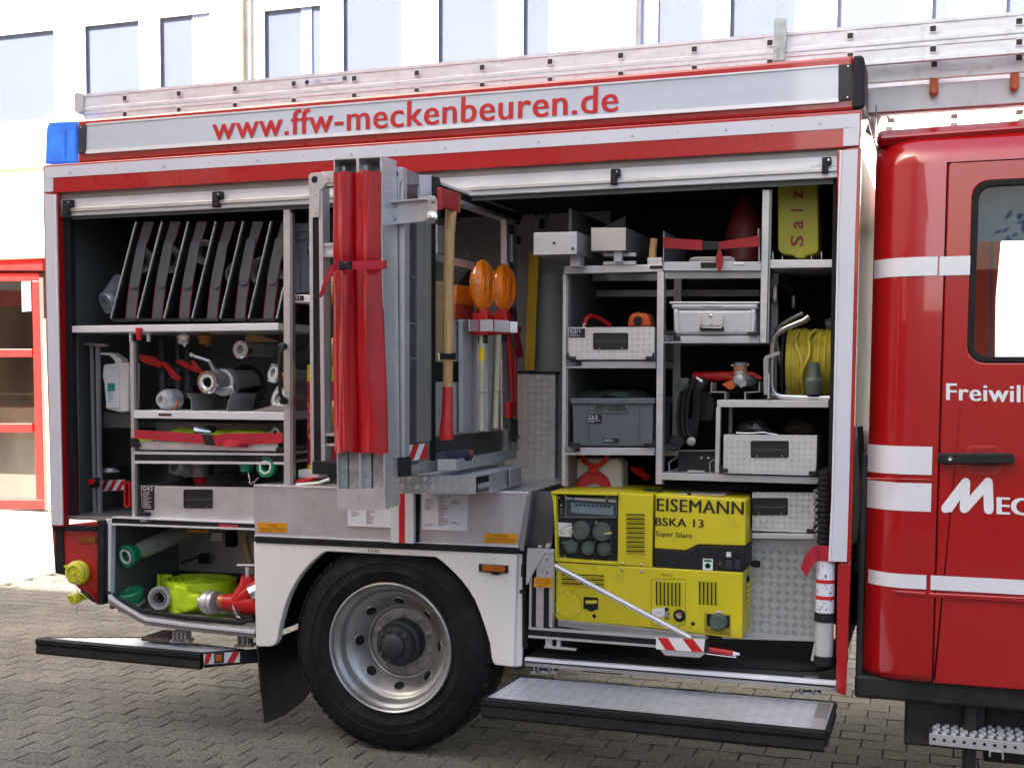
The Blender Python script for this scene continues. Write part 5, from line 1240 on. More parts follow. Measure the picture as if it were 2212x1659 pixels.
obj('hose', MB().tube([hit(527, 1155, .4), hit(532, 1180, .4), hit(540, 1215, .38), hit(547, 1240, .38)], .018, 10), mat('tan_hose', (.35, .26, .13), .6), ft, smooth=True)
obj('tag', MB().poly([(404, 1143), (450, 1145), (450, 1151), (404, 1150)], .4, .004), ylab, ft)
obj('lever', MB().tube([hit(391, 1216, .5), hit(420, 1205, .5), hit(440, 1200, .55)], .008, 6), grease, ft)
obj('lever_box', MB().poly([(428, 1196), (446, 1196), (446, 1217), (428, 1217)], .6, .04), black, ft)
ob('red_handle_frame', MB().ring([hit(x, y, .2) for x, y in rrect(267, 1040, 281, 1096, 4, 2)], [hit(x, y, .2) for x, y in rrect(271, 1044, 277, 1092, 2, 2)], (0, .02, 0)), redplas)
# ================================================================== SWING-OUT RACK
RO = V((-1.972, -.65, 0)); yd = V((.075, .997, 0)).normalized(); xd = V((yd.y, -yd.x, 0))
FP = (RO, yd); SP = (RO, xd)
def FPo(d): return (RO+yd*d, yd)
def SPo(d): return (RO+xd*d, xd)
RK = thing('swing_out_rack', 'aluminium tool rack swung out of the middle of the truck', 'rack', (RO.x, RO.y, 1.3))
def rp(name, pts, pl, dep, m_, bevel=0, parent=None): return obj(name, MB().poly(pts, pl, dep), m_, parent or RK, bevel=bevel)
# left post
rp('post', [(667, 385), (674.5, 385), (678, 1022), (671, 1022)], FP, .05, alux, .002)
rp('post_inlay', [(674.5, 465), (687.5, 465), (693, 1000), (681, 1000)], FPo(.004), .04, rubber)
rp('post', [(687.5, 405), (696, 405), (702, 1000), (693.5, 1000)], FP, .05, alux, .002)
rp('gusset', [(666.5, 380), (671, 375), (692, 373), (704, 378), (721.5, 377), (721.5, 394), (704, 396), (696, 408), (690, 411), (689, 470), (675, 470), (674, 411), (667, 404)], FPo(-.006), .006, alup, .001)
rp('top_rail', [(694, 371.5), (722, 370), (722, 377), (694, 378.5)], FP, .05, alux, .001); rp('top_rail', [(694, 397), (722, 394), (722, 402), (694, 404)], FP, .05, alux, .001)
gh = MB(); sg = MB()
gh.lathe(hit(679.5, 388.5, FPo(-.0062)), -yd, [(.014, 0), (.014, .0006), (0, .0007)], 18)
for a in ((710, 387), (681, 422), (681, 461)): sg.lathe(hit(*a, FPo(-.006)), -yd, [(.007, 0), (.007, .002), (.004, .002), (.004, .0005), (0, .0005)], 10)
obj('gusset_hole', gh, mat('hole_dark', None), RK); obj('gusset_screws', sg, steel, RK)
# inner thin profiles
rp('inner_profile', [(701.5, 405), (704, 405), (706, 1000), (703, 1000)], FPo(.03), .03, alux); rp('inner_profile', [(704.5, 560), (707, 560), (709.5, 1000), (707, 1000)], FPo(.05), .03, alud)
for a, c in ((526, 534), (548, 556)): rp('cross_rail', [(695, a), (721, a-.8), (721, c-.8), (695, c)], FPo(.01), .04, alux, .001)
rp('cross_rail', [(697, 534.5), (721, 533.5), (721, 547), (697, 548)], FPo(.02), .03, aluw)
for a, c in ((936, 942), (958, 964)): rp('cross_rail', [(700, a), (725, a), (725, c), (700, c)], FPo(.01), .04, alux, .001)
rp('cross_rail', [(700, 942), (725, 942), (725, 958), (700, 958)], FPo(.02), .03, rubber)
rp('bottom_rail', [(700, 1000), (845, 1000), (845, 1022), (700, 1020)], FPo(.01), .05, alud)
rp('foot_block', [(674, 995.5), (730, 996.5), (730, 1026), (674, 1024.5)], FPo(-.03), .07, black, .004)
rp('foot_block', [(843.5, 988.5), (872, 988), (873, 1030), (843.5, 1030.5)], FPo(-.03), .07, black, .004)
# right post
rp('post', [(843.5, 470), (850, 470), (850, 988), (844, 988)], FP, .05, alux, .002)
rp('post', [(850.3, 470), (859, 470), (859.5, 988), (850.3, 988)], FPo(.008), .04, aluw, .002)
rp('post', [(859.4, 470), (873, 470), (873, 988), (859.8, 988)], FP, .05, alux, .002)
rp('post', [(843, 365), (870, 362), (870, 470), (843, 470)], FPo(.004), .04, alux, .002)
rp('gusset', [(838, 368), (842, 363), (866, 361), (868.5, 366), (868.5, 388), (862, 400), (861, 432), (849, 432), (848.5, 400), (840, 392)], FPo(-.006), .006, alup, .001)
gh = MB().lathe(hit(852, 377, FPo(-.0062)), -yd, [(.016, 0), (.016, .0006), (0, .0007)], 18); obj('gusset_hole', gh, mat('hole_dark', None), RK)
sg = MB()
for a in ((854, 412), (854, 427)): sg.lathe(hit(*a, FPo(-.006)), -yd, [(.007, 0), (.007, .002), (.004, .002), (.004, .0005), (0, .0005)], 10)
obj('gusset_screws', sg, steel, RK)
# bolted latch plate
rp('latch_plate', [(844, 436), (908, 430), (918, 425), (930, 423), (938, 424), (943, 432), (944, 470), (941, 478), (920, 477), (846, 483)], FPo(-.03), .005, alup, .001)
rp('latch_flange', [(842, 434), (917, 428), (919, 431), (844, 438)], FPo(-.055), .03, alup); rp('latch_flange', [(846, 481), (919, 475), (920, 478), (847, 485)], FPo(-.05), .03, alup)
sg = MB()
for a in ((852, 445), (852, 472), (935, 434)): sg.lathe(hit(*a, FPo(-.032)), -yd, [(.009, 0), (.009, .003), (0, .005)], 12)
obj('latch_rivets', sg, alud, RK)
bo = MB(); c = hit(932, 470, FPo(-.036))
bo.lathe(c, -yd, [(.024, -.01), (.024, .004), (.018, .006), (.018, .018), (.012, .02), (.012, .03), (.008, .034), (0, .034)], 6 if False else 14)
obj('latch_bolt', bo, steel, RK, smooth=True)
# side of the rack
rp('side_top_beam', [(866, 362), (909, 378), (912, 384), (914, 400), (870, 400)], SP, .04, alud, .002)
rp('side_sheet', [(870, 398), (903, 398), (903, 455), (903, 1000), (874, 1004)], SPo(-.01), .01, mat('smoked_steel', (.14, .14, .135), .35, .7, var=.2, vs=2, stretch=(1, 1, .2)))
rp('side_channel', [(903, 470), (921, 470), (921, 953), (903, 955)], SPo(.0), .02, mat('grey_green_alu', (.28, .30, .28), .45, .5), .002)
rp('side_channel', [(921.5, 470), (932, 470), (932, 952), (921.5, 953)], SPo(-.006), .02, mat('grey_green_alu', None), .002)
rp('side_channel', [(932.5, 455), (941, 452), (941, 998), (932.5, 999)], SPo(-.008), .01, dark)
rp('top_corner', [(908, 379), (934, 379), (934, 424), (910, 424)], SPo(.006), .02, aluw, .002)
rp('corner_cap', [(934, 380), (950, 384), (953, 396), (953, 470), (935, 470)], SPo(.01), .03, black, .003)
pins = MB()
for a in ((885, 453), (887, 567), (889, 700), (893, 775), (885, 600), (884, 724)): pins.lathe(hit(*a, SPo(-.0098)), xd, [(.005, 0), (.005, .015), (0, .016)], 8)
obj('side_pins', pins, steel, RK)
hz = rp('hazard_board', [(875, 962), (923, 958), (923, 991), (876, 997)], SPo(.004), .004, whitep)
for k in range(3):
    x = [875, 887, 909][k]; w_ = [0, 13, 13][k]
    q = [(876, 963), (883, 962), (876, 990)] if k == 0 else ([(893, 960.5), (906, 959.5), (893, 994.5), (881, 996)] if k == 1 else [(919, 958.5), (923, 958.2), (923, 990.6), (905, 993.5)])
    rp('hazard_stripe', q, SPo(.0055), .0014, redtxt, parent=hz)
rp('side_bottom_beam', [(873, 1006), (947, 994), (1116, 972), (1116, 990), (945, 1018), (874, 1030)], SPo(.0), .04, alud, .003)
o_ = MB()
for a in ((892, 1014), (904, 1010)): o_.lathe(hit(*a, SPo(.0)), xd, [(.008, 0), (.008, .003), (0, .005)], 10)
obj('beam_rivets', o_, steel, RK)
rp('back_plate', [(940, 945), (1100, 928), (1100, 975), (940, 1000)], SPo(-.03), .01, mat('smoked_steel', None))
rp('side_top_rail', [(953, 394), (1123, 458), (1123, 463), (953, 400)], SPo(.004), .05, alux, .001)
rp('side_top_rail', [(953, 400), (1123, 463), (1123, 477), (953, 418)], SPo(-.002), .04, rubber)
rp('side_top_rail', [(996, 432), (1120, 477), (1120, 483), (996, 441)], SPo(.004), .05, alux, .001)
rp('rear_post', [(1094, 470), (1100, 472), (1103, 976), (1098, 977)], SPo(.0), .03, alux, .001); rp('rear_post', [(1100.5, 472), (1106, 474), (1109, 976), (1103.5, 976)], SPo(-.005), .03, aluw); rp('rear_post', [(1106.5, 474), (1116, 476), (1119, 974), (1109.5, 976)], SPo(.0), .03, alux, .001)
rp('rear_clip', [(1100, 486), (1110, 486), (1110, 506), (1100, 506)], SPo(.008), .008, grease, .001); rp('rear_clip', [(1099, 566), (1110, 566), (1110, 592), (1100, 592)], SPo(.008), .008, alud, .001); rp('rear_corner', [(1116, 459), (1124, 459), (1124, 486), (1117, 486)], SPo(.01), .03, black, .002)
rp('mid_rail', [(938, 547), (1026, 567), (1026, 584), (938, 561)], SPo(-.02), .03, alux, .001)
rp('inner_upright', [(945, 486), (958, 488), (958, 548), (946, 546)], SPo(-.02), .03, alux)
rp('inner_panel', [(940, 607), (957, 608), (957, 782), (940, 782)], SPo(-.03), .01, wood2)
rp('inner_sheet', [(956, 690), (1000, 690), (1000, 780), (956, 780)], SPo(-.03), .006, alup); rp('inner_sheet', [(940, 826), (1000, 826), (1000, 940), (942, 940)], SPo(-.03), .006, alup)
rp('inner_gap', [(940, 781), (1000, 781), (1000, 825), (940, 825)], SPo(-.06), .006, dark)
rp('sheet_holder', [(999, 690), (1031, 690), (1033, 935), (1000, 935)], SPo(.0), .02, alup, .002)
rp('sheet_holder', [(1052, 700), (1066, 700), (1068, 932), (1054, 932)], SPo(.03), .05, alup, .002)
rp('sheet_holder', [(1084, 700), (1100, 700), (1100, 928), (1086, 928)], SPo(.0), .01, alup, .002)
rp('lamp_clamp', [(1015, 691), (1036, 691), (1036, 716), (1015, 716)], SPo(.05), .006, alup, .001); rp('lamp_clamp', [(1036.5, 691), (1064, 691), (1065, 716), (1037, 716)], FPo(.35), .006, alup, .001)
rp('lamp_clamp', [(1068, 691), (1100, 693), (1100, 718), (1068, 717)], FPo(.45), .006, alup, .001); rp('lamp_clamp', [(1101, 695), (1117, 695), (1117, 719), (1101, 719)], FPo(.55), .008, whitep, .003)
sc = MB()
for a in ((989, 694), (989, 708), (1004, 694), (1004, 708)): sc.lathe(hit(*a, SPo(.002)), xd, [(.006, 0), (.006, .003), (0, .004)], 8)
obj('clamp_rivets', sc, alud, RK)
rp('rope_clip', [(954, 682), (960, 682), (966, 683), (957, 690)], SPo(.0), .004, alud) if False else None
# tray below
tr = obj('tool_tray', MB().poly(rrect(945, 992, 985, 1016, 3, 2), YP(-.36), .004), alup, RK, bevel=.001)
obj('tray_wall', MB().poly([(985, 993), (1000, 989), (1006, 996), (1020, 996), (1026, 984), (1116, 970), (1116, 990), (986, 1016)], XP(hit(985, 1000, YP(-.36)).x), .003), alup, tr)
obj('tray_floor', MB().poly([(945, 1015), (985, 1015), (985, 1017), (945, 1017)], YP(-.355), .7), alup, tr)
# chequered tube holder (front) --------------------------------------------
HP = FPo(-.14)
hd = rp('tube_holder', [(720.5, 345), (723, 345), (731, 1100), (728.5, 1100)], HP, .13, plate, .001)
rp('holder_wall', [(820.5, 340), (823.5, 340), (832, 1098), (829, 1098)], HP, .13, plate, .001, parent=hd)
rp('holder_divider', [(769, 343), (775, 343), (779, 1056), (776, 1056)], HP, .12, plate, .001, parent=hd)
rp('holder_back', [(721, 345), (823, 340), (831, 1098), (729, 1100)], FPo(-.02), .004, alup, parent=hd)
rp('holder_top', [(720.5, 343), (823.5, 337), (823.5, 340), (720.5, 346)], HP, .13, plate, parent=hd)
rp('holder_front_plate', [(729, 1056), (831, 1054.5), (832, 1100), (730, 1102)], FPo(-.144), .003, plate, .001, parent=hd)
for a, c in (((731, 750), (753, 775)), ((781, 801), (805, 829))):
    for g in (a, c): rp('steel_channel', [(g[0], 960), (g[1], 960), (g[1]+1, 1056), (g[0]+1, 1056)], FPo(-.11), .03, galv, .003, parent=hd)
    rp('channel_slot', [(a[1], 960), (c[0], 960), (c[0], 1056), (a[1], 1056)], FPo(-.09), .01, mat('slot_green_dark', (.02, .035, .033), .5), parent=hd)
# red tarpaulin covers
def bag(name, lab, tab, seed, folds):
    T_ = thing(name, lab, 'bag', hit(tab[-1][1]+20, tab[-1][0], HP), 'red tarpaulin tubes on the rack')
    rr = random.Random(seed)
    y0, y1 = tab[0][0], tab[-1][0]
    tb = [((y-y0)/(y1-y0), a, b_) for y, a, b_ in tab]
    ph = [rr.uniform(0, 6) for _ in range(8)]
    def f(s, t_):
        a, b_ = interp(tb, t_)
        x = a+(b_-a)*s; y = y0+(y1-y0)*t_
        bulge = .052*(max(0, math.sin(math.pi*(.04+.92*s)))**.55)
        for k, (amp, fs_, ft, sh) in enumerate(folds): bulge += amp*math.sin(fs_*s*6.28+ft*t_*6.28+ph[k]+sh*math.sin(t_*9+ph[k]))*math.sin(math.pi*s)
        bulge -= .009*math.exp(-((y-573)/16)**2)
        xx = x+1.6*math.sin(t_*7+ph[5])*(s-.5)+.35*math.sin(t_*19+ph[6])
        yy = y+(2.0*math.sin(s*9+ph[7]) if t_ > .98 or t_ < .02 else 0)
        return hit(xx, yy, HP)-yd*(bulge-.012)
    o = sheet('cover', f, 34, 110, redfab, T_, thv=yd*.012)
    return T_
bag('tarpaulin_tube', 'left red tarpaulin cover strapped upright in the chequered holder', [(374, 722, 769), (560, 720, 768), (760, 722, 771), (976, 724.5, 775)], 4, [(.007, 1.1, .35, .3), (.004, 2.1, -.5, .4), (.0015, 4.3, 1.1, .5)])
bag('tarpaulin_tube', 'right, wider red tarpaulin cover strapped upright in the chequered holder', [(372, 768, 824), (560, 768, 823), (760, 773, 830), (978, 777, 838)], 9, [(.011, .9, .3, .35), (.006, 1.8, -.45, .5), (.002, 4.1, 1.0, .5)])
pe = MB()
for x, y in ((743, 372), (791, 370)): pe.tube([hit(x, y+10, FPo(-.09)), hit(x, y-12, FPo(-.09))], .010, 12)
obj('tube_end', pe, galv, hd)
ink = mat('faded_ink', (.16, .02, .03), .6)
for i, (x, y, w_, h_) in enumerate(((808, 385, 9, 5), (808, 396, 8, 4), (809, 421, 8, 4), (809, 428, 7, 3))):
    obj('ink_mark', MB().poly([(x, y), (x+w_, y), (x+w_, y+h_), (x, y+h_)], FPo(-.192), .0008), ink, hd) if False else None
stp = rp('strap', [(727, 565), (831, 563), (831, 581), (727, 583)], FPo(-.205), .004, redweb, .001)
obj('strap_side', MB().prism([hit(831, 563, FPo(-.205)), hit(831, 581, FPo(-.205)), hit(838, 580, FPo(-.04)), hit(838, 563, FPo(-.04))], -xd*.003), redweb, stp)
bk = rp('buckle', [(730, 564), (738, 563), (741, 567), (747, 567), (750, 563), (756, 563), (757, 583), (750, 582), (747, 580), (741, 580), (738, 584), (731, 585)], FPo(-.218), .016, black, .003, parent=stp)
rp('strap_anchor', [(831, 564), (841, 566), (844, 572), (841, 579), (831, 580)], FPo(-.02), .004, alup, parent=stp)
t3 = [(0, 727, 565, 727, 583), (.3, 713, 575, 717, 592), (.6, 700, 602, 708, 610), (.85, 692, 630, 701, 634), (1, 688, 642, 692, 643)]
def tf(s, t_):
    a = interp(t3, s); return hit(a[0]+(a[2]-a[0])*t_, a[1]+(a[3]-a[1])*t_, FPo(-.205-.02*math.sin(s*3)))
sheet('strap_tail', tf, 18, 2, redweb, stp, thv=yd*.003)
# axe
AX = thing('fire_axe', 'wooden-handled fire axe with red head and red handle end, hung on the rack', 'axe', hit(966, 948, SPo(.05)))
hdl = [hit(x, y, SPo(.045)) for x, y in ((974, 436), (974, 462), (971, 520), (968.5, 600), (968, 700), (968, 760), (967, 838))]
obj('handle', MB().tube(hdl, [.019, .0235, .021, .0215, .022, .021, .0205], 14), wood, AX, smooth=True)
hdl2 = [hit(x, y, SPo(.045)) for x, y in ((967, 836), (967, 845), (966, 900), (964, 935), (964.5, 949))]
obj('handle_end', MB().tube(hdl2, [.0212, .022, .024, .029, .029], 14), redplas, AX, smooth=True)
hp_ = [(954, 405), (962, 408), (976, 412), (990, 417), (992, 420), (990, 458), (986, 457), (972, 452), (966, 449), (954, 454)]
obj('head', MB().poly(hp_, SPo(.070), .022), mat('axe_red', (.40, .02, .02), .5, bump=.2, bs=60, dirt=((.3, .12, .05), .5, 30, .55)), AX, bevel=.004)
obj('cutting_edge', MB().poly([(990, 417), (996, 421), (995, 461), (990, 458)], SPo(.068), .016), mat('rusty_edge', (.38, .12, .04), .5, .3), AX, bevel=.003)
text('handle_letters', 'F M', 985, 981, 472, 506, 6, SPo(.068), yelltxt, AX, vert=(9, .5), bold=.01)
cl = rp('leather_clasp', [(953, 763), (976, 764), (980, 762), (986, 763), (985, 777), (978, 777), (953, 776)], SPo(.075), .006, black, .002)
obj('clasp_ring', MB().tube([hit(947, 762, SPo(.07)), hit(955, 761, SPo(.07)), hit(956, 777, SPo(.07)), hit(948, 778, SPo(.07)), hit(947, 762, SPo(.07))], .003, 5), steel, cl)
# amber lamps
lens_r = mat('ribbed_amber', (.56, .15, .008), .18, var=.3, vs=30, coat=1, trans=.25, emit=.03, bump=.6, bs=90, stretch=(1, 1, .15))
for k, (cx_, cy_, r, dz, bx, lab) in enumerate(((1043, 617, .107, .55, 1043, 'left amber flash lamp on a beige pole, red base, in the rack side'), (1088, 622, .104, .6, 1086, 'right amber flash lamp on a beige pole, red base, in the rack side'))):
    T_ = thing('warning_lamp', lab, 'lamp', hit(bx, 930, SPo(.04)), 'amber warning lamps on the rack')
    c = hit(cx_, cy_, SPo(.05))
    pr = [(0, -.036), (.03, -.037), (.06, -.034), (.085, -.026), (.098, -.014), (.107, -.004), (.107, .004), (.098, .014), (.085, .026), (.06, .034), (.03, .037), (0, .036)]
    lens_m = MB().lathe(c, xd, [(a*r/.107, t_) for a, t_ in pr], 32)
    for i_ in range(len(lens_m.v)): 
        v_ = lens_m.v[i_]-c; v_.z *= 1.04
        lens_m.v[i_] = c+v_
    obj('lens', lens_m, lens_r, T_, smooth=True)
    for s_ in (-1, 1):
        for rr_ in (.03, .05, .07, .088): obj('lens_rib', MB().lathe(c+xd*s_*(.037-.6*max(0, rr_-.05)**1.2*1.2), xd, [(rr_-.003, 0), (rr_, s_*.003), (rr_+.003, 0), (rr_, -s_*.003)], 28, closed=True), lens_r, T_, smooth=True)
    cb = hit(bx, 700, SPo(.05))
    obj('base', MB().box(cb.x-.036, cb.x+.036, cb.y-.05, cb.y+.05, cb.z-.05, cb.z+.045).lathe(cb, (0, 0, 1), [(.03, .03), (.03, .062), (.022, .07), (0, .07)], 16), redplas, T_, bevel=.008, seg=3)
    obj('collar', MB().tube([cb-V((0, 0, .05)), cb-V((0, 0, .085))], .022, 14), black, T_)
    p1 = [hit(1041, 735, SPo(.05)), hit(1077, 738, SPo(.05))][k]; p2 = [hit(1040, 930, SPo(.05)), hit(1070, 925, SPo(.05))][k]
    obj('pole', MB().tube([p1+V((0, 0, .03)), p2], .0135, 14), beige, T_, smooth=True)
    obj('pole_label', MB().lathe(p1-V((0, 0, [.06, .05][k])), (p2-p1).normalized(), [(.0142, -.025), (.0142, .03)], 14), mat('yellow_label', (.75, .55, .01), .4), T_)
    obj('retaining_ring', MB().tube([hit([1034, 1068][k], 848+k*-2, SPo(.09)), hit([1056, 1090][k], 848-k*2, SPo(.06))], .003, 5), steel, T_)
rp('lamp_label', [(1022, 693), (1050, 693), (1050, 699), (1022, 699)], FPo(.34), .001, paper) if False else None
ap_ = thing('amber_reflector', 'flat amber and red reflector panel standing between axe and flash lamps', 'reflector', hit(1000, 690, SPo(.0)))
obj('panel', MB().poly([(987, 616), (1024, 620), (1024, 660), (985, 655)], SPo(-.02), .02), amber, ap_); obj('red_foot', MB().poly([(985, 655), (1024, 660), (1024, 692), (983, 690)], SPo(-.02), .02), mat('dark_red_plastic', (.25, .03, .015), .4), ap_)
obj('black_bag', MB().poly([(990, 610), (1010, 590), (1025, 575), (1027, 618)], SPo(-.04), .03), dark, RK)
# bolt cutter and red strap at the rear post
bc_ = thing('bolt_cutter', 'bolt cutter with red handles and black jaws hung at the back of the rack', 'bolt cutter', hit(1112, 960, SPo(.03)))
for s_ in (0, 1):
    P_ = [hit(x, y, SPo(.03)) for x, y in ([(1100, 722), (1104, 800), (1106, 860), (1107, 895)] if s_ == 0 else [(1114, 750), (1112, 800), (1113, 860), (1111, 895)])]
    obj('handle', MB().tube(P_, [.011, .009, .010, .014], 10), redplas, bc_, smooth=True)
obj('joint', MB().poly([(1101, 868), (1117, 868), (1118, 905), (1102, 903)], SPo(.05), .02), redplas, bc_, bevel=.004)
obj('jaws', MB().poly([(1103, 904), (1119, 904), (1120, 940), (1117, 955), (1106, 955), (1103, 935)], SPo(.045), .015), grease, bc_, bevel=.003)
s_ = MB(); 
for a in ((1109, 902), (1111, 945), (1119, 944)): s_.lathe(hit(*a, SPo(.046)), xd, [(.007, 0), (.007, .006), (0, .008)], 10)
obj('bolts', s_, steel, bc_)
rs = thing('red_strap', 'red webbing strap hanging from the rear post of the rack', 'strap', hit(1118, 770, SPo(.06)))
sheet('webbing', lambda s, t_: hit(1106+12*s+t_*13, 706+t_*68-s*3, SPo(.06+.01*math.sin(t_*4))), 4, 10, redweb, rs)
obj('handle_end', MB().poly([(1119, 704), (1127, 704), (1127, 719), (1119, 719)], SPo(.06), .03), redplas, rs, bevel=.003)
ob('black_pouch', MB().poly([(1101, 668), (1108, 660), (1117, 663), (1119, 700), (1103, 700)], SPo(.0), .05), rubber, .01, parent=RK)
wk = thing('tool_roll', 'dark rolled tool with wooden end lying in the rack tray', 'tool', hit(1000, 1000, YP(-.2)))
obj('roll', MB().tube([hit(950, 990, YP(-.25)), hit(1003, 984, YP(.0))], .028, 14), mat('blue_black_cloth', (.04, .045, .08), .7, var=.3), wk, smooth=True)
obj('wooden_end', MB().tube([hit(1001, 984, YP(.0)), hit(1016, 981, YP(.05))], .022, 14), mat('red_brown_wood', (.28, .10, .03), .5), wk, smooth=True)
# chequered runner carrying the rack
rn = thing('rack_runner', 'chequer-plate runner with corrugated hose end under the swung-out rack', 'runner', hit(930, 1060, YP(-.3)))
RY = -.34
obj('front_face', MB().poly([(843, 1029), (1028, 1028.5), (1028, 1067.5), (843, 1066)], YP(RY), .004), plated, rn, bevel=.001)
xr_ = hit(1028, 1050, YP(RY)).x; zt_, zb_ = hit(1028, 1029, YP(RY)).z, hit(1028, 1067, YP(RY)).z; xl_ = hit(843, 1050, YP(RY)).x
obj('tread', MB().box(xl_, xr_, RY+.004, .40, zt_-.003, zt_), platet, rn)
obj('side_face', MB().poly([(1058, 1024), (1101, 1014), (1103, 1054), (1058, 1064)], XP(xr_), .004), plate, rn)
obj('side_lip', MB().poly([(1028, 1028.5), (1058, 1023), (1058, 1026), (1028, 1031)], XP(xr_), .004), plate, rn)
obj('hollow', MB().box(xl_+.01, xr_-.006, RY+.006, .3, zb_+.004, zt_-.006), dark, rn)
ch = MB()
for k in range(9): ch.lathe(V((xr_-.035, RY+.05+k*.022, (zt_+zb_)/2-.012)), (0, 1, 0), [(.026, -.009), (.034, 0), (.026, .009)], 16)
obj('corrugated_hose', ch, alud, rn, smooth=True)
obj('flange', MB().poly([(1101, 1014), (1126, 1008), (1126, 1046), (1103, 1052)], XP(xr_+.02), .004), alup, rn)

# ================================================================== MIDDLE BAY behind the rack
cr = thing('plastic_crate', 'blue-grey plastic crate half hidden behind the left rack post', 'crate', hit(648, 632, .15))
obj('crate_wall', MB().poly([(633, 483), (676, 482), (676, 632), (634, 633)], .15, .45), crate, cr, bevel=.006)
for a, c in ((632, 677),): obj('crate_rim', MB().poly([(a, 483), (c, 482), (c, 500), (a, 501)], .142, .008), crate, cr, bevel=.002)
obj('crate_rib', MB().poly([(643, 500), (646, 500), (647, 632), (644, 632)], .144, .006), crate, cr); obj('crate_rib', MB().poly([(633, 515), (676, 514), (676, 517), (633, 518)], .143, .007), crate, cr)
plaque('G4/1', 664, 530, 690, 553, .14, cr)
bar('shelf', 619, 637, 653, 672, 637, 653, .09, .5, aluw, .002); plaque('G4/1', 628, 639, 656, 649.5, .088, TR)
ex = thing('fire_extinguisher', 'red fire extinguisher with yellow band behind the rack', 'fire extinguisher', hit(696, 1015, .25))
c = hit(687, 1015, .13); zt2 = hit(696, 780, .22).z; r_ = .088
obj('cylinder', MB().lathe(V((c.x, c.y+.09, c.z)), (0, 0, 1), [(.0, 0), (r_*.9, 0), (r_, .015), (r_, zt2-c.z-.06), (r_*.8, zt2-c.z-.02), (r_*.4, zt2-c.z), (.02, zt2-c.z+.01), (.02, zt2-c.z+.05), (0, zt2-c.z+.05)], 28), redplas, ex, smooth=True)
zy0, zy1 = hit(696, 824, .22).z, hit(696, 788, .22).z
obj('yellow_band', MB().lathe(V((c.x, c.y+.09, 0)), (0, 0, 1), [(r_+.001, zy0), (r_+.001, zy1)], 28), mat('yellow_label', None), ex, smooth=True)
zy0, zy1 = hit(696, 1015, .22).z, hit(696, 1003, .22).z
obj('yellow_foot', MB().lathe(V((c.x, c.y+.09, 0)), (0, 0, 1), [(r_+.001, zy0), (r_+.001, zy1)], 28), mat('yellow_label', None), ex, smooth=True)
obj('label_print', MB().lathe(V((c.x, c.y+.09, 0)), (0, 0, 1), [(r_+.0015, hit(696, 945, .22).z), (r_+.0015, hit(696, 870, .22).z)], 28), mat('pale_red_print', (.62, .10, .08), .4, var=.5, vs=40), ex, smooth=True)
obj('valve', MB().tube([hit(700, 770, .3), hit(710, 765, .3)], .02, 8), black, ex)
for k, (y, lab) in enumerate(((635, 'topmost amber beacon stacked behind the rack frame'), (768, 'middle amber beacon stacked behind the rack frame'), (903, 'lowest amber beacon stacked behind the rack frame'))):
    T_ = thing('amber_beacon', lab, 'beacon', hit(722, y+22, .05), 'amber beacons behind the rack'); c = hit(719, y, .0)
    obj('lens', MB().lathe(c, (0, 0, 1), [(.0, -.05), (.05, -.05), (.055, -.04), (.055, .035), (.045, .05), (0, .052)], 22), amber, T_, smooth=True)
    obj('cap', MB().lathe(c+V((0, 0, .05)), (0, 0, 1), [(.05, 0), (.045, .02), (0, .03)], 22), mat('salmon_plastic', (.72, .28, .14), .5), T_, smooth=True)
wl = thing('hand_winch', 'white and red hand tool lying on the wheel box left of the holder', 'tool', hit(650, 1040, .1))
obj('white_body', MB().poly([(643, 1014), (688, 1017), (688, 1034), (644, 1033)], .12, .1), whitep, wl, bevel=.006)
obj('red_grip', MB().poly([(640, 1036), (676, 1031), (684, 1033), (660, 1042), (640, 1043)], .08, .05), redplas, wl, bevel=.004)
obj('chrome_arm', MB().tube([hit(640, 1046, .05), hit(690, 1042, .05), hit(712, 1034, .06)], .008, 8), steel, wl)
gh_ = thing('grey_hose_end', 'dark coiled coupling in shadow right of the left upright', 'coupling', hit(655, 780, .4))
obj('ring', MB().lathe(hit(650, 772, .4), (-.2, -1, 0), [(.05, -.02), (.065, 0), (.05, .02), (.035, 0)], 24, closed=True), grease, gh_, smooth=True)
# items at the top of the middle bay
cv2 = thing('grey_cables', 'pale cable end hanging from the ceiling inside the rack frame', 'cable', hit(1003, 530, .4))
obj('cable', MB().tube([hit(996, 505, .5), hit(1003, 520, .48), hit(1007, 533, .45), hit(1011, 556, .42)], .005, 6), alud, cv2)
# ================================================================== RIGHT LOCKER
YR = .10
alus = mat('shelf_aluminium', (.50, .51, .54), .42, .5, var=.05, vs=5, stretch=(1, 5, 5))
vbar('upright_profile', 593, 1215.7, 1223.7, 1050, 1213, 1221, YR, .04, alux, .002); vbar('upright_groove', 600, 1225, 1228, 1050, 1222.5, 1226, YR+.01, .02, alud)
bar('top_beam', 1218.5, 575, 592, 1432, 571, 587, YR, .05, alux, .002)
bar('beam_bracket', 1218, 575, 592, 1256, 570, 590, YR-.006, .005, alup, .001)
vbar('upright_profile', 588, 1419.5, 1434.6, 1046, 1416, 1430, YR-.002, .05, alux, .002)
vbar('upright_profile', 410, 1647, 1663, 741, 1641, 1655, YR-.012, .05, alux, .002); vbar('upright_groove', 410, 1664, 1667, 741, 1657, 1660, YR, .03, alud)
def shelf(x0, a0, a1, x1, b0, b1, dep=.6, Y=YR, m_=None): m_ = alus if m_ in (None, aluw) else m_; return bar('shelf', x0, a0, a1, x1, b0, b1, Y, dep, m_, .0015)
shelf(1222.5, 780, 795.5, 1416, 780, 795.5); shelf(1221, 966.5, 983, 1413.5, 967.5, 983.5)
shelf(1433, 566, 585, 1644, 565.5, 585, Y=YR-.02); shelf(1433, 726, 741.5, 1640.5, 726, 741.5)
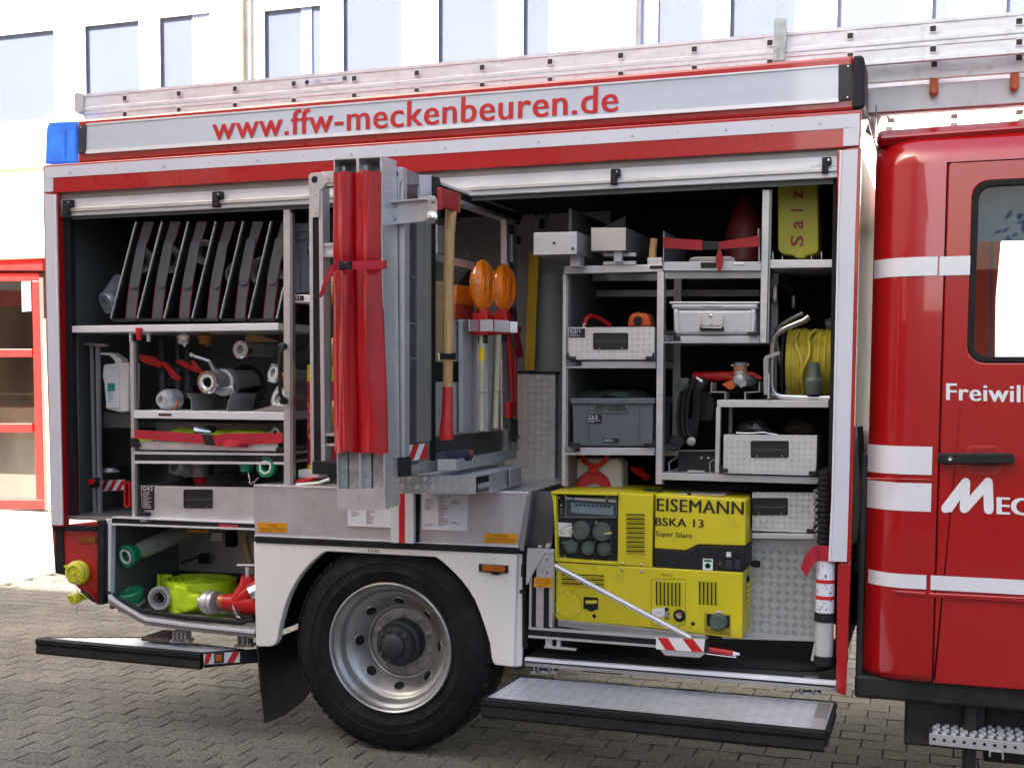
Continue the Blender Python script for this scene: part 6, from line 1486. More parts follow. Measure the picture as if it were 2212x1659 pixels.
shelf(1664, 561.5, 579.5, 1804, 561, 578, m_=alux); shelf(1549, 864, 879.5, 1790, 865, 880.5, m_=alux)
vbar('upright_profile', 880, 1547, 1556.5, 1022, 1544, 1553.5, YR, .03, alux, .001)
shelf(1428.7, 1021.5, 1036, 1781, 1031, 1046, m_=aluw, Y=YR-.01)
bar('under_shelf_plate', 1436, 586, 602, 1644, 586, 601, YR+.0, .02, alud)
for (y0, xa, xb, y1, xc, xd_) in ((607, 1265, 1273.5, 845, 1264, 1272), (600, 1456, 1472, 970, 1452, 1468), (591, 1667, 1682, 860, 1662, 1677), (880, 1575, 1582.5, 935, 1574, 1581), (795, 1250, 1258, 965, 1249, 1257)):
    vbar('rear_upright', y0, xa, xb, y1, xc, xd_, .50, .03, alud)
bar('rear_beam', 1280, 592, 607, 1420, 592, 606, .48, .03, alud); bar('rear_beam', 1275, 627, 641, 1640, 626, 640, .62, .03, alud); bar('rear_beam', 1420, 975, 985, 1545, 972, 984, .5, .03, alud)
cap_ = MB().poly([(1224, 574), (1260, 573), (1260, 591), (1226, 592)], YR-.012, .006)
# aluminium box beams at the top
def alubox(lab, q, Y, dep, face=alup):
    T_ = thing('metal_box', lab, 'box', hit((q[0][0]+q[2][0])/2, q[2][1], Y), 'open aluminium boxes at the top of the locker')
    P_ = [hit(x, y, Y) for x, y in q]; x0, x1 = (P_[0].x+P_[3].x)/2, (P_[1].x+P_[2].x)/2; z1, z0 = (P_[0].z+P_[1].z)/2, (P_[2].z+P_[3].z)/2
    obj('end_plate', MB().prism(P_, (0, .003, 0)), face, T_, bevel=.001)
    obj('side_wall', MB().box(x1-.003, x1, Y+.003, Y+dep, z0, z1), alud, T_); obj('side_wall', MB().box(x0, x0+.003, Y+.003, Y+dep, z0, z1), alud, T_)
    obj('base', MB().box(x0+.003, x1-.003, Y+.003, Y+dep, z0, z0+.003), alud, T_)
    return T_
b1 = alubox('wide open aluminium box sticking out of the locker at its upper left', [(1153, 503), (1246, 501), (1246, 549), (1152.5, 551)], -.10, .7)
sc = MB()
for a in ((1197, 525.5), (1237, 537.5)): sc.lathe(hit(*a, -.102), (0, -1, 0), [(.006, 0), (.006, .003), (0, .003)], 8)
obj('screws', sc, grease, b1)
obj('bracket', MB().poly([(1230, 550), (1252, 550), (1252, 576), (1232, 576)], .0, .08), alup, b1, bevel=.001)
b2 = alubox('narrower aluminium box on a stepped bracket at the top of the locker', [(1277, 492.5), (1351.6, 492.5), (1351.6, 541.5), (1277, 542)], .03, .55, mat('brushed_beige_alu', (.52, .50, .47), .4, .6))
bb = MB().poly([(1326, 541), (1343, 541), (1343, 566), (1326, 566)], .06, .03).poly([(1303, 546), (1373, 546), (1373, 554), (1303, 554)], .10, .03).poly([(1303, 565), (1373, 564), (1373, 572), (1303, 573)], .09, .03)
obj('bracket', bb, alup, b2, bevel=.001)
pl_ = thing('dark_plate', 'dark triangular sheet leaning behind the narrow aluminium box', 'sheet', hit(1330, 490, .3)); obj('sheet', MB().poly([(1300, 493), (1352, 466), (1350, 493)], .35, .01), mat('dark_green_sheet', (.04, .06, .055), .3), pl_)
# wooden handle in bracket
wh = thing('hammer', 'light wooden tool handle standing in a metal socket on the top beam', 'hammer', hit(1413, 570, .15))
obj('handle', MB().tube([hit(1409, 558, .16), hit(1413, 516, .16)], .0155, 14), wood, wh, smooth=True); obj('socket', MB().poly([(1398, 557), (1430, 556.5), (1430, 571), (1398, 571.5)], .11, .06), alup, wh, bevel=.002)
plaque('Hammer', 1405, 575, 1430, 582, YR-.0015, TR) if False else ob('nameplate', MB().poly([(1404, 574.5), (1431, 574), (1431, 581), (1404, 581.5)], YR-.003, .002), black)
# cone + straps tray
tc = thing('traffic_cone', 'dark red folded cone standing in the shadow behind the red straps', 'cone', hit(1605, 565, .35))
obj('cone', MB().lathe(hit(1606, 565, .42), (0, 0, 1), [(.085, 0), (.080, .02), (.078, .12), (.05, .22), (.025, .27), (0, .275)], 24), mat('dark_red_cone', (.13, .010, .009), .5), tc, smooth=True)
ts = thing('strapped_tray', 'upper tray closed by two dark red straps and a buckle', 'tray', hit(1540, 566, .08))
drk = mat('dark_red_webbing', (.26, .010, .016), .8, bump=.4, bs=200)
sheet('red_strap', lambda s, t_: hit(1433+84*s, 514+5*s+22*t_+s*0, .06+.01*math.sin(s*3)), 10, 2, drk, ts); sheet('red_strap', lambda s, t_: hit(1552+89*s, 523-14*s+(16+7*s)*t_, .06+.01*math.sin(s*3)), 10, 2, drk, ts)
sheet('strap_tail', lambda s, t_: hit(1554+(2+5*math.sin(math.pi*s))*(t_*2-1)*1.2, 540+46*s, .055), 10, 2, drk, ts)
obj('buckle', MB().poly([(1518, 522), (1551, 522), (1551, 540), (1518, 540)], .062, .01), black, ts, bevel=.002); obj('tray_side', MB().poly([(1433, 500), (1435, 500), (1434, 566), (1432, 566)], .07, .5), alud, ts); obj('tray_side', MB().poly([(1637, 494), (1639, 494), (1641, 566), (1639, 566)], .07, .5), alud, ts)
ob('nameplate', MB().poly([(1513.5, 567), (1547, 567), (1547, 579), (1513.5, 579)], YR-.024, .003), black); ob('latch_tab', MB().poly([(1585, 566), (1608, 566), (1608, 571), (1585, 571)], YR-.026, .004), whitep)
gl_ = thing('alloy_lid', 'dull grey ribbed lid lying flat in the strapped tray', 'lid', hit(1538, 566, .2)); obj('lid', MB().poly([(1487, 566), (1490, 558), (1500, 555), (1575, 554), (1586, 557), (1589, 566)], .15, .2), alud, gl_, bevel=.004)
# salt can
sa = thing('salt_can', 'yellow plastic can marked Salz upside down in the top right shelf', 'canister', hit(1724, 560, .25))
obj('can', MB().poly([(1680, 385), (1767, 383), (1768, 540), (1763, 548), (1742, 552), (1737, 558), (1719, 558), (1714, 552), (1690, 549), (1680, 541)], .22, .2), salz, sa, bevel=.015, seg=3)
for ch_, y0, y1, w_ in (('S', 531, 511, 27), ('a', 494, 478, 20), ('l', 457, 452.5, 27), ('z', 430, 413, 20)):
    text('letter', ch_, 1735, 1735, y0, y1, 1, .22, brown, sa, vert=(-w_, 0), bold=.0 if ch_ == 'l' else .035)
# wire stubs on shelf
wr = MB()
for x in (1669.5, 1690, 1753, 1774.5): wr.tube([hit(x, 561, .1), hit(x, 545 if x in (1669.5, 1774.5) else 553, .1)], .002, 4)
ob('shelf_pins', wr, alux)
# hydraulic couplings hanging
hc_ = thing('hydraulic_coupling', 'shiny steel quick coupling hanging by the rear upright', 'coupling', hit(1674, 655, .4)); obj('coupling', MB().lathe(hit(1675, 655, .45), (0, 0, 1), [(.0, 0), (.014, 0), (.018, .006), (.018, .02), (.0155, .022), (.0155, .05), (.018, .052), (.018, .06), (.012, .062), (.012, .075), (0, .075)], 16), steel, hc_, smooth=True)
hc_ = thing('hydraulic_coupling', 'thin steel coupling hanging on black hose in shadow', 'coupling', hit(1714, 665, .4)); obj('coupling', MB().lathe(hit(1714, 666, .4), (0, 0, 1), [(0, 0), (.007, 0), (.009, .01), (.009, .05), (.006, .06), (0, .06)], 12), alud, hc_, smooth=True); obj('hose', MB().tube([hit(1714, 640, .4), hit(1708, 625, .4), hit(1695, 615, .4), hit(1693, 590, .4)], .014, 8), rubber, hc_)
# drawers
def mk(lab, q, Y, h, lat): return drawer(lab, q, Y, h, latches=lat)
d = mk('chequer-plate drawer labelled G2/1 on the left of the generator locker', [(1228, 707.5), (1414, 706.5), (1413.5, 777), (1227.5, 777)], YR-.02, (1281, 719, 1356.8, 755.5), ((1224, 770, 1), (1412, 770, -1)))
plaque('G2/1', 1229, 709.5, 1263.7, 729.5, YR-.0225, d, sub=2)
plaque('G2/1', 1223.7, 780.5, 1256.7, 790.5, YR-.0025, TR)
cs_ = thing('cut_off_saw', 'orange motor tool showing above the G2/1 drawer', 'saw', hit(1380, 710, .2)); obj('orange_housing', MB().poly([(1354, 707), (1358, 685), (1362, 678), (1376, 674), (1396, 677), (1403, 684), (1408, 707)], .18, .1), mat('orange_red_plastic', (.60, .10, .015), .35), cs_, bevel=.012, seg=3); obj('knob', MB().lathe(hit(1378, 693, .178), (0, -1, 0), [(.019, 0), (.018, .008), (0, .009)], 16), black, cs_)
hk = thing('red_hook_tool', 'dark red curved tool end hooked over the G2/1 drawer', 'tool', hit(1275, 708, .15)); obj('hook', MB().tube([hit(1262, 706, .2), hit(1265, 690, .2), hit(1274, 682, .22), hit(1290, 686, .26), hit(1318, 703, .3)], .010, 8), redplas, hk, smooth=True); obj('eye', MB().tube([hit(1261, 706, .15), hit(1259, 701, .15), hit(1262, 698, .15), hit(1265, 701, .15), hit(1262, 706, .15)], .002, 5), steel, hk)
# crate G2/3
cr = thing('plastic_crate', 'grey plastic crate labelled G2/3 holding a dark green bag', 'crate', hit(1322, 965, .1))
Yc = YR-.0
obj('crate_wall', MB().poly([(1236, 872), (1411, 872), (1409, 964), (1238, 963)], Yc+.006, .4), crate, cr, bevel=.004)
obj('crate_rim', MB().poly([(1232, 860.5), (1414, 860.5), (1414, 872.5), (1233, 872.5)], Yc-.004, .42), crate, cr, bevel=.003)
for x in (1268, 1377): obj('crate_rib', MB().poly([(x, 872.5), (x+3, 872.5), (x+2.5, 963), (x-.5, 963)], Yc+.001, .006), crate, cr)
obj('slot_frame', MB().ring([hit(x, y, Yc-.0) for x, y in rrect(1282.5, 872.8, 1357, 891, 3, 2)], [hit(x, y, Yc-.0) for x, y in rrect(1286, 874.5, 1353, 888, 2, 2)], (0, .006, 0)), crate, cr); obj('slot', MB().poly([(1286, 874.5), (1353, 874.5), (1353, 888), (1286, 888)], Yc+.004, .003), mat('bag_in_slot', (.03, .05, .04), .6, var=.5, vs=30), cr)
plaque('G2/3', 1266.4, 896, 1300, 915, Yc+.0045, cr, sub=2); ob('nameplate', MB().poly([(1302.6, 947), (1336.6, 947), (1336.6, 956.5), (1302.6, 956.5)], Yc+.0035, .0015), black, parent=cr); lt_ = lines(MB(), 1305, 949, 1334, 955, 2, Yc+.0035, .5, .0005, seed=3); obj('nameplate_small_print', lt_, mat('grey_print', None), cr)
for lx, sg_ in ((1229, 1), (1412, -1)): obj('latch', MB().poly([(lx, 950), (lx+3*sg_, 950), (lx+3*sg_, 957), (lx+22*sg_, 958), (lx+22*sg_, 966), (lx, 966)], YR-.03, .02), black, TR, bevel=.002)
plaque('G2/3', 1221.5, 967, 1253, 976.5, YR-.0025, TR)
def lump(name, lab, cat, pts, Y, dep, m_, seed=1, top=True):
    """soft bag: an outline inflated with folds"""
    T_ = thing(name, lab, cat, hit(pts[0][0], max(p[1] for p in pts), Y)); rr = random.Random(seed)
    cx_ = sum(p[0] for p in pts)/len(pts); cy_ = sum(p[1] for p in pts)/len(pts); mb = MB(); n_ = len(pts); K = 7
    for k in range(K):
        f_ = k/(K-1); s_ = math.sqrt(max(0, 1-f_**2))
        for x, y in pts: mb.v.append(hit(cx_+(x-cx_)*(s_*.98+.02)+rr.uniform(-1.5, 1.5), cy_+(y-cy_)*(s_*.98+.02)+rr.uniform(-1, 1), Y+dep/2)-V((0, dep/2*f_+rr.uniform(-.006, .006), 0)))
    for k in range(K-1):
        for i in range(n_): mb.f.append((k*n_+i, k*n_+(i+1) % n_, (k+1)*n_+(i+1) % n_, (k+1)*n_+i))
    mb.f.append(tuple((K-1)*n_+i for i in range(n_))); mb.f.append(tuple(range(n_))[::-1])
    obj('fabric', mb, m_, T_, smooth=True); return T_
lump('dark_bag', 'dark green crumpled bag bulging out of the G2/3 crate', 'bag', [(1245, 864), (1250, 852), (1262, 846), (1280, 842), (1300, 844), (1320, 840), (1345, 843), (1370, 841), (1392, 847), (1404, 856), (1406, 864), (1370, 866), (1320, 867), (1280, 866)], .2, .3, clothg, 5)
# toolbox
tb = thing('tool_box', 'aluminium case marked Handwerkzeug with a drop handle', 'tool box', hit(1543, 725, .1))
Yt = YR-.01
obj('case', MB().poly([(1453, 668), (1634, 668), (1633, 724), (1456, 724)], Yt+.006, .36), alup, tb, bevel=.014, seg=4)
obj('lid', MB().poly([(1449, 655), (1637.5, 655), (1637, 668.5), (1451, 668.5)], Yt, .37), alup, tb, bevel=.010, seg=3)
obj('lid_rim', MB().poly([(1446, 652), (1640, 652), (1640, 656), (1446, 656)], Yt-.004, .38), alux, tb, bevel=.002)
obj('corner', MB().poly([(1455, 669), (1465, 669), (1465, 723), (1458, 723)], Yt+.0, .01), alux, tb, bevel=.004); obj('corner', MB().poly([(1622, 669), (1632, 669), (1630, 723), (1621, 723)], Yt+.0, .01), alux, tb, bevel=.004)
hb = obj('handle_plate', MB().poly(rrect(1508.5, 674.5, 1566, 716, 5, 3), Yt+.002, .004), alux, tb, bevel=.001)
obj('drop_handle', MB().tube([hit(1513, 682, Yt-.006), hit(1513, 703, Yt-.012), hit(1516, 708, Yt-.012), hit(1557, 708, Yt-.012), hit(1561, 703, Yt-.012), hit(1561, 682, Yt-.006)], .0035, 6), steel, hb); obj('handle_grip', MB().poly(rrect(1511, 704, 1563, 715, 4, 3), Yt-.01, .014), black, hb, bevel=.003)
sc = MB()
for x in (1516, 1537, 1557): sc.lathe(hit(x, 701, Yt+.001), (0, -1, 0), [(.005, 0), (.005, .003), (0, .003)], 8)
sc.lathe(hit(1535, 682, Yt+.001), (0, -1, 0), [(.007, 0), (.007, .005), (0, .006)], 8)
obj('rivets', sc, steel, hb)
text('case_lettering', 'Handwerkzeug III', 1516, 1558, 664.5, 664.5, 4.6, Yt, yelltxt, tb, off=.0012)
for lx, sg_ in ((1436, 1), (1638, -1)): obj('latch', MB().poly([(lx, 708), (lx+3*sg_, 708), (lx+3*sg_, 717), (lx+24*sg_, 717), (lx+24*sg_, 725.5), (lx, 725.5)], YR-.03, .02), black, TR, bevel=.002)
plaque('G2/2', 1434.6, 727, 1470, 737, YR-.0025, TR)
# cable reel
crl = thing('cable_reel', 'cable reel of yellow cable in a bent chrome tube frame', 'cable reel', hit(1740, 860, .2))
def fr_(Y, pts): obj('tube_frame', MB().tube([hit(x, y, Y) for x, y in pts], .0125, 12), mat('dull_chrome', (.42, .43, .45), .22, 1), crl, smooth=True)
fr_(.14, [(1748, 684), (1738, 692), (1700, 708), (1684, 716), (1673, 728), (1669, 745), (1667, 800), (1666.5, 832), (1669, 845), (1676, 853), (1688, 857), (1740, 859), (1800, 860)])
fr_(.30, [(1735, 676), (1722, 682), (1690, 700), (1680, 712), (1678, 730), (1690, 800), (1690, 832), (1697, 846), (1712, 850), (1800, 853)])
rc_ = hit(1751, 785, .30); Rr = .150
dm = MB().lathe(V((hit(1700, 780, .30).x-.015, rc_.y, rc_.z)), (1, 0, 0), [(.0, 0), (.135, 0), (.14, .006), (.14, .012), (0, .012)], 32)
obj('drum_side', dm, black, crl)
cb = MB(); x0 = hit(1702, 780, .2).x; x1 = hit(1800, 780, .2).x+.02; nw = 17
for k in range(nw):
    x = x0+(x1-x0)*k/(nw-1); rr__ = .135+rnd.uniform(-.004, .004); tl = rnd.uniform(-.006, .006)
    cb.lathe(V((x, rc_.y, rc_.z)), V((1, tl, tl*2)), [(rr__-.0085, 0), (rr__-.004, .0075), (rr__+.004, .0075), (rr__+.0085, 0), (rr__+.004, -.0075), (rr__-.004, -.0075)], 40, closed=True)
obj('cable_winding', cb, ycable, crl, smooth=True)
cb = MB()
for k in range(2):
    a0 = rnd.uniform(-.3, .5); x = x0+(x1-x0)*(.25+.14*k); cb.tube([V((x+.01*math.sin(t_*1.3+k)+(.05*(t_/10)*(-1)**k), rc_.y-math.cos(-1.1+t_*.22)*.152, rc_.z+math.sin(-1.1+t_*.22)*.152)) for t_ in range(11)], .0075, 8)
obj('loose_turns', cb, ycable, crl, smooth=True)
pg = thing('cable_plug', 'grey-green plug hanging in front of the yellow cable', 'plug', hit(1757, 852, .12))
obj('plug_body', MB().lathe(hit(1757, 852, .13), (.0, 0, 1), [(0, 0), (.026, 0), (.029, .01), (.033, .03), (.035, .055), (.030, .06), (.027, .07), (.024, .1), (.024, .118), (.018, .122), (.018, .13), (0, .13)], 20), dgreen, pg, smooth=True); obj('cap_strap', MB().tube([hit(1768, 808, .12), hit(1775, 822, .12), hit(1774, 842, .12), hit(1766, 852, .12)], .003, 6), dgreen, pg)
ms = MB().lathe(V((x1-.06, rc_.y, rc_.z+.15)), (1, .2, .2), [(0, 0), (.03, 0), (.035, .03), (.02, .06), (0, .06)], 14); obj('socket_housing', ms, dgreen, crl)
ob('reel_latch', MB().poly([(1648.6, 776), (1653, 769), (1683, 759), (1684, 766), (1660, 775), (1659, 853), (1650, 853)], .10, .03), alud, .001); ob('reel_pin', MB().poly([(1660, 806), (1662.5, 806), (1661, 862), (1658, 862)], .09, .01), alux)
# power tool on holder
ht = thing('hydraulic_spreader', 'tool with orange-brown cap, grey barrel and red arms in a steel cradle', 'tool', hit(1595, 860, .2))
obj('top_cap', MB().lathe(hit(1600, 820, .25), (-.05, -.1, 1), [(.028, 0), (.029, .05), (.026, .066), (.02, .07), (0, .07)], 20), mat('peach_plastic', (.55, .26, .14), .4), ht, smooth=True); obj('cap_rim', MB().lathe(hit(1600, 790, .24), (0, 0, 1), [(.028, 0), (.030, .01), (.02, .016), (0, .016)], 18), alup, ht, smooth=True)
obj('barrel', MB().lathe(hit(1597, 818, .2), (-.35, -1, .1), [(.02, -.12), (.03, -.05), (.03, 0), (.022, .012), (.015, .014), (0, .02)], 20), alup, ht, smooth=True)
obj('red_arm', MB().tube([hit(1500, 814, .3), hit(1568, 812, .26), hit(1585, 815, .26)], [.022, .020, .014], 12), redplas, ht, smooth=True); obj('red_arm', MB().tube([hit(1570, 808, .25), hit(1600, 806, .24), hit(1625, 808, .25), hit(1645, 818, .25)], [.01, .008, .01, .008], 8), redplas, ht)
obj('orange_part', MB().poly([(1558, 830), (1580, 820), (1592, 828), (1585, 840), (1574, 842)], .24, .05), orange, ht, bevel=.006); obj('black_body', MB().poly([(1560, 826), (1625, 822), (1640, 840), (1610, 850), (1575, 850)], .29, .06), dark, ht, bevel=.008)
lk = MB().poly([(1588, 803), (1604, 801), (1607, 808), (1601, 806), (1593, 806), (1590, 809)], .2, .01).poly([(1596, 830), (1612, 822), (1612, 832), (1600, 838)], .18, .01).poly([(1579, 788), (1588, 786), (1588, 789), (1580, 791)], .24, .02).poly([(1608, 787), (1618, 786), (1618, 790), (1608, 790)], .24, .02)
obj('bright_links', lk, steel, ht)
cdl = MB().poly([(1536, 826), (1538.5, 826), (1537, 845.5), (1567, 846.5), (1567, 863), (1565, 863), (1565, 848.5), (1535, 848)], .12, .12).poly([(1641, 824), (1639, 824), (1639, 845), (1608, 847), (1608, 863), (1610.5, 863), (1610.5, 849), (1641, 847)], .12, .12)
obj('tool_cradle', cdl, alud, TR)
# cable bundle and black lamp
cc = thing('cable_bundle', 'hanging bundle of black cable with green plug left of the tool', 'cable', hit(1480, 950, .2))
cb = MB()
for k in range(7):
    dx = k*3.4; yy = rnd.uniform(-3, 3); cb.tube([hit(x+dx, y+yy, .16+.012*(k % 3)) for x, y in ((1484, 822), (1476, 830), (1467, 860), (1463, 900), (1465, 935), (1472, 945))], .0065, 7)
for k in range(4):
    dx = k*4; cb.tube([hit(x+dx, y, .20) for x, y in ((1484, 822), (1496, 826), (1500, 850), (1497, 900), (1490, 950), (1486, 955))], .0065, 7)
obj('cables', cb, rubber, cc, smooth=True)
obj('plug', MB().lathe(hit(1470, 832, .15), (-.5, -1, -.2), [(.0, -.05), (.026, -.04), (.028, 0), (.026, .01), (0, .012)], 18), dgreen, cc, smooth=True); obj('white_tag', MB().poly([(1503, 816), (1506, 814), (1518, 822), (1515, 826)], .12, .003), whitep, cc)
lm_ = thing('floodlight', 'black work lamp with ribbed housing beside the cable bundle', 'lamp', hit(1520, 960, .25))
obj('housing', MB().poly([(1497, 846), (1535, 845), (1545, 870), (1540, 905), (1530, 912), (1498, 906)], .24, .1), black, lm_, bevel=.008)
for k in range(5): obj('fin', MB().poly([(1500, 852+k*10), (1526, 851+k*10), (1526, 855+k*10), (1500, 856+k*10)], .225, .015), black, lm_)
obj('shiny_cap', MB().lathe(hit(1507, 830, .2), (-.3, -1, 0), [(.03, -.04), (.03, 0), (.02, .01), (0, .01)], 16), grease, lm_, smooth=True)
obj('stand', MB().tube([hit(1490, 905, .2), hit(1492, 960, .2)], .012, 8).tube([hit(1462, 950, .2), hit(1500, 960, .18)], .01, 8), black, lm_)
obj('wheel_knob', MB().lathe(hit(1494, 953, .16), (0, -1, 0), [(.018, 0), (.018, .012), (.008, .014), (0, .014)], 16), alud, lm_); obj('wheel_knob', MB().lathe(hit(1463, 953, .17), (0, -1, 0), [(.03, 0), (.03, .012), (.008, .014), (0, .014)], 16), black, lm_)
bt = thing('black_tray', 'empty black metal tray on the low shelf left of the right drawer', 'tray', hit(1495, 1020, .12)); obj('tray_back', MB().poly([(1465, 974), (1546, 974), (1546, 1020), (1465, 1018)], .20, .01), black, bt); obj('tray_edge', MB().poly([(1464, 972.5), (1546, 972.5), (1546, 974.5), (1464, 974.5)], .19, .02), alud, bt)
for x in (1446, 1534): obj('tray_bracket', MB().tube([hit(x, 1020, .1), hit(x-1, 1000, .1), hit(x+5, 994, .12), hit(x+18, 988, .18)], .003, 5), alud, bt)
obj('tray_rivets', MB().lathe(hit(1515, 989, .198), (0, -1, 0), [(.006, 0), (0, .003)], 8).lathe(hit(1530, 989.5, .198), (0, -1, 0), [(.006, 0), (0, .003)], 8), alud, bt)
obj('slide_parts', MB().poly([(1485, 1016), (1520, 1018), (1520, 1021), (1485, 1020)], .1, .05), alux, bt)
# right drawer
d = mk('large chequer-plate drawer under the cable reel, black bag on top', [(1563, 938.5), (1765, 940.5), (1763, 1027.5), (1562, 1022)], YR-.03, (1621.5, 952, 1704, 989), ((1553, 1012, 1), (1765, 1018, -1)))
lump('black_bag', 'shiny black plastic bag slumped on the large drawer', 'bag', [(1585, 938), (1588, 925), (1598, 915), (1612, 911), (1626, 909), (1636, 905), (1648, 909), (1658, 918), (1668, 928), (1680, 939), (1660, 941), (1630, 941), (1600, 941)], .14, .14, mat('black_plastic_film', (.02, .02, .022), .18, bump=1, bs=30), 8)
obj('bag_cord', MB().tube([hit(1590, 935, .13), hit(1620, 936, .12), hit(1650, 934, .12), hit(1664, 937, .12), hit(1680, 939, .12)], .0025, 5), alup, TR)
lump('brown_sack', 'brown sack in deep shadow behind the large drawer', 'bag', [(1690, 930), (1700, 915), (1720, 905), (1745, 908), (1765, 920), (1770, 938), (1730, 942)], .35, .2, mat('brown_sackcloth', (.10, .075, .05), .8), 3)
# lower drawer behind the generator
d = mk('half-hidden chequer-plate drawer behind the generator, top right', [(1625, 1063), (1762, 1064), (1761, 1151), (1625, 1146)], YR+.05, (1625, 1075.5, 1702, 1113), ((1760, 1143, -1),))
bar('shelf', 1430, 1055, 1060, 1790, 1062, 1068, .40, .4, dark); bar('shelf', 1625, 1152, 1163, 1766, 1154, 1164.5, YR+.02, .5, alux, .001)
bar('shelf_front', 1430, 1042, 1056, 1785, 1050, 1064, YR+.16, .01, dark)
ob('chequer_panel', MB().poly([(1560, 1164), (1767, 1165), (1765, 1385), (1560, 1372)], .24, .01), plate_mat('chequer_plate_wall', (.64, .66, .67), .034, 'xz', strength=1, cm=-.2, bw=.06))
bar('panel_rail', 1560, 1164, 1179, 1767, 1166, 1181, .235, .004, alup); bar('panel_foot', 1560, 1374, 1379, 1765, 1380, 1385, .23, .02, alux)
# white canister behind generator
ca = thing('white_canister', 'white canister with red screw cap and red handle behind the generator', 'canister', hit(1290, 1060, .3))
obj('body', MB().poly([(1238, 1062), (1238, 1000), (1243, 992), (1252, 989), (1330, 990), (1340, 994), (1344, 1003), (1344, 1062)], .30, .14), mat('translucent_white', (.62, .60, .58), .4), ca, bevel=.018, seg=3)
obj('cap', MB().lathe(hit(1283, 1056, .30), (0, -1, .1), [(.077, 0), (.080, .005), (.080, .022), (.074, .028), (.070, .028), (.068, .022), (0, .020)], 30), redplas, ca, smooth=True)
obj('carry_handle', MB().tube([hit(1257, 983, .28), hit(1262, 996, .26), hit(1272, 1004, .25), hit(1283, 1007, .25), hit(1296, 1004, .25), hit(1306, 996, .26), hit(1312, 983, .28)], [.012, .011, .010, .012, .010, .011, .012], 8), redplas, ca, smooth=True); obj('handle_boss', MB().lathe(hit(1284, 1012, .27), (0, -1, 0), [(.02, 0), (.02, .02), (.012, .024), (0, .024)], 14), redplas, ca)
obj('cap_badge', MB().poly([(1266, 1052), (1274, 1046), (1290, 1046), (1300, 1052), (1300, 1058), (1266, 1058)], .270, .002), alud, ca)
hx = thing('red_nozzles', 'small red plastic spouts in the dark right of the white canister', 'spouts', hit(1380, 1035, .4)); obj('spout', MB().tube([hit(1366, 1012, .4), hit(1384, 1020, .38)], [.012, .02], 10), redplas, hx, smooth=True); obj('spout', MB().tube([hit(1386, 1022, .4), hit(1397, 1032, .38)], [.014, .017], 10), redplas, hx, smooth=True)
# pneumatic mast / jack at the front edge
rm_ = thing('telescopic_jack', 'upright grey cylinder with instruction stickers at the right edge of the locker', 'jack', hit(1780, 1436, .0))
cb_ = hit(1779, 1434, .045); ct_ = hit(1784.5, 1212, .045)
ax2 = (ct_-cb_); Lh = ax2.length; ax2.normalize(); rj = (hit(1801, 1330, .045).x-hit(1761, 1330, .045).x)/2
obj('cylinder', MB().lathe(cb_, ax2, [(0, 0), (rj, 0), (rj, Lh), (rj*.8, Lh+.004), (0, Lh+.004)], 32), mat('grey_white_tube', (.52, .54, .54), .4, .2, dirt=((.35, .36, .35), .5, 20, .5)), rm_, smooth=True)
obj('foot_band', MB().lathe(cb_, ax2, [(0, -.002), (rj+.003, -.002), (rj+.003, .035), (rj, .036)], 32), rubber, rm_, smooth=True)
def f2(y): return (hit(1780, y, .045)-cb_).dot(ax2)
obj('rubber_band', MB().lathe(cb_, ax2, [(rj, f2(1342)), (rj+.005, f2(1341)), (rj+.005, f2(1323)), (rj, f2(1322))], 32), rubber, rm_, smooth=True)
obj('sticker', MB().lathe(cb_, ax2, [(rj+.0008, f2(1321)), (rj+.0008, f2(1214))], 32), paper, rm_, smooth=True)
for y0, y1 in ((1258, 1250), (1293, 1285)): obj('sticker_band', MB().lathe(cb_, ax2, [(rj+.0014, f2(y0)), (rj+.0014, f2(y1))], 32), redtxt, rm_, smooth=True)
pr = MB(); rr = random.Random(5)
for k in range(46):
    y = rr.uniform(1216, 1318); q = rr.uniform(-2.6, -.5); 
    if 1248 < y < 1260 or 1283 < y < 1295: continue
    c = cb_+ax2*f2(y); h_ = rr.choice([.002, .002, .006]); wq = rr.uniform(.06, .22)
    pr.add([c+V((math.cos(a)*(rj+.0016), math.sin(a)*(rj+.0016), 0))+ax2*b_ for a, b_ in ((q, 0), (q+wq, 0), (q+wq, h_), (q, h_))], [(0, 1, 2, 3)])
o = obj('sticker_print', pr, brown, rm_)
obj('red_flag_strap', MB().lathe(cb_, ax2, [(rj-.004, f2(1210)), (rj-.004, f2(1178))], 32), redweb, rm_, smooth=True)
t4 = [(0, 1766, 1178, 1766, 1212), (.35, 1754, 1182, 1762, 1214), (.7, 1738, 1202, 1751, 1228), (1, 1729, 1228, 1743, 1246)]
sheet('strap_flag', lambda s, t_: hit(*[interp(t4, s)[0]+(interp(t4, s)[2]-interp(t4, s)[0])*t_, interp(t4, s)[1]+(interp(t4, s)[3]-interp(t4, s)[1])*t_], .01-.01*math.sin(s*4)), 14, 3, redweb, rm_)
tr_ = MB().tube([hit(1779, 1180, .06), hit(1781, 1020, .06)], .022, 12)
for k in range(14): tr_.lathe(hit(1779.2+k*.1, 1174-k*11.5, .06), ax2, [(.0225, 0), (.027, .003), (.027, .012), (.0225, .015)], 12)
obj('toothed_rod', tr_, rubber, rm_, smooth=True)
tt_ = MB()
for k in range(8): tt_.lathe(hit(1764, 1060+k*14, .08), (1, -.4, .3), [(0, -.012), (.008, -.01), (.008, .008), (0, .012)], 6)
obj('chain_studs', tt_, steel, rm_)
ob('floor_bracket', MB().poly([(1751, 1426), (1757, 1395), (1761, 1380), (1763, 1381), (1757, 1428)], .03, .05), alux, .001)
# black bracket of the right shelf end
ob('shelf_hanger', MB().poly([(1776, 1010), (1790, 1008), (1788, 1060), (1776, 1050)], .09, .03), rubber, .003)

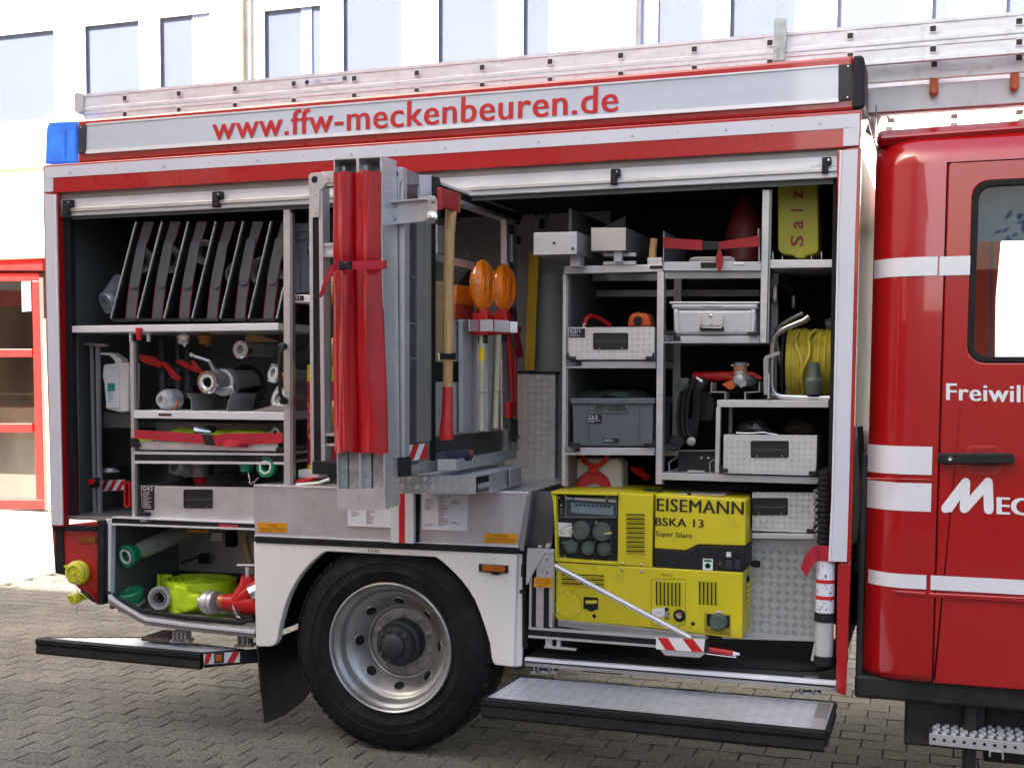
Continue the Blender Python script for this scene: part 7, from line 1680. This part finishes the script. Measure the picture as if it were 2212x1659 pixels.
# ================================================================== GENERATOR
GN = thing('generator', 'yellow power generator marked BSKA 13 on the slide-out in the right locker', 'generator', hit(1400, 1380, .12))
GYp = .02
def gp(name, pts, dep, m_, bevel=0, Y=GYp, parent=None): return obj(name, MB().poly(pts, Y, dep), m_, parent or GN, bevel=bevel)
GD = .42
x0 = hit(1193, 1150, GYp).x; 
# lower housing
gp('lower_housing', [(1200.5, 1214), (1605, 1236.5), (1603.5, 1380.5), (1400, 1356), (1205, 1340), (1199, 1332)], GD, yell, .006)
# upper: right hood
gp('hood', [(1416, 1067), (1611, 1079), (1610, 1179), (1508, 1176), (1482, 1189), (1414, 1184.5)], GD, yell, .006)
gp('black_fascia', [(1414, 1185.5), (1482, 1190), (1508, 1177.5), (1609, 1180), (1609.5, 1228), (1604, 1237), (1413, 1226.5)], GD-.004, black, .006, Y=GYp+.004)
gp('vent_column', [(1335, 1063.5), (1411, 1068.5), (1408, 1226), (1333.5, 1220)], GD, yell, .005)
gp('left_casing', [(1190, 1061), (1334, 1064), (1334, 1071), (1190, 1067)], GD, yell, .003, Y=GYp-.03)
gp('casing_frame', [(1196, 1067), (1201, 1067.5), (1206, 1213), (1199.5, 1212)], GD, yell, .002, Y=GYp-.004)
gp('casing_frame', [(1204, 1205), (1334, 1214), (1334, 1220), (1203, 1212)], GD, yell, .002, Y=GYp-.006)
gp('casing_cheek', [(1190.5, 1066), (1194.5, 1083), (1199, 1140), (1199.5, 1212), (1203, 1212), (1201, 1070)], .03, yell, .001, Y=GYp-.02)
cpn = gp('control_panel', [(1201, 1068), (1333, 1071), (1333, 1216), (1205, 1208)], .02, black, 0, Y=GYp+.02)
obj('casing_core', MB().box(hit(1205, 1150, .1).x, hit(1334, 1150, .1).x, GYp+.05, GYp+GD-.01, hit(1260, 1210, .1).z, hit(1260, 1075, .1).z), dark, GN)
Yp = GYp+.02
def cp_(name, pts, dep, m_, bevel=0, off=0.0, parent=None): return obj(name, MB().poly(pts, Yp-off, dep), m_, parent or cpn, bevel=bevel)
fb = cp_('fuse_box', rrect(1220, 1074, 1332, 1119, 4, 3), .012, mat('clear_lid_frame', (.16, .19, .20), .25), .003, off=.012)
cp_('fuse_window', rrect(1223, 1079, 1330, 1116, 3, 2), .001, mat('dark_window', (.02, .03, .035), .1, coat=1), off=.0135, parent=fb)
cp_('breaker_strip', [(1233, 1085), (1325, 1092), (1325, 1113), (1233, 1107)], .002, mat('breaker_grey', (.15, .21, .24), .4), off=.0155, parent=fb)
for k in range(9):
    x = 1242.5+k*8.8; cp_('breaker_switch', [(x, 1088.5+k*.45), (x+4.6, 1088.7+k*.45), (x+4.6, 1092.5+k*.45), (x, 1092.2+k*.45)], .004, black, off=.0195, parent=fb)
for q in ([(1222, 1073.5), (1236, 1074.5), (1236, 1079), (1222, 1078)], [(1241, 1074.5), (1309, 1079), (1308, 1084), (1241, 1079.5)], [(1314, 1079.5), (1331, 1081), (1331, 1085), (1314, 1084)]):
    cp_('lid_clip', q, .006, alux, .001, off=.018, parent=fb)
gg = cp_('gauge', [(1205, 1128), (1235, 1130), (1235, 1160), (1205, 1158)], .004, whitep, .001, off=.004)
gm = MB(); P_ = [hit(1211+19*(1-math.cos(R(a))), 1152-17*math.sin(R(a)), Yp-.0055) for a in range(0, 91, 10)]; gm.tube(P_, .0012, 4, False).tube([hit(1211, 1152, Yp-.0055), hit(1220, 1152, Yp-.0055)], .0012, 4)
obj('gauge_scale', gm, black, gg); obj('gauge_dot', MB().lathe(hit(1231, 1134, Yp-.004), (0, -1, 0), [(.0035, 0), (0, .001)], 10), brown, gg)
def sock(px_, py_, rp_, lab=None):
    c = hit(px_, py_, Yp); r = r_px(px_, py_, rp_, Yp)
    o = obj('socket_cover', MB().lathe(c, (0, -1, 0), [(r*1.05, 0), (r, .012), (r, .024), (r*.9, .028), (r*.86, .024), (r*.6, .025), (r*.55, .028), (r*.3, .028), (0, .026)], 26), dgreen, cpn, smooth=True)
    obj('socket_flange', MB().poly([(px_-rp_*.9, py_-rp_*.9), (px_+rp_*1.05, py_-rp_*.85), (px_+rp_*1.05, py_+rp_*.95), (px_-rp_*.9, py_+rp_*.9)], Yp-.003, .003), dark, o)
    s_ = MB()
    for a, b_ in ((-.75, -.75), (.9, -.75), (.9, .8), (-.75, .8)): s_.lathe(hit(px_+rp_*a, py_+rp_*b_, Yp-.003), (0, -1, 0), [(.003, 0), (.003, .002), (0, .002)], 6)
    obj('flange_screws', s_, alud, o)
sock(1257, 1145, 19.5); sock(1302, 1148, 19.5); sock(1236, 1180, 14.5); sock(1272, 1183, 14.5); sock(1306.5, 1185, 14.5)
obj('cover_tab', MB().poly([(1225, 1147), (1234, 1145), (1240, 1149), (1234, 1152)], Yp-.03, .004).poly([(1306, 1150), (1322, 1149), (1322, 1153), (1306, 1155)], Yp-.03, .004), mat('tan_tab', (.45, .36, .2), .5), cpn)
sc = MB()
for a in ((1203+5, 1075), (1222, 1077-4.5), (1311, 1073), (1204, 1116), (1213, 1091), (1288, 1128)): sc.lathe(hit(*a, Yp), (0, -1, 0), [(.005, 0), (.004, .006), (0, .007)], 8)
obj('panel_screws', sc, alux, cpn)
pm_ = MB(); lines(pm_, 1200+10, 1098, 1218, 1112, 4, Yp, .25, .001, seed=9); lines(pm_, 1208, 1116, 1219, 1118, 1, Yp, .4, .001, seed=2); lines(pm_, 1214, 1170, 1227, 1176, 2, Yp, .3, .001, seed=5); lines(pm_, 1204, 1198, 1212, 1204, 2, Yp, .3, .001, seed=6); lines(pm_, 1216, 1199, 1226, 1206, 2, Yp, .3, .001, seed=8)
obj('panel_print', pm_, mat('grey_print', None), cpn)
# louvres
slot = mat('slot_shadow', (.010, .010, .006), .8)
def louvre_h(x0, y0, x1, y1, n, dy=0, Y=GYp):
    st_ = (y1-y0)/n
    for k in range(n):
        y = y0+k*st_; 
        s_ = obj('louvre_slot', MB().poly([(x0+1, y+st_*.05), (x0+3, y), (x1-2, y+dy), (x1, y+dy+st_*.1), (x1, y+dy+st_*.38), (x0+1, y+st_*.36)], Y-.0008, .0008), slot, GN)
        obj('louvre', MB().prism([hit(x0+1, y+st_*.36, Y-.010), hit(x1, y+dy+st_*.38, Y-.010), hit(x1, y+dy+st_*.82, Y-.0005), hit(x0+1, y+st_*.80, Y-.0005)], (0, .002, .001)), yell, s_)
def louvre_v(x0, y0, x1, y1, n, dy=0, Y=GYp):
    st_ = (x1-x0)/n
    for k in range(n):
        x = x0+k*st_; yy = y0+dy*k/n; ye = y1+dy*k/n
        s_ = obj('louvre_slot', MB().poly([(x+st_*.1, yy+1), (x+st_*.5, yy), (x+st_*.5, ye), (x+st_*.1, ye-1)], Y-.0008, .0008), slot, GN)
        obj('louvre', MB().prism([hit(x+st_*.48, yy, Y-.009), hit(x+st_*.48, ye, Y-.009), hit(x+st_*.92, ye, Y-.0005), hit(x+st_*.92, yy, Y-.0005)], (0, .002, 0)), yell, s_)
louvre_h(1351.6, 1109.5, 1392.5, 1199, 9, .8)
louvre_h(1212, 1239, 1305, 1268, 3, 3); louvre_v(1416, 1256, 1474, 1307, 7, 3.5); louvre_v(1509, 1255.5, 1552, 1306, 5, 2)
# lettering
text('maker_name', 'EISEMANN', 1419, 1606, 1103, 1111.5, 27, GYp, yelltxt, GN, bold=.03, vert=(.5, -27))
text('model_name', 'BSKA 13', 1416, 1519.5, 1134.5, 1139.5, 17.5, GYp, yelltxt, GN, bold=.03); text('model_line', 'Super Silent', 1417, 1495.5, 1157, 1162, 10.5, GYp, yelltxt, GN, bold=.02)
text('filter_mark', 'Ölfilter', 1428, 1455, 1243.5, 1245.5, 7.5, GYp, mat('brown_print', (.18, .12, .01), .5), GN)
# fascia details
fz = GYp+.004
def fd_(name, pts, dep, m_, off, parent=GN, bevel=0): return obj(name, MB().poly(pts, fz-off, dep), m_, parent, bevel=bevel)
st = fd_('emission_sticker', [(1518.5, 1206), (1540, 1207), (1539.5, 1232), (1518, 1231)], .001, whitep, .002)
fd_('sticker_band', [(1521, 1208), (1537, 1209), (1537, 1214), (1521, 1213)], .0005, green, .0026, st); obj('sticker_ring', MB().lathe(hit(1529, 1222, fz-.0022), (0, -1, 0), [(.012, 0), (.012, .0006), (.008, .0006), (.008, 0)], 20), green, st)
fd_('sticker_square', [(1569, 1192), (1579, 1192.5), (1579, 1203), (1569, 1202.5)], .001, whitep, .002)
fd_('rocker_switch', [(1567, 1211), (1582, 1212), (1581.5, 1228), (1566.5, 1227)], .006, mat('switch_black', (.03, .032, .035), .3), .006, bevel=.002); fd_('rocker_switch', [(1588, 1209), (1600, 1210), (1599, 1230), (1587, 1229)], .008, mat('switch_black', None), .008, bevel=.002)
obj('push_button', MB().lathe(hit(1556, 1219, fz), (0, -1, 0), [(.010, 0), (.010, .006), (.007, .008), (0, .008)], 16), mat('switch_black', None), GN); obj('ignition_key', MB().lathe(hit(1591, 1196, fz), (0, -1, 0), [(.006, 0), (.006, .014), (0, .015)], 12), black, GN)
sc = MB()
for a, r_ in (((1346, 1216.5), .006), ((1386, 1219), .006), ((1344.5, 1231), .008), ((1386, 1234), .008), ((1421, 1253), .005), ((1468, 1257), .005), ((1464, 1349), .006), ((1227, 1279.5), .004), ((1203.5, 1317), .005), ((1250, 1321), .005)): sc.lathe(hit(*a, GYp), (0, -1, 0), [(r_, 0), (r_*.9, .003), (0, .004)], 10)
obj('housing_screws', sc, steel, GN)
# filter hatch
ht_ = obj('filter_hatch', MB().ring([hit(x, y, GYp-.001) for x, y in rrect(1406, 1250, 1481, 1351, 5, 3)], [hit(x, y, GYp-.001) for x, y in rrect(1407.3, 1251.3, 1479.7, 1349.7, 4, 3)], (0, .001, 0)), mat('seam', (.25, .2, .005), .5), GN)
obj('round_hatch', MB().lathe(hit(1228, 1306, GYp), (0, -1, 0), [(r_px(1228, 1306, 29, GYp), 0), (r_px(1228, 1306, 29, GYp), .001), (r_px(1228, 1306, 28, GYp), .001), (r_px(1228, 1306, 28, GYp), 0)], 40, closed=True), mat('seam', None), GN)
ph = gp('pull_recess', [(1260.5, 1288.5), (1292, 1290.5), (1292, 1317), (1260, 1315)], .001, slot, 0, Y=GYp-.001)
obj('pull_grip', MB().poly(rrect(1264, 1297, 1289, 1304, 2, 2), GYp-.014, .012), yell, ph, bevel=.003); obj('pull_knob', MB().lathe(hit(1277, 1309, GYp-.002), (0, -1, 0), [(.022, 0), (.020, .008), (0, .010)], 18), rubber, ph)
for a in ((1283.5, 1330.5, 4.5), (1497, 1347, 4.5)): obj('round_hole', MB().lathe(hit(a[0], a[1], GYp), (0, -1, 0), [(r_px(a[0], a[1], a[2], GYp), 0), (0, .0008)], 16), slot, GN)
lv = gp('choke_label', [(1408, 1315), (1437, 1312), (1437, 1331), (1408, 1333)], .001, whitep, 0, Y=GYp-.002); gp('lever_slot', [(1436, 1312), (1444, 1312), (1444, 1337), (1436, 1337)], .001, slot, 0, Y=GYp-.003); gp('lever', [(1436, 1321), (1444, 1320), (1444, 1334), (1437, 1335)], .01, alud, .001, Y=GYp-.013)
obj('label_diagram', MB().tube([hit(1412, 1328, GYp-.003), hit(1422, 1321, GYp-.003), hit(1432, 1328, GYp-.003)], .0006, 4), black, lv)
obj('rotary_knob', MB().lathe(hit(1468, 1329, GYp), (-.15, -1, 0), [(.026, 0), (.026, .004), (.021, .006), (.021, .018), (.014, .022), (0, .022)], 22), rubber, GN, smooth=True); obj('knob_face', MB().lathe(hit(1467, 1329, GYp-.02), (-.15, -1, 0), [(.013, 0), (.013, .006), (0, .007)], 18), steel, GN)
sb = gp('socket_recess', [(1521.5, 1323), (1579, 1327), (1578.5, 1374), (1521, 1366)], .001, mat('recess_yellow', (.30, .27, .01), .5), 0, Y=GYp-.001)  # flat plate, the recess's shade is painted as a darker yellow
gp('recess_floor', [(1523, 1358), (1577, 1364), (1577, 1373), (1523, 1366)], .001, mat('seam', None), 0, Y=GYp-.002, parent=sb)
gp('socket_plate', [(1527, 1326), (1576, 1330), (1575, 1356), (1527, 1351)], .004, dark, .001, Y=GYp-.005, parent=sb)
c = hit(1552, 1342, GYp-.005); obj('socket_cover', MB().lathe(c, (0, -1, 0), [(.037, 0), (.034, .02), (.028, .026), (.02, .024), (0, .026)], 24), dgreen, sb, smooth=True)
gp('small_tag', [(1545.5, 1319), (1559, 1319.5), (1559, 1325), (1545.5, 1324.5)], .001, whitep, 0, Y=GYp-.002)
# right side of the generator
xg = (hit(1611, 1079, GYp).x+hit(1603.5, 1380, GYp).x)/2
sh_ = MB()
for a in ((1634, 1218), (1602+8, 1250)): sh_.lathe(hit(a[0], a[1], .15), (1, -.3, 0), [(.012, -.02), (.016, 0), (.014, .012), (0, .014)], 14)
obj('side_knobs', sh_, rubber, GN); obj('side_clip', MB().tube([V((xg+.006, .14, hit(1620, 1140, .12).z)), V((xg+.012, .14, hit(1620, 1175, .12).z))], .004, 6), steel, GN)
for k in range(5):
    z = hit(1603, 1330, GYp).z+.015+k*.022; obj('side_louvre', MB().prism([V((xg+.0005, .12, z)), V((xg+.008, .12, z+.004)), V((xg+.0005, .12, z+.014))], (0, .22, 0)), yell, GN)
# top seams and plate
zt_ = hit(1411, 1068, GYp).z
obj('top_plate', MB().box(hit(1450, 1067, GYp).x, hit(1560, 1070, GYp).x, GYp+.06, GYp+.3, zt_-.0005, zt_+.0012), mat('pale_plate', (.55, .53, .42), .3), GN); obj('top_label', MB().box(hit(1375, 1067, GYp).x, hit(1403, 1068, GYp).x+.03, GYp+.12, GYp+.22, hit(1350, 1064, GYp).z-.001, hit(1350, 1064, GYp).z+.0012), mat('dark_green_label', (.02, .10, .05), .4), GN)
tb_ = MB()
for a in ((1425, 1070), (1480, 1068)): tb_.tube([V((hit(a[0]+60, a[1], GYp).x, GYp+.04+.25*(a[0] > 1450), zt_-.002)), V((hit(a[0]+60, a[1], GYp).x, GYp+.04+.25*(a[0] > 1450), zt_+.008))], .008, 8)
obj('top_buffers', tb_, rubber, GN)

# slide and crane arm in front of the generator
SY = -.03
sl_ = thing('slide_frame', 'aluminium slide frame with yellow sticker left and below the generator', 'slide', hit(1200, 1440, SY))
def sp2(name, pts, dep, m_, bevel=0, Y=SY, parent=None): return obj(name, MB().poly(pts, Y, dep), m_, parent or sl_, bevel=bevel)
for a, b_, mm, oo in ((1143, 1148, alux, 0), (1148, 1158, rubber, .006), (1158, 1174, alux, .001), (1174, 1186, rubber, .006), (1186, 1193, alux, 0)):
    sp2('upright_strip', [(a+1, 1190), (b_+1, 1192), (b_-.5, 1357), (a-.5, 1353)], .04, mm, .001, Y=SY+oo)
for (y0, y1, y2, y3, mm, oo, xa, xb) in ((1354, 1359, 1384, 1388, alux, 0, 1141, 1525), (1359, 1372, 1388, 1402, rubber, .006, 1143, 1419), (1372, 1377, 1395, 1400, alux, 0, 1141, 1419)):
    sp2('lower_strip', [(xa, y0), (xb, y2 if xb > 1500 else y0+(xb-1141)*.077), (xb, y3 if xb > 1500 else y1+(xb-1141)*.077), (xa, y1)], .04, mm, .001, Y=SY+oo)
sp2('base_beam', [(1204, 1338), (1330, 1350), (1500, 1370), (1523, 1372), (1527, 1380), (1527, 1392), (1204, 1352)], .05, alud, .003, Y=SY+.03)
sp2('corner_bracket', [(1140, 1184), (1196, 1186), (1197, 1192), (1190, 1195), (1176, 1195), (1150, 1240), (1140, 1262), (1136, 1262), (1138, 1200)], .006, alup, .001, Y=SY-.02)
sp2('mount_plate', [(1160, 1193), (1195, 1195), (1196, 1248), (1159, 1246)], .006, alup, .001, Y=SY-.012)
bl_ = MB()
for a in ((1168, 1181), (1184, 1181), (1186, 1178)): bl_.lathe(hit(a[0], a[1], SY-.01), (0, 0, 1), [(.012, -.004), (.012, .008), (.006, .012), (0, .012)], 8)
for a in ((1182, 1207), (1182, 1236)): bl_.lathe(hit(a[0], a[1], SY-.012), (0, -1, 0), [(.007, 0), (.007, .003), (0, .003)], 10)
obj('bracket_bolts', bl_, steel, sl_)
st = sp2('warning_sticker', [(1154, 1247), (1193, 1248), (1193, 1269), (1153, 1268)], .002, ylab, 0, Y=SY-.014)
text('sticker_text', 'Achtung!', 1160, 1187, 1254, 1254.5, 5, SY-.014, yelltxt, st, off=.001); text('sticker_text', 'Nicht als Auftritt', 1157, 1190, 1260, 1260.5, 4, SY-.014, yelltxt, st, off=.001); text('sticker_text', 'benutzen!', 1163, 1184, 1265.5, 1266, 4, SY-.014, yelltxt, st, off=.001)
rd = obj('support_rod', MB().tube([hit(1199, 1222, SY-.03), hit(1492, 1378, SY-.05)], .0125, 14), alux, sl_, smooth=True)
hz = sp2('hazard_board', [(1417, 1376), (1523, 1381), (1520, 1409), (1416.5, 1402)], .004, whitep, .001, Y=SY-.07)
for q in ([(1420, 1376.5), (1442, 1377.5), (1460, 1404.5), (1438, 1403)], [(1474, 1379), (1497, 1380), (1519, 1408), (1495, 1406.8)]): sp2('hazard_stripe', q, .001, redtxt, 0, Y=SY-.0712, parent=hz)
sp2('board_bracket', [(1427, 1404), (1524, 1411), (1511, 1420), (1436, 1415)], .05, alup, .001, Y=SY-.066)
sp2('end_block', [(1522, 1382), (1527, 1382), (1527, 1410), (1521, 1410)], .06, rubber, .002, Y=SY-.07)
sp2('slide_shoe', [(1178, 1380), (1192, 1381), (1192, 1396), (1178, 1395)], .02, alux, .001, Y=SY+.01); sp2('slide_shoe', [(1202, 1382), (1210, 1383), (1210, 1398), (1202, 1397)], .02, alux, .001, Y=SY+.01); sp2('slide_shoe', [(1176, 1394), (1244, 1401), (1244, 1405), (1176, 1399)], .02, alux, 0, Y=SY-.01)
lr = thing('lever_bar', 'short red and chrome lever bar sticking out right of the striped board', 'lever', hit(1560, 1415, -.02))
obj('red_grip', MB().tube([hit(1530, 1402, .0), hit(1584, 1410.5, .0)], .011, 12), redplas, lr, smooth=True); obj('chrome_tip', MB().tube([hit(1584, 1410.5, .0), hit(1598, 1413, .0)], [.010, .006], 10), steel, lr, smooth=True); obj('chrome_rod', MB().tube([hit(1526, 1411, .0), hit(1590, 1419, .0)], .004, 6), steel, lr)
# tank below the sill
ob('under_tank', MB().box(hit(1254, 1450, .5).x, hit(1345, 1450, .5).x, .5, .95, .33, .60), grease, .01); ob('tank_bracket', MB().box(hit(1350, 1450, .5).x, hit(1386, 1450, .5).x, .55, .9, .33, .60), mat('grey_iron2', (.09, .09, .085), .6), .01)

# ================================================================== tidy: loose pieces become parts, tiny print stays joined
SPLIT = {'nozzle_cradle', 'tool_cradle', 'gusset_screws', 'housing_screws', 'panel_screws', 'hub_bolts', 'bracket_bolts', 'handle_screws', 'rivets', 'screws', 'clamp_rivets', 'beam_rivets', 'bolts', 'latch_rivets', 'side_pins', 'punched_hole', 'top_buffers', 'side_knobs', 'tube_end', 'shelf_pins', 'chassis', 'cab_chassis', 'window_head', 'upper_wall', 'bright_links', 'bracket', 'cables', 'cable_winding', 'folded_hose', 'chain_studs', 'led_array', 'flange_screws', 'tray_rivets', 'cover_tab', 'stay_wire', 'handle_foot', 'cap_lug', 'wall_fitting', 'loose_turns', 'step_hinge', 'corrugated_hose', 'base', 'wheel_housing'}
ONE = {'model_name', 'door_lettering', 'tape_marks', 'list_print', 'nameplate_small_print', 'panel_print', 'sticker_print', 'label_text', 'basket_wires', 'mesh_net', 'crown', 'flange_screws', 'led_array', 'chain_studs', 'small_print'}
SING = {'rivets': 'rivet', 'bolts': 'bolt', 'cables': 'cable_strand', 'cable_winding': 'cable_turn', 'loose_turns': 'loose_turn', 'screws': 'screw', 'base': 'base_plate', 'bright_links': 'bright_link', 'chain_studs': 'chain_stud'}
def base(n): return n.split('.')[0]
def depth(o):
    d = 0
    while o.parent is not None: o = o.parent; d += 1
    return d
for o in list(bpy.data.objects):
    while depth(o) > 2: o.parent = o.parent.parent
for o in list(bpy.data.objects):
    if o.type != 'MESH': continue
    b_ = base(o.name)
    if b_ in ONE or b_.endswith('print'):
        if o.parent is not None: o['kind'] = 'stuff'
        continue
    if b_ not in SPLIT: continue
    me = o.data; p = list(range(len(me.vertices)))
    def find(a):
        while p[a] != a: p[a] = p[p[a]]; a = p[a]
        return a
    for e in me.edges:
        a, c = find(e.vertices[0]), find(e.vertices[1])
        if a != c: p[a] = c
    groups = {}
    for f in me.polygons: groups.setdefault(find(f.vertices[0]), []).append(f)
    if len(groups) < 2: continue
    nm = SING.get(b_, b_[:-1] if b_.endswith('s') and b_ not in ('chassis', 'cab_chassis') else b_); sm = me.polygons[0].use_smooth
    for k, fs in groups.items():
        ids = sorted({i for f in fs for i in f.vertices}); mp = {v: i for i, v in enumerate(ids)}
        m2 = bpy.data.meshes.new(nm); m2.from_pydata([me.vertices[i].co.copy() for i in ids], [], [tuple(mp[i] for i in f.vertices) for f in fs])
        m2.materials.append(me.materials[0])
        if sm: m2.polygons.foreach_set('use_smooth', [True]*len(m2.polygons)); m2.set_sharp_from_angle(angle=R(38))
        n_ = bpy.data.objects.new(nm, m2); S.collection.objects.link(n_); n_.parent = o.parent; n_.location = o.location
        for md in o.modifiers:
            q = n_.modifiers.new('bevel', 'BEVEL'); q.width = md.width; q.segments = md.segments; q.limit_method = 'ANGLE'; q.angle_limit = md.angle_limit
        if o.parent is None:
            for key in ('label', 'category', 'group', 'kind'):
                if key in o: n_[key] = o[key]
    for ch in list(o.children): ch.parent = n_
    bpy.data.objects.remove(o, do_unlink=True)
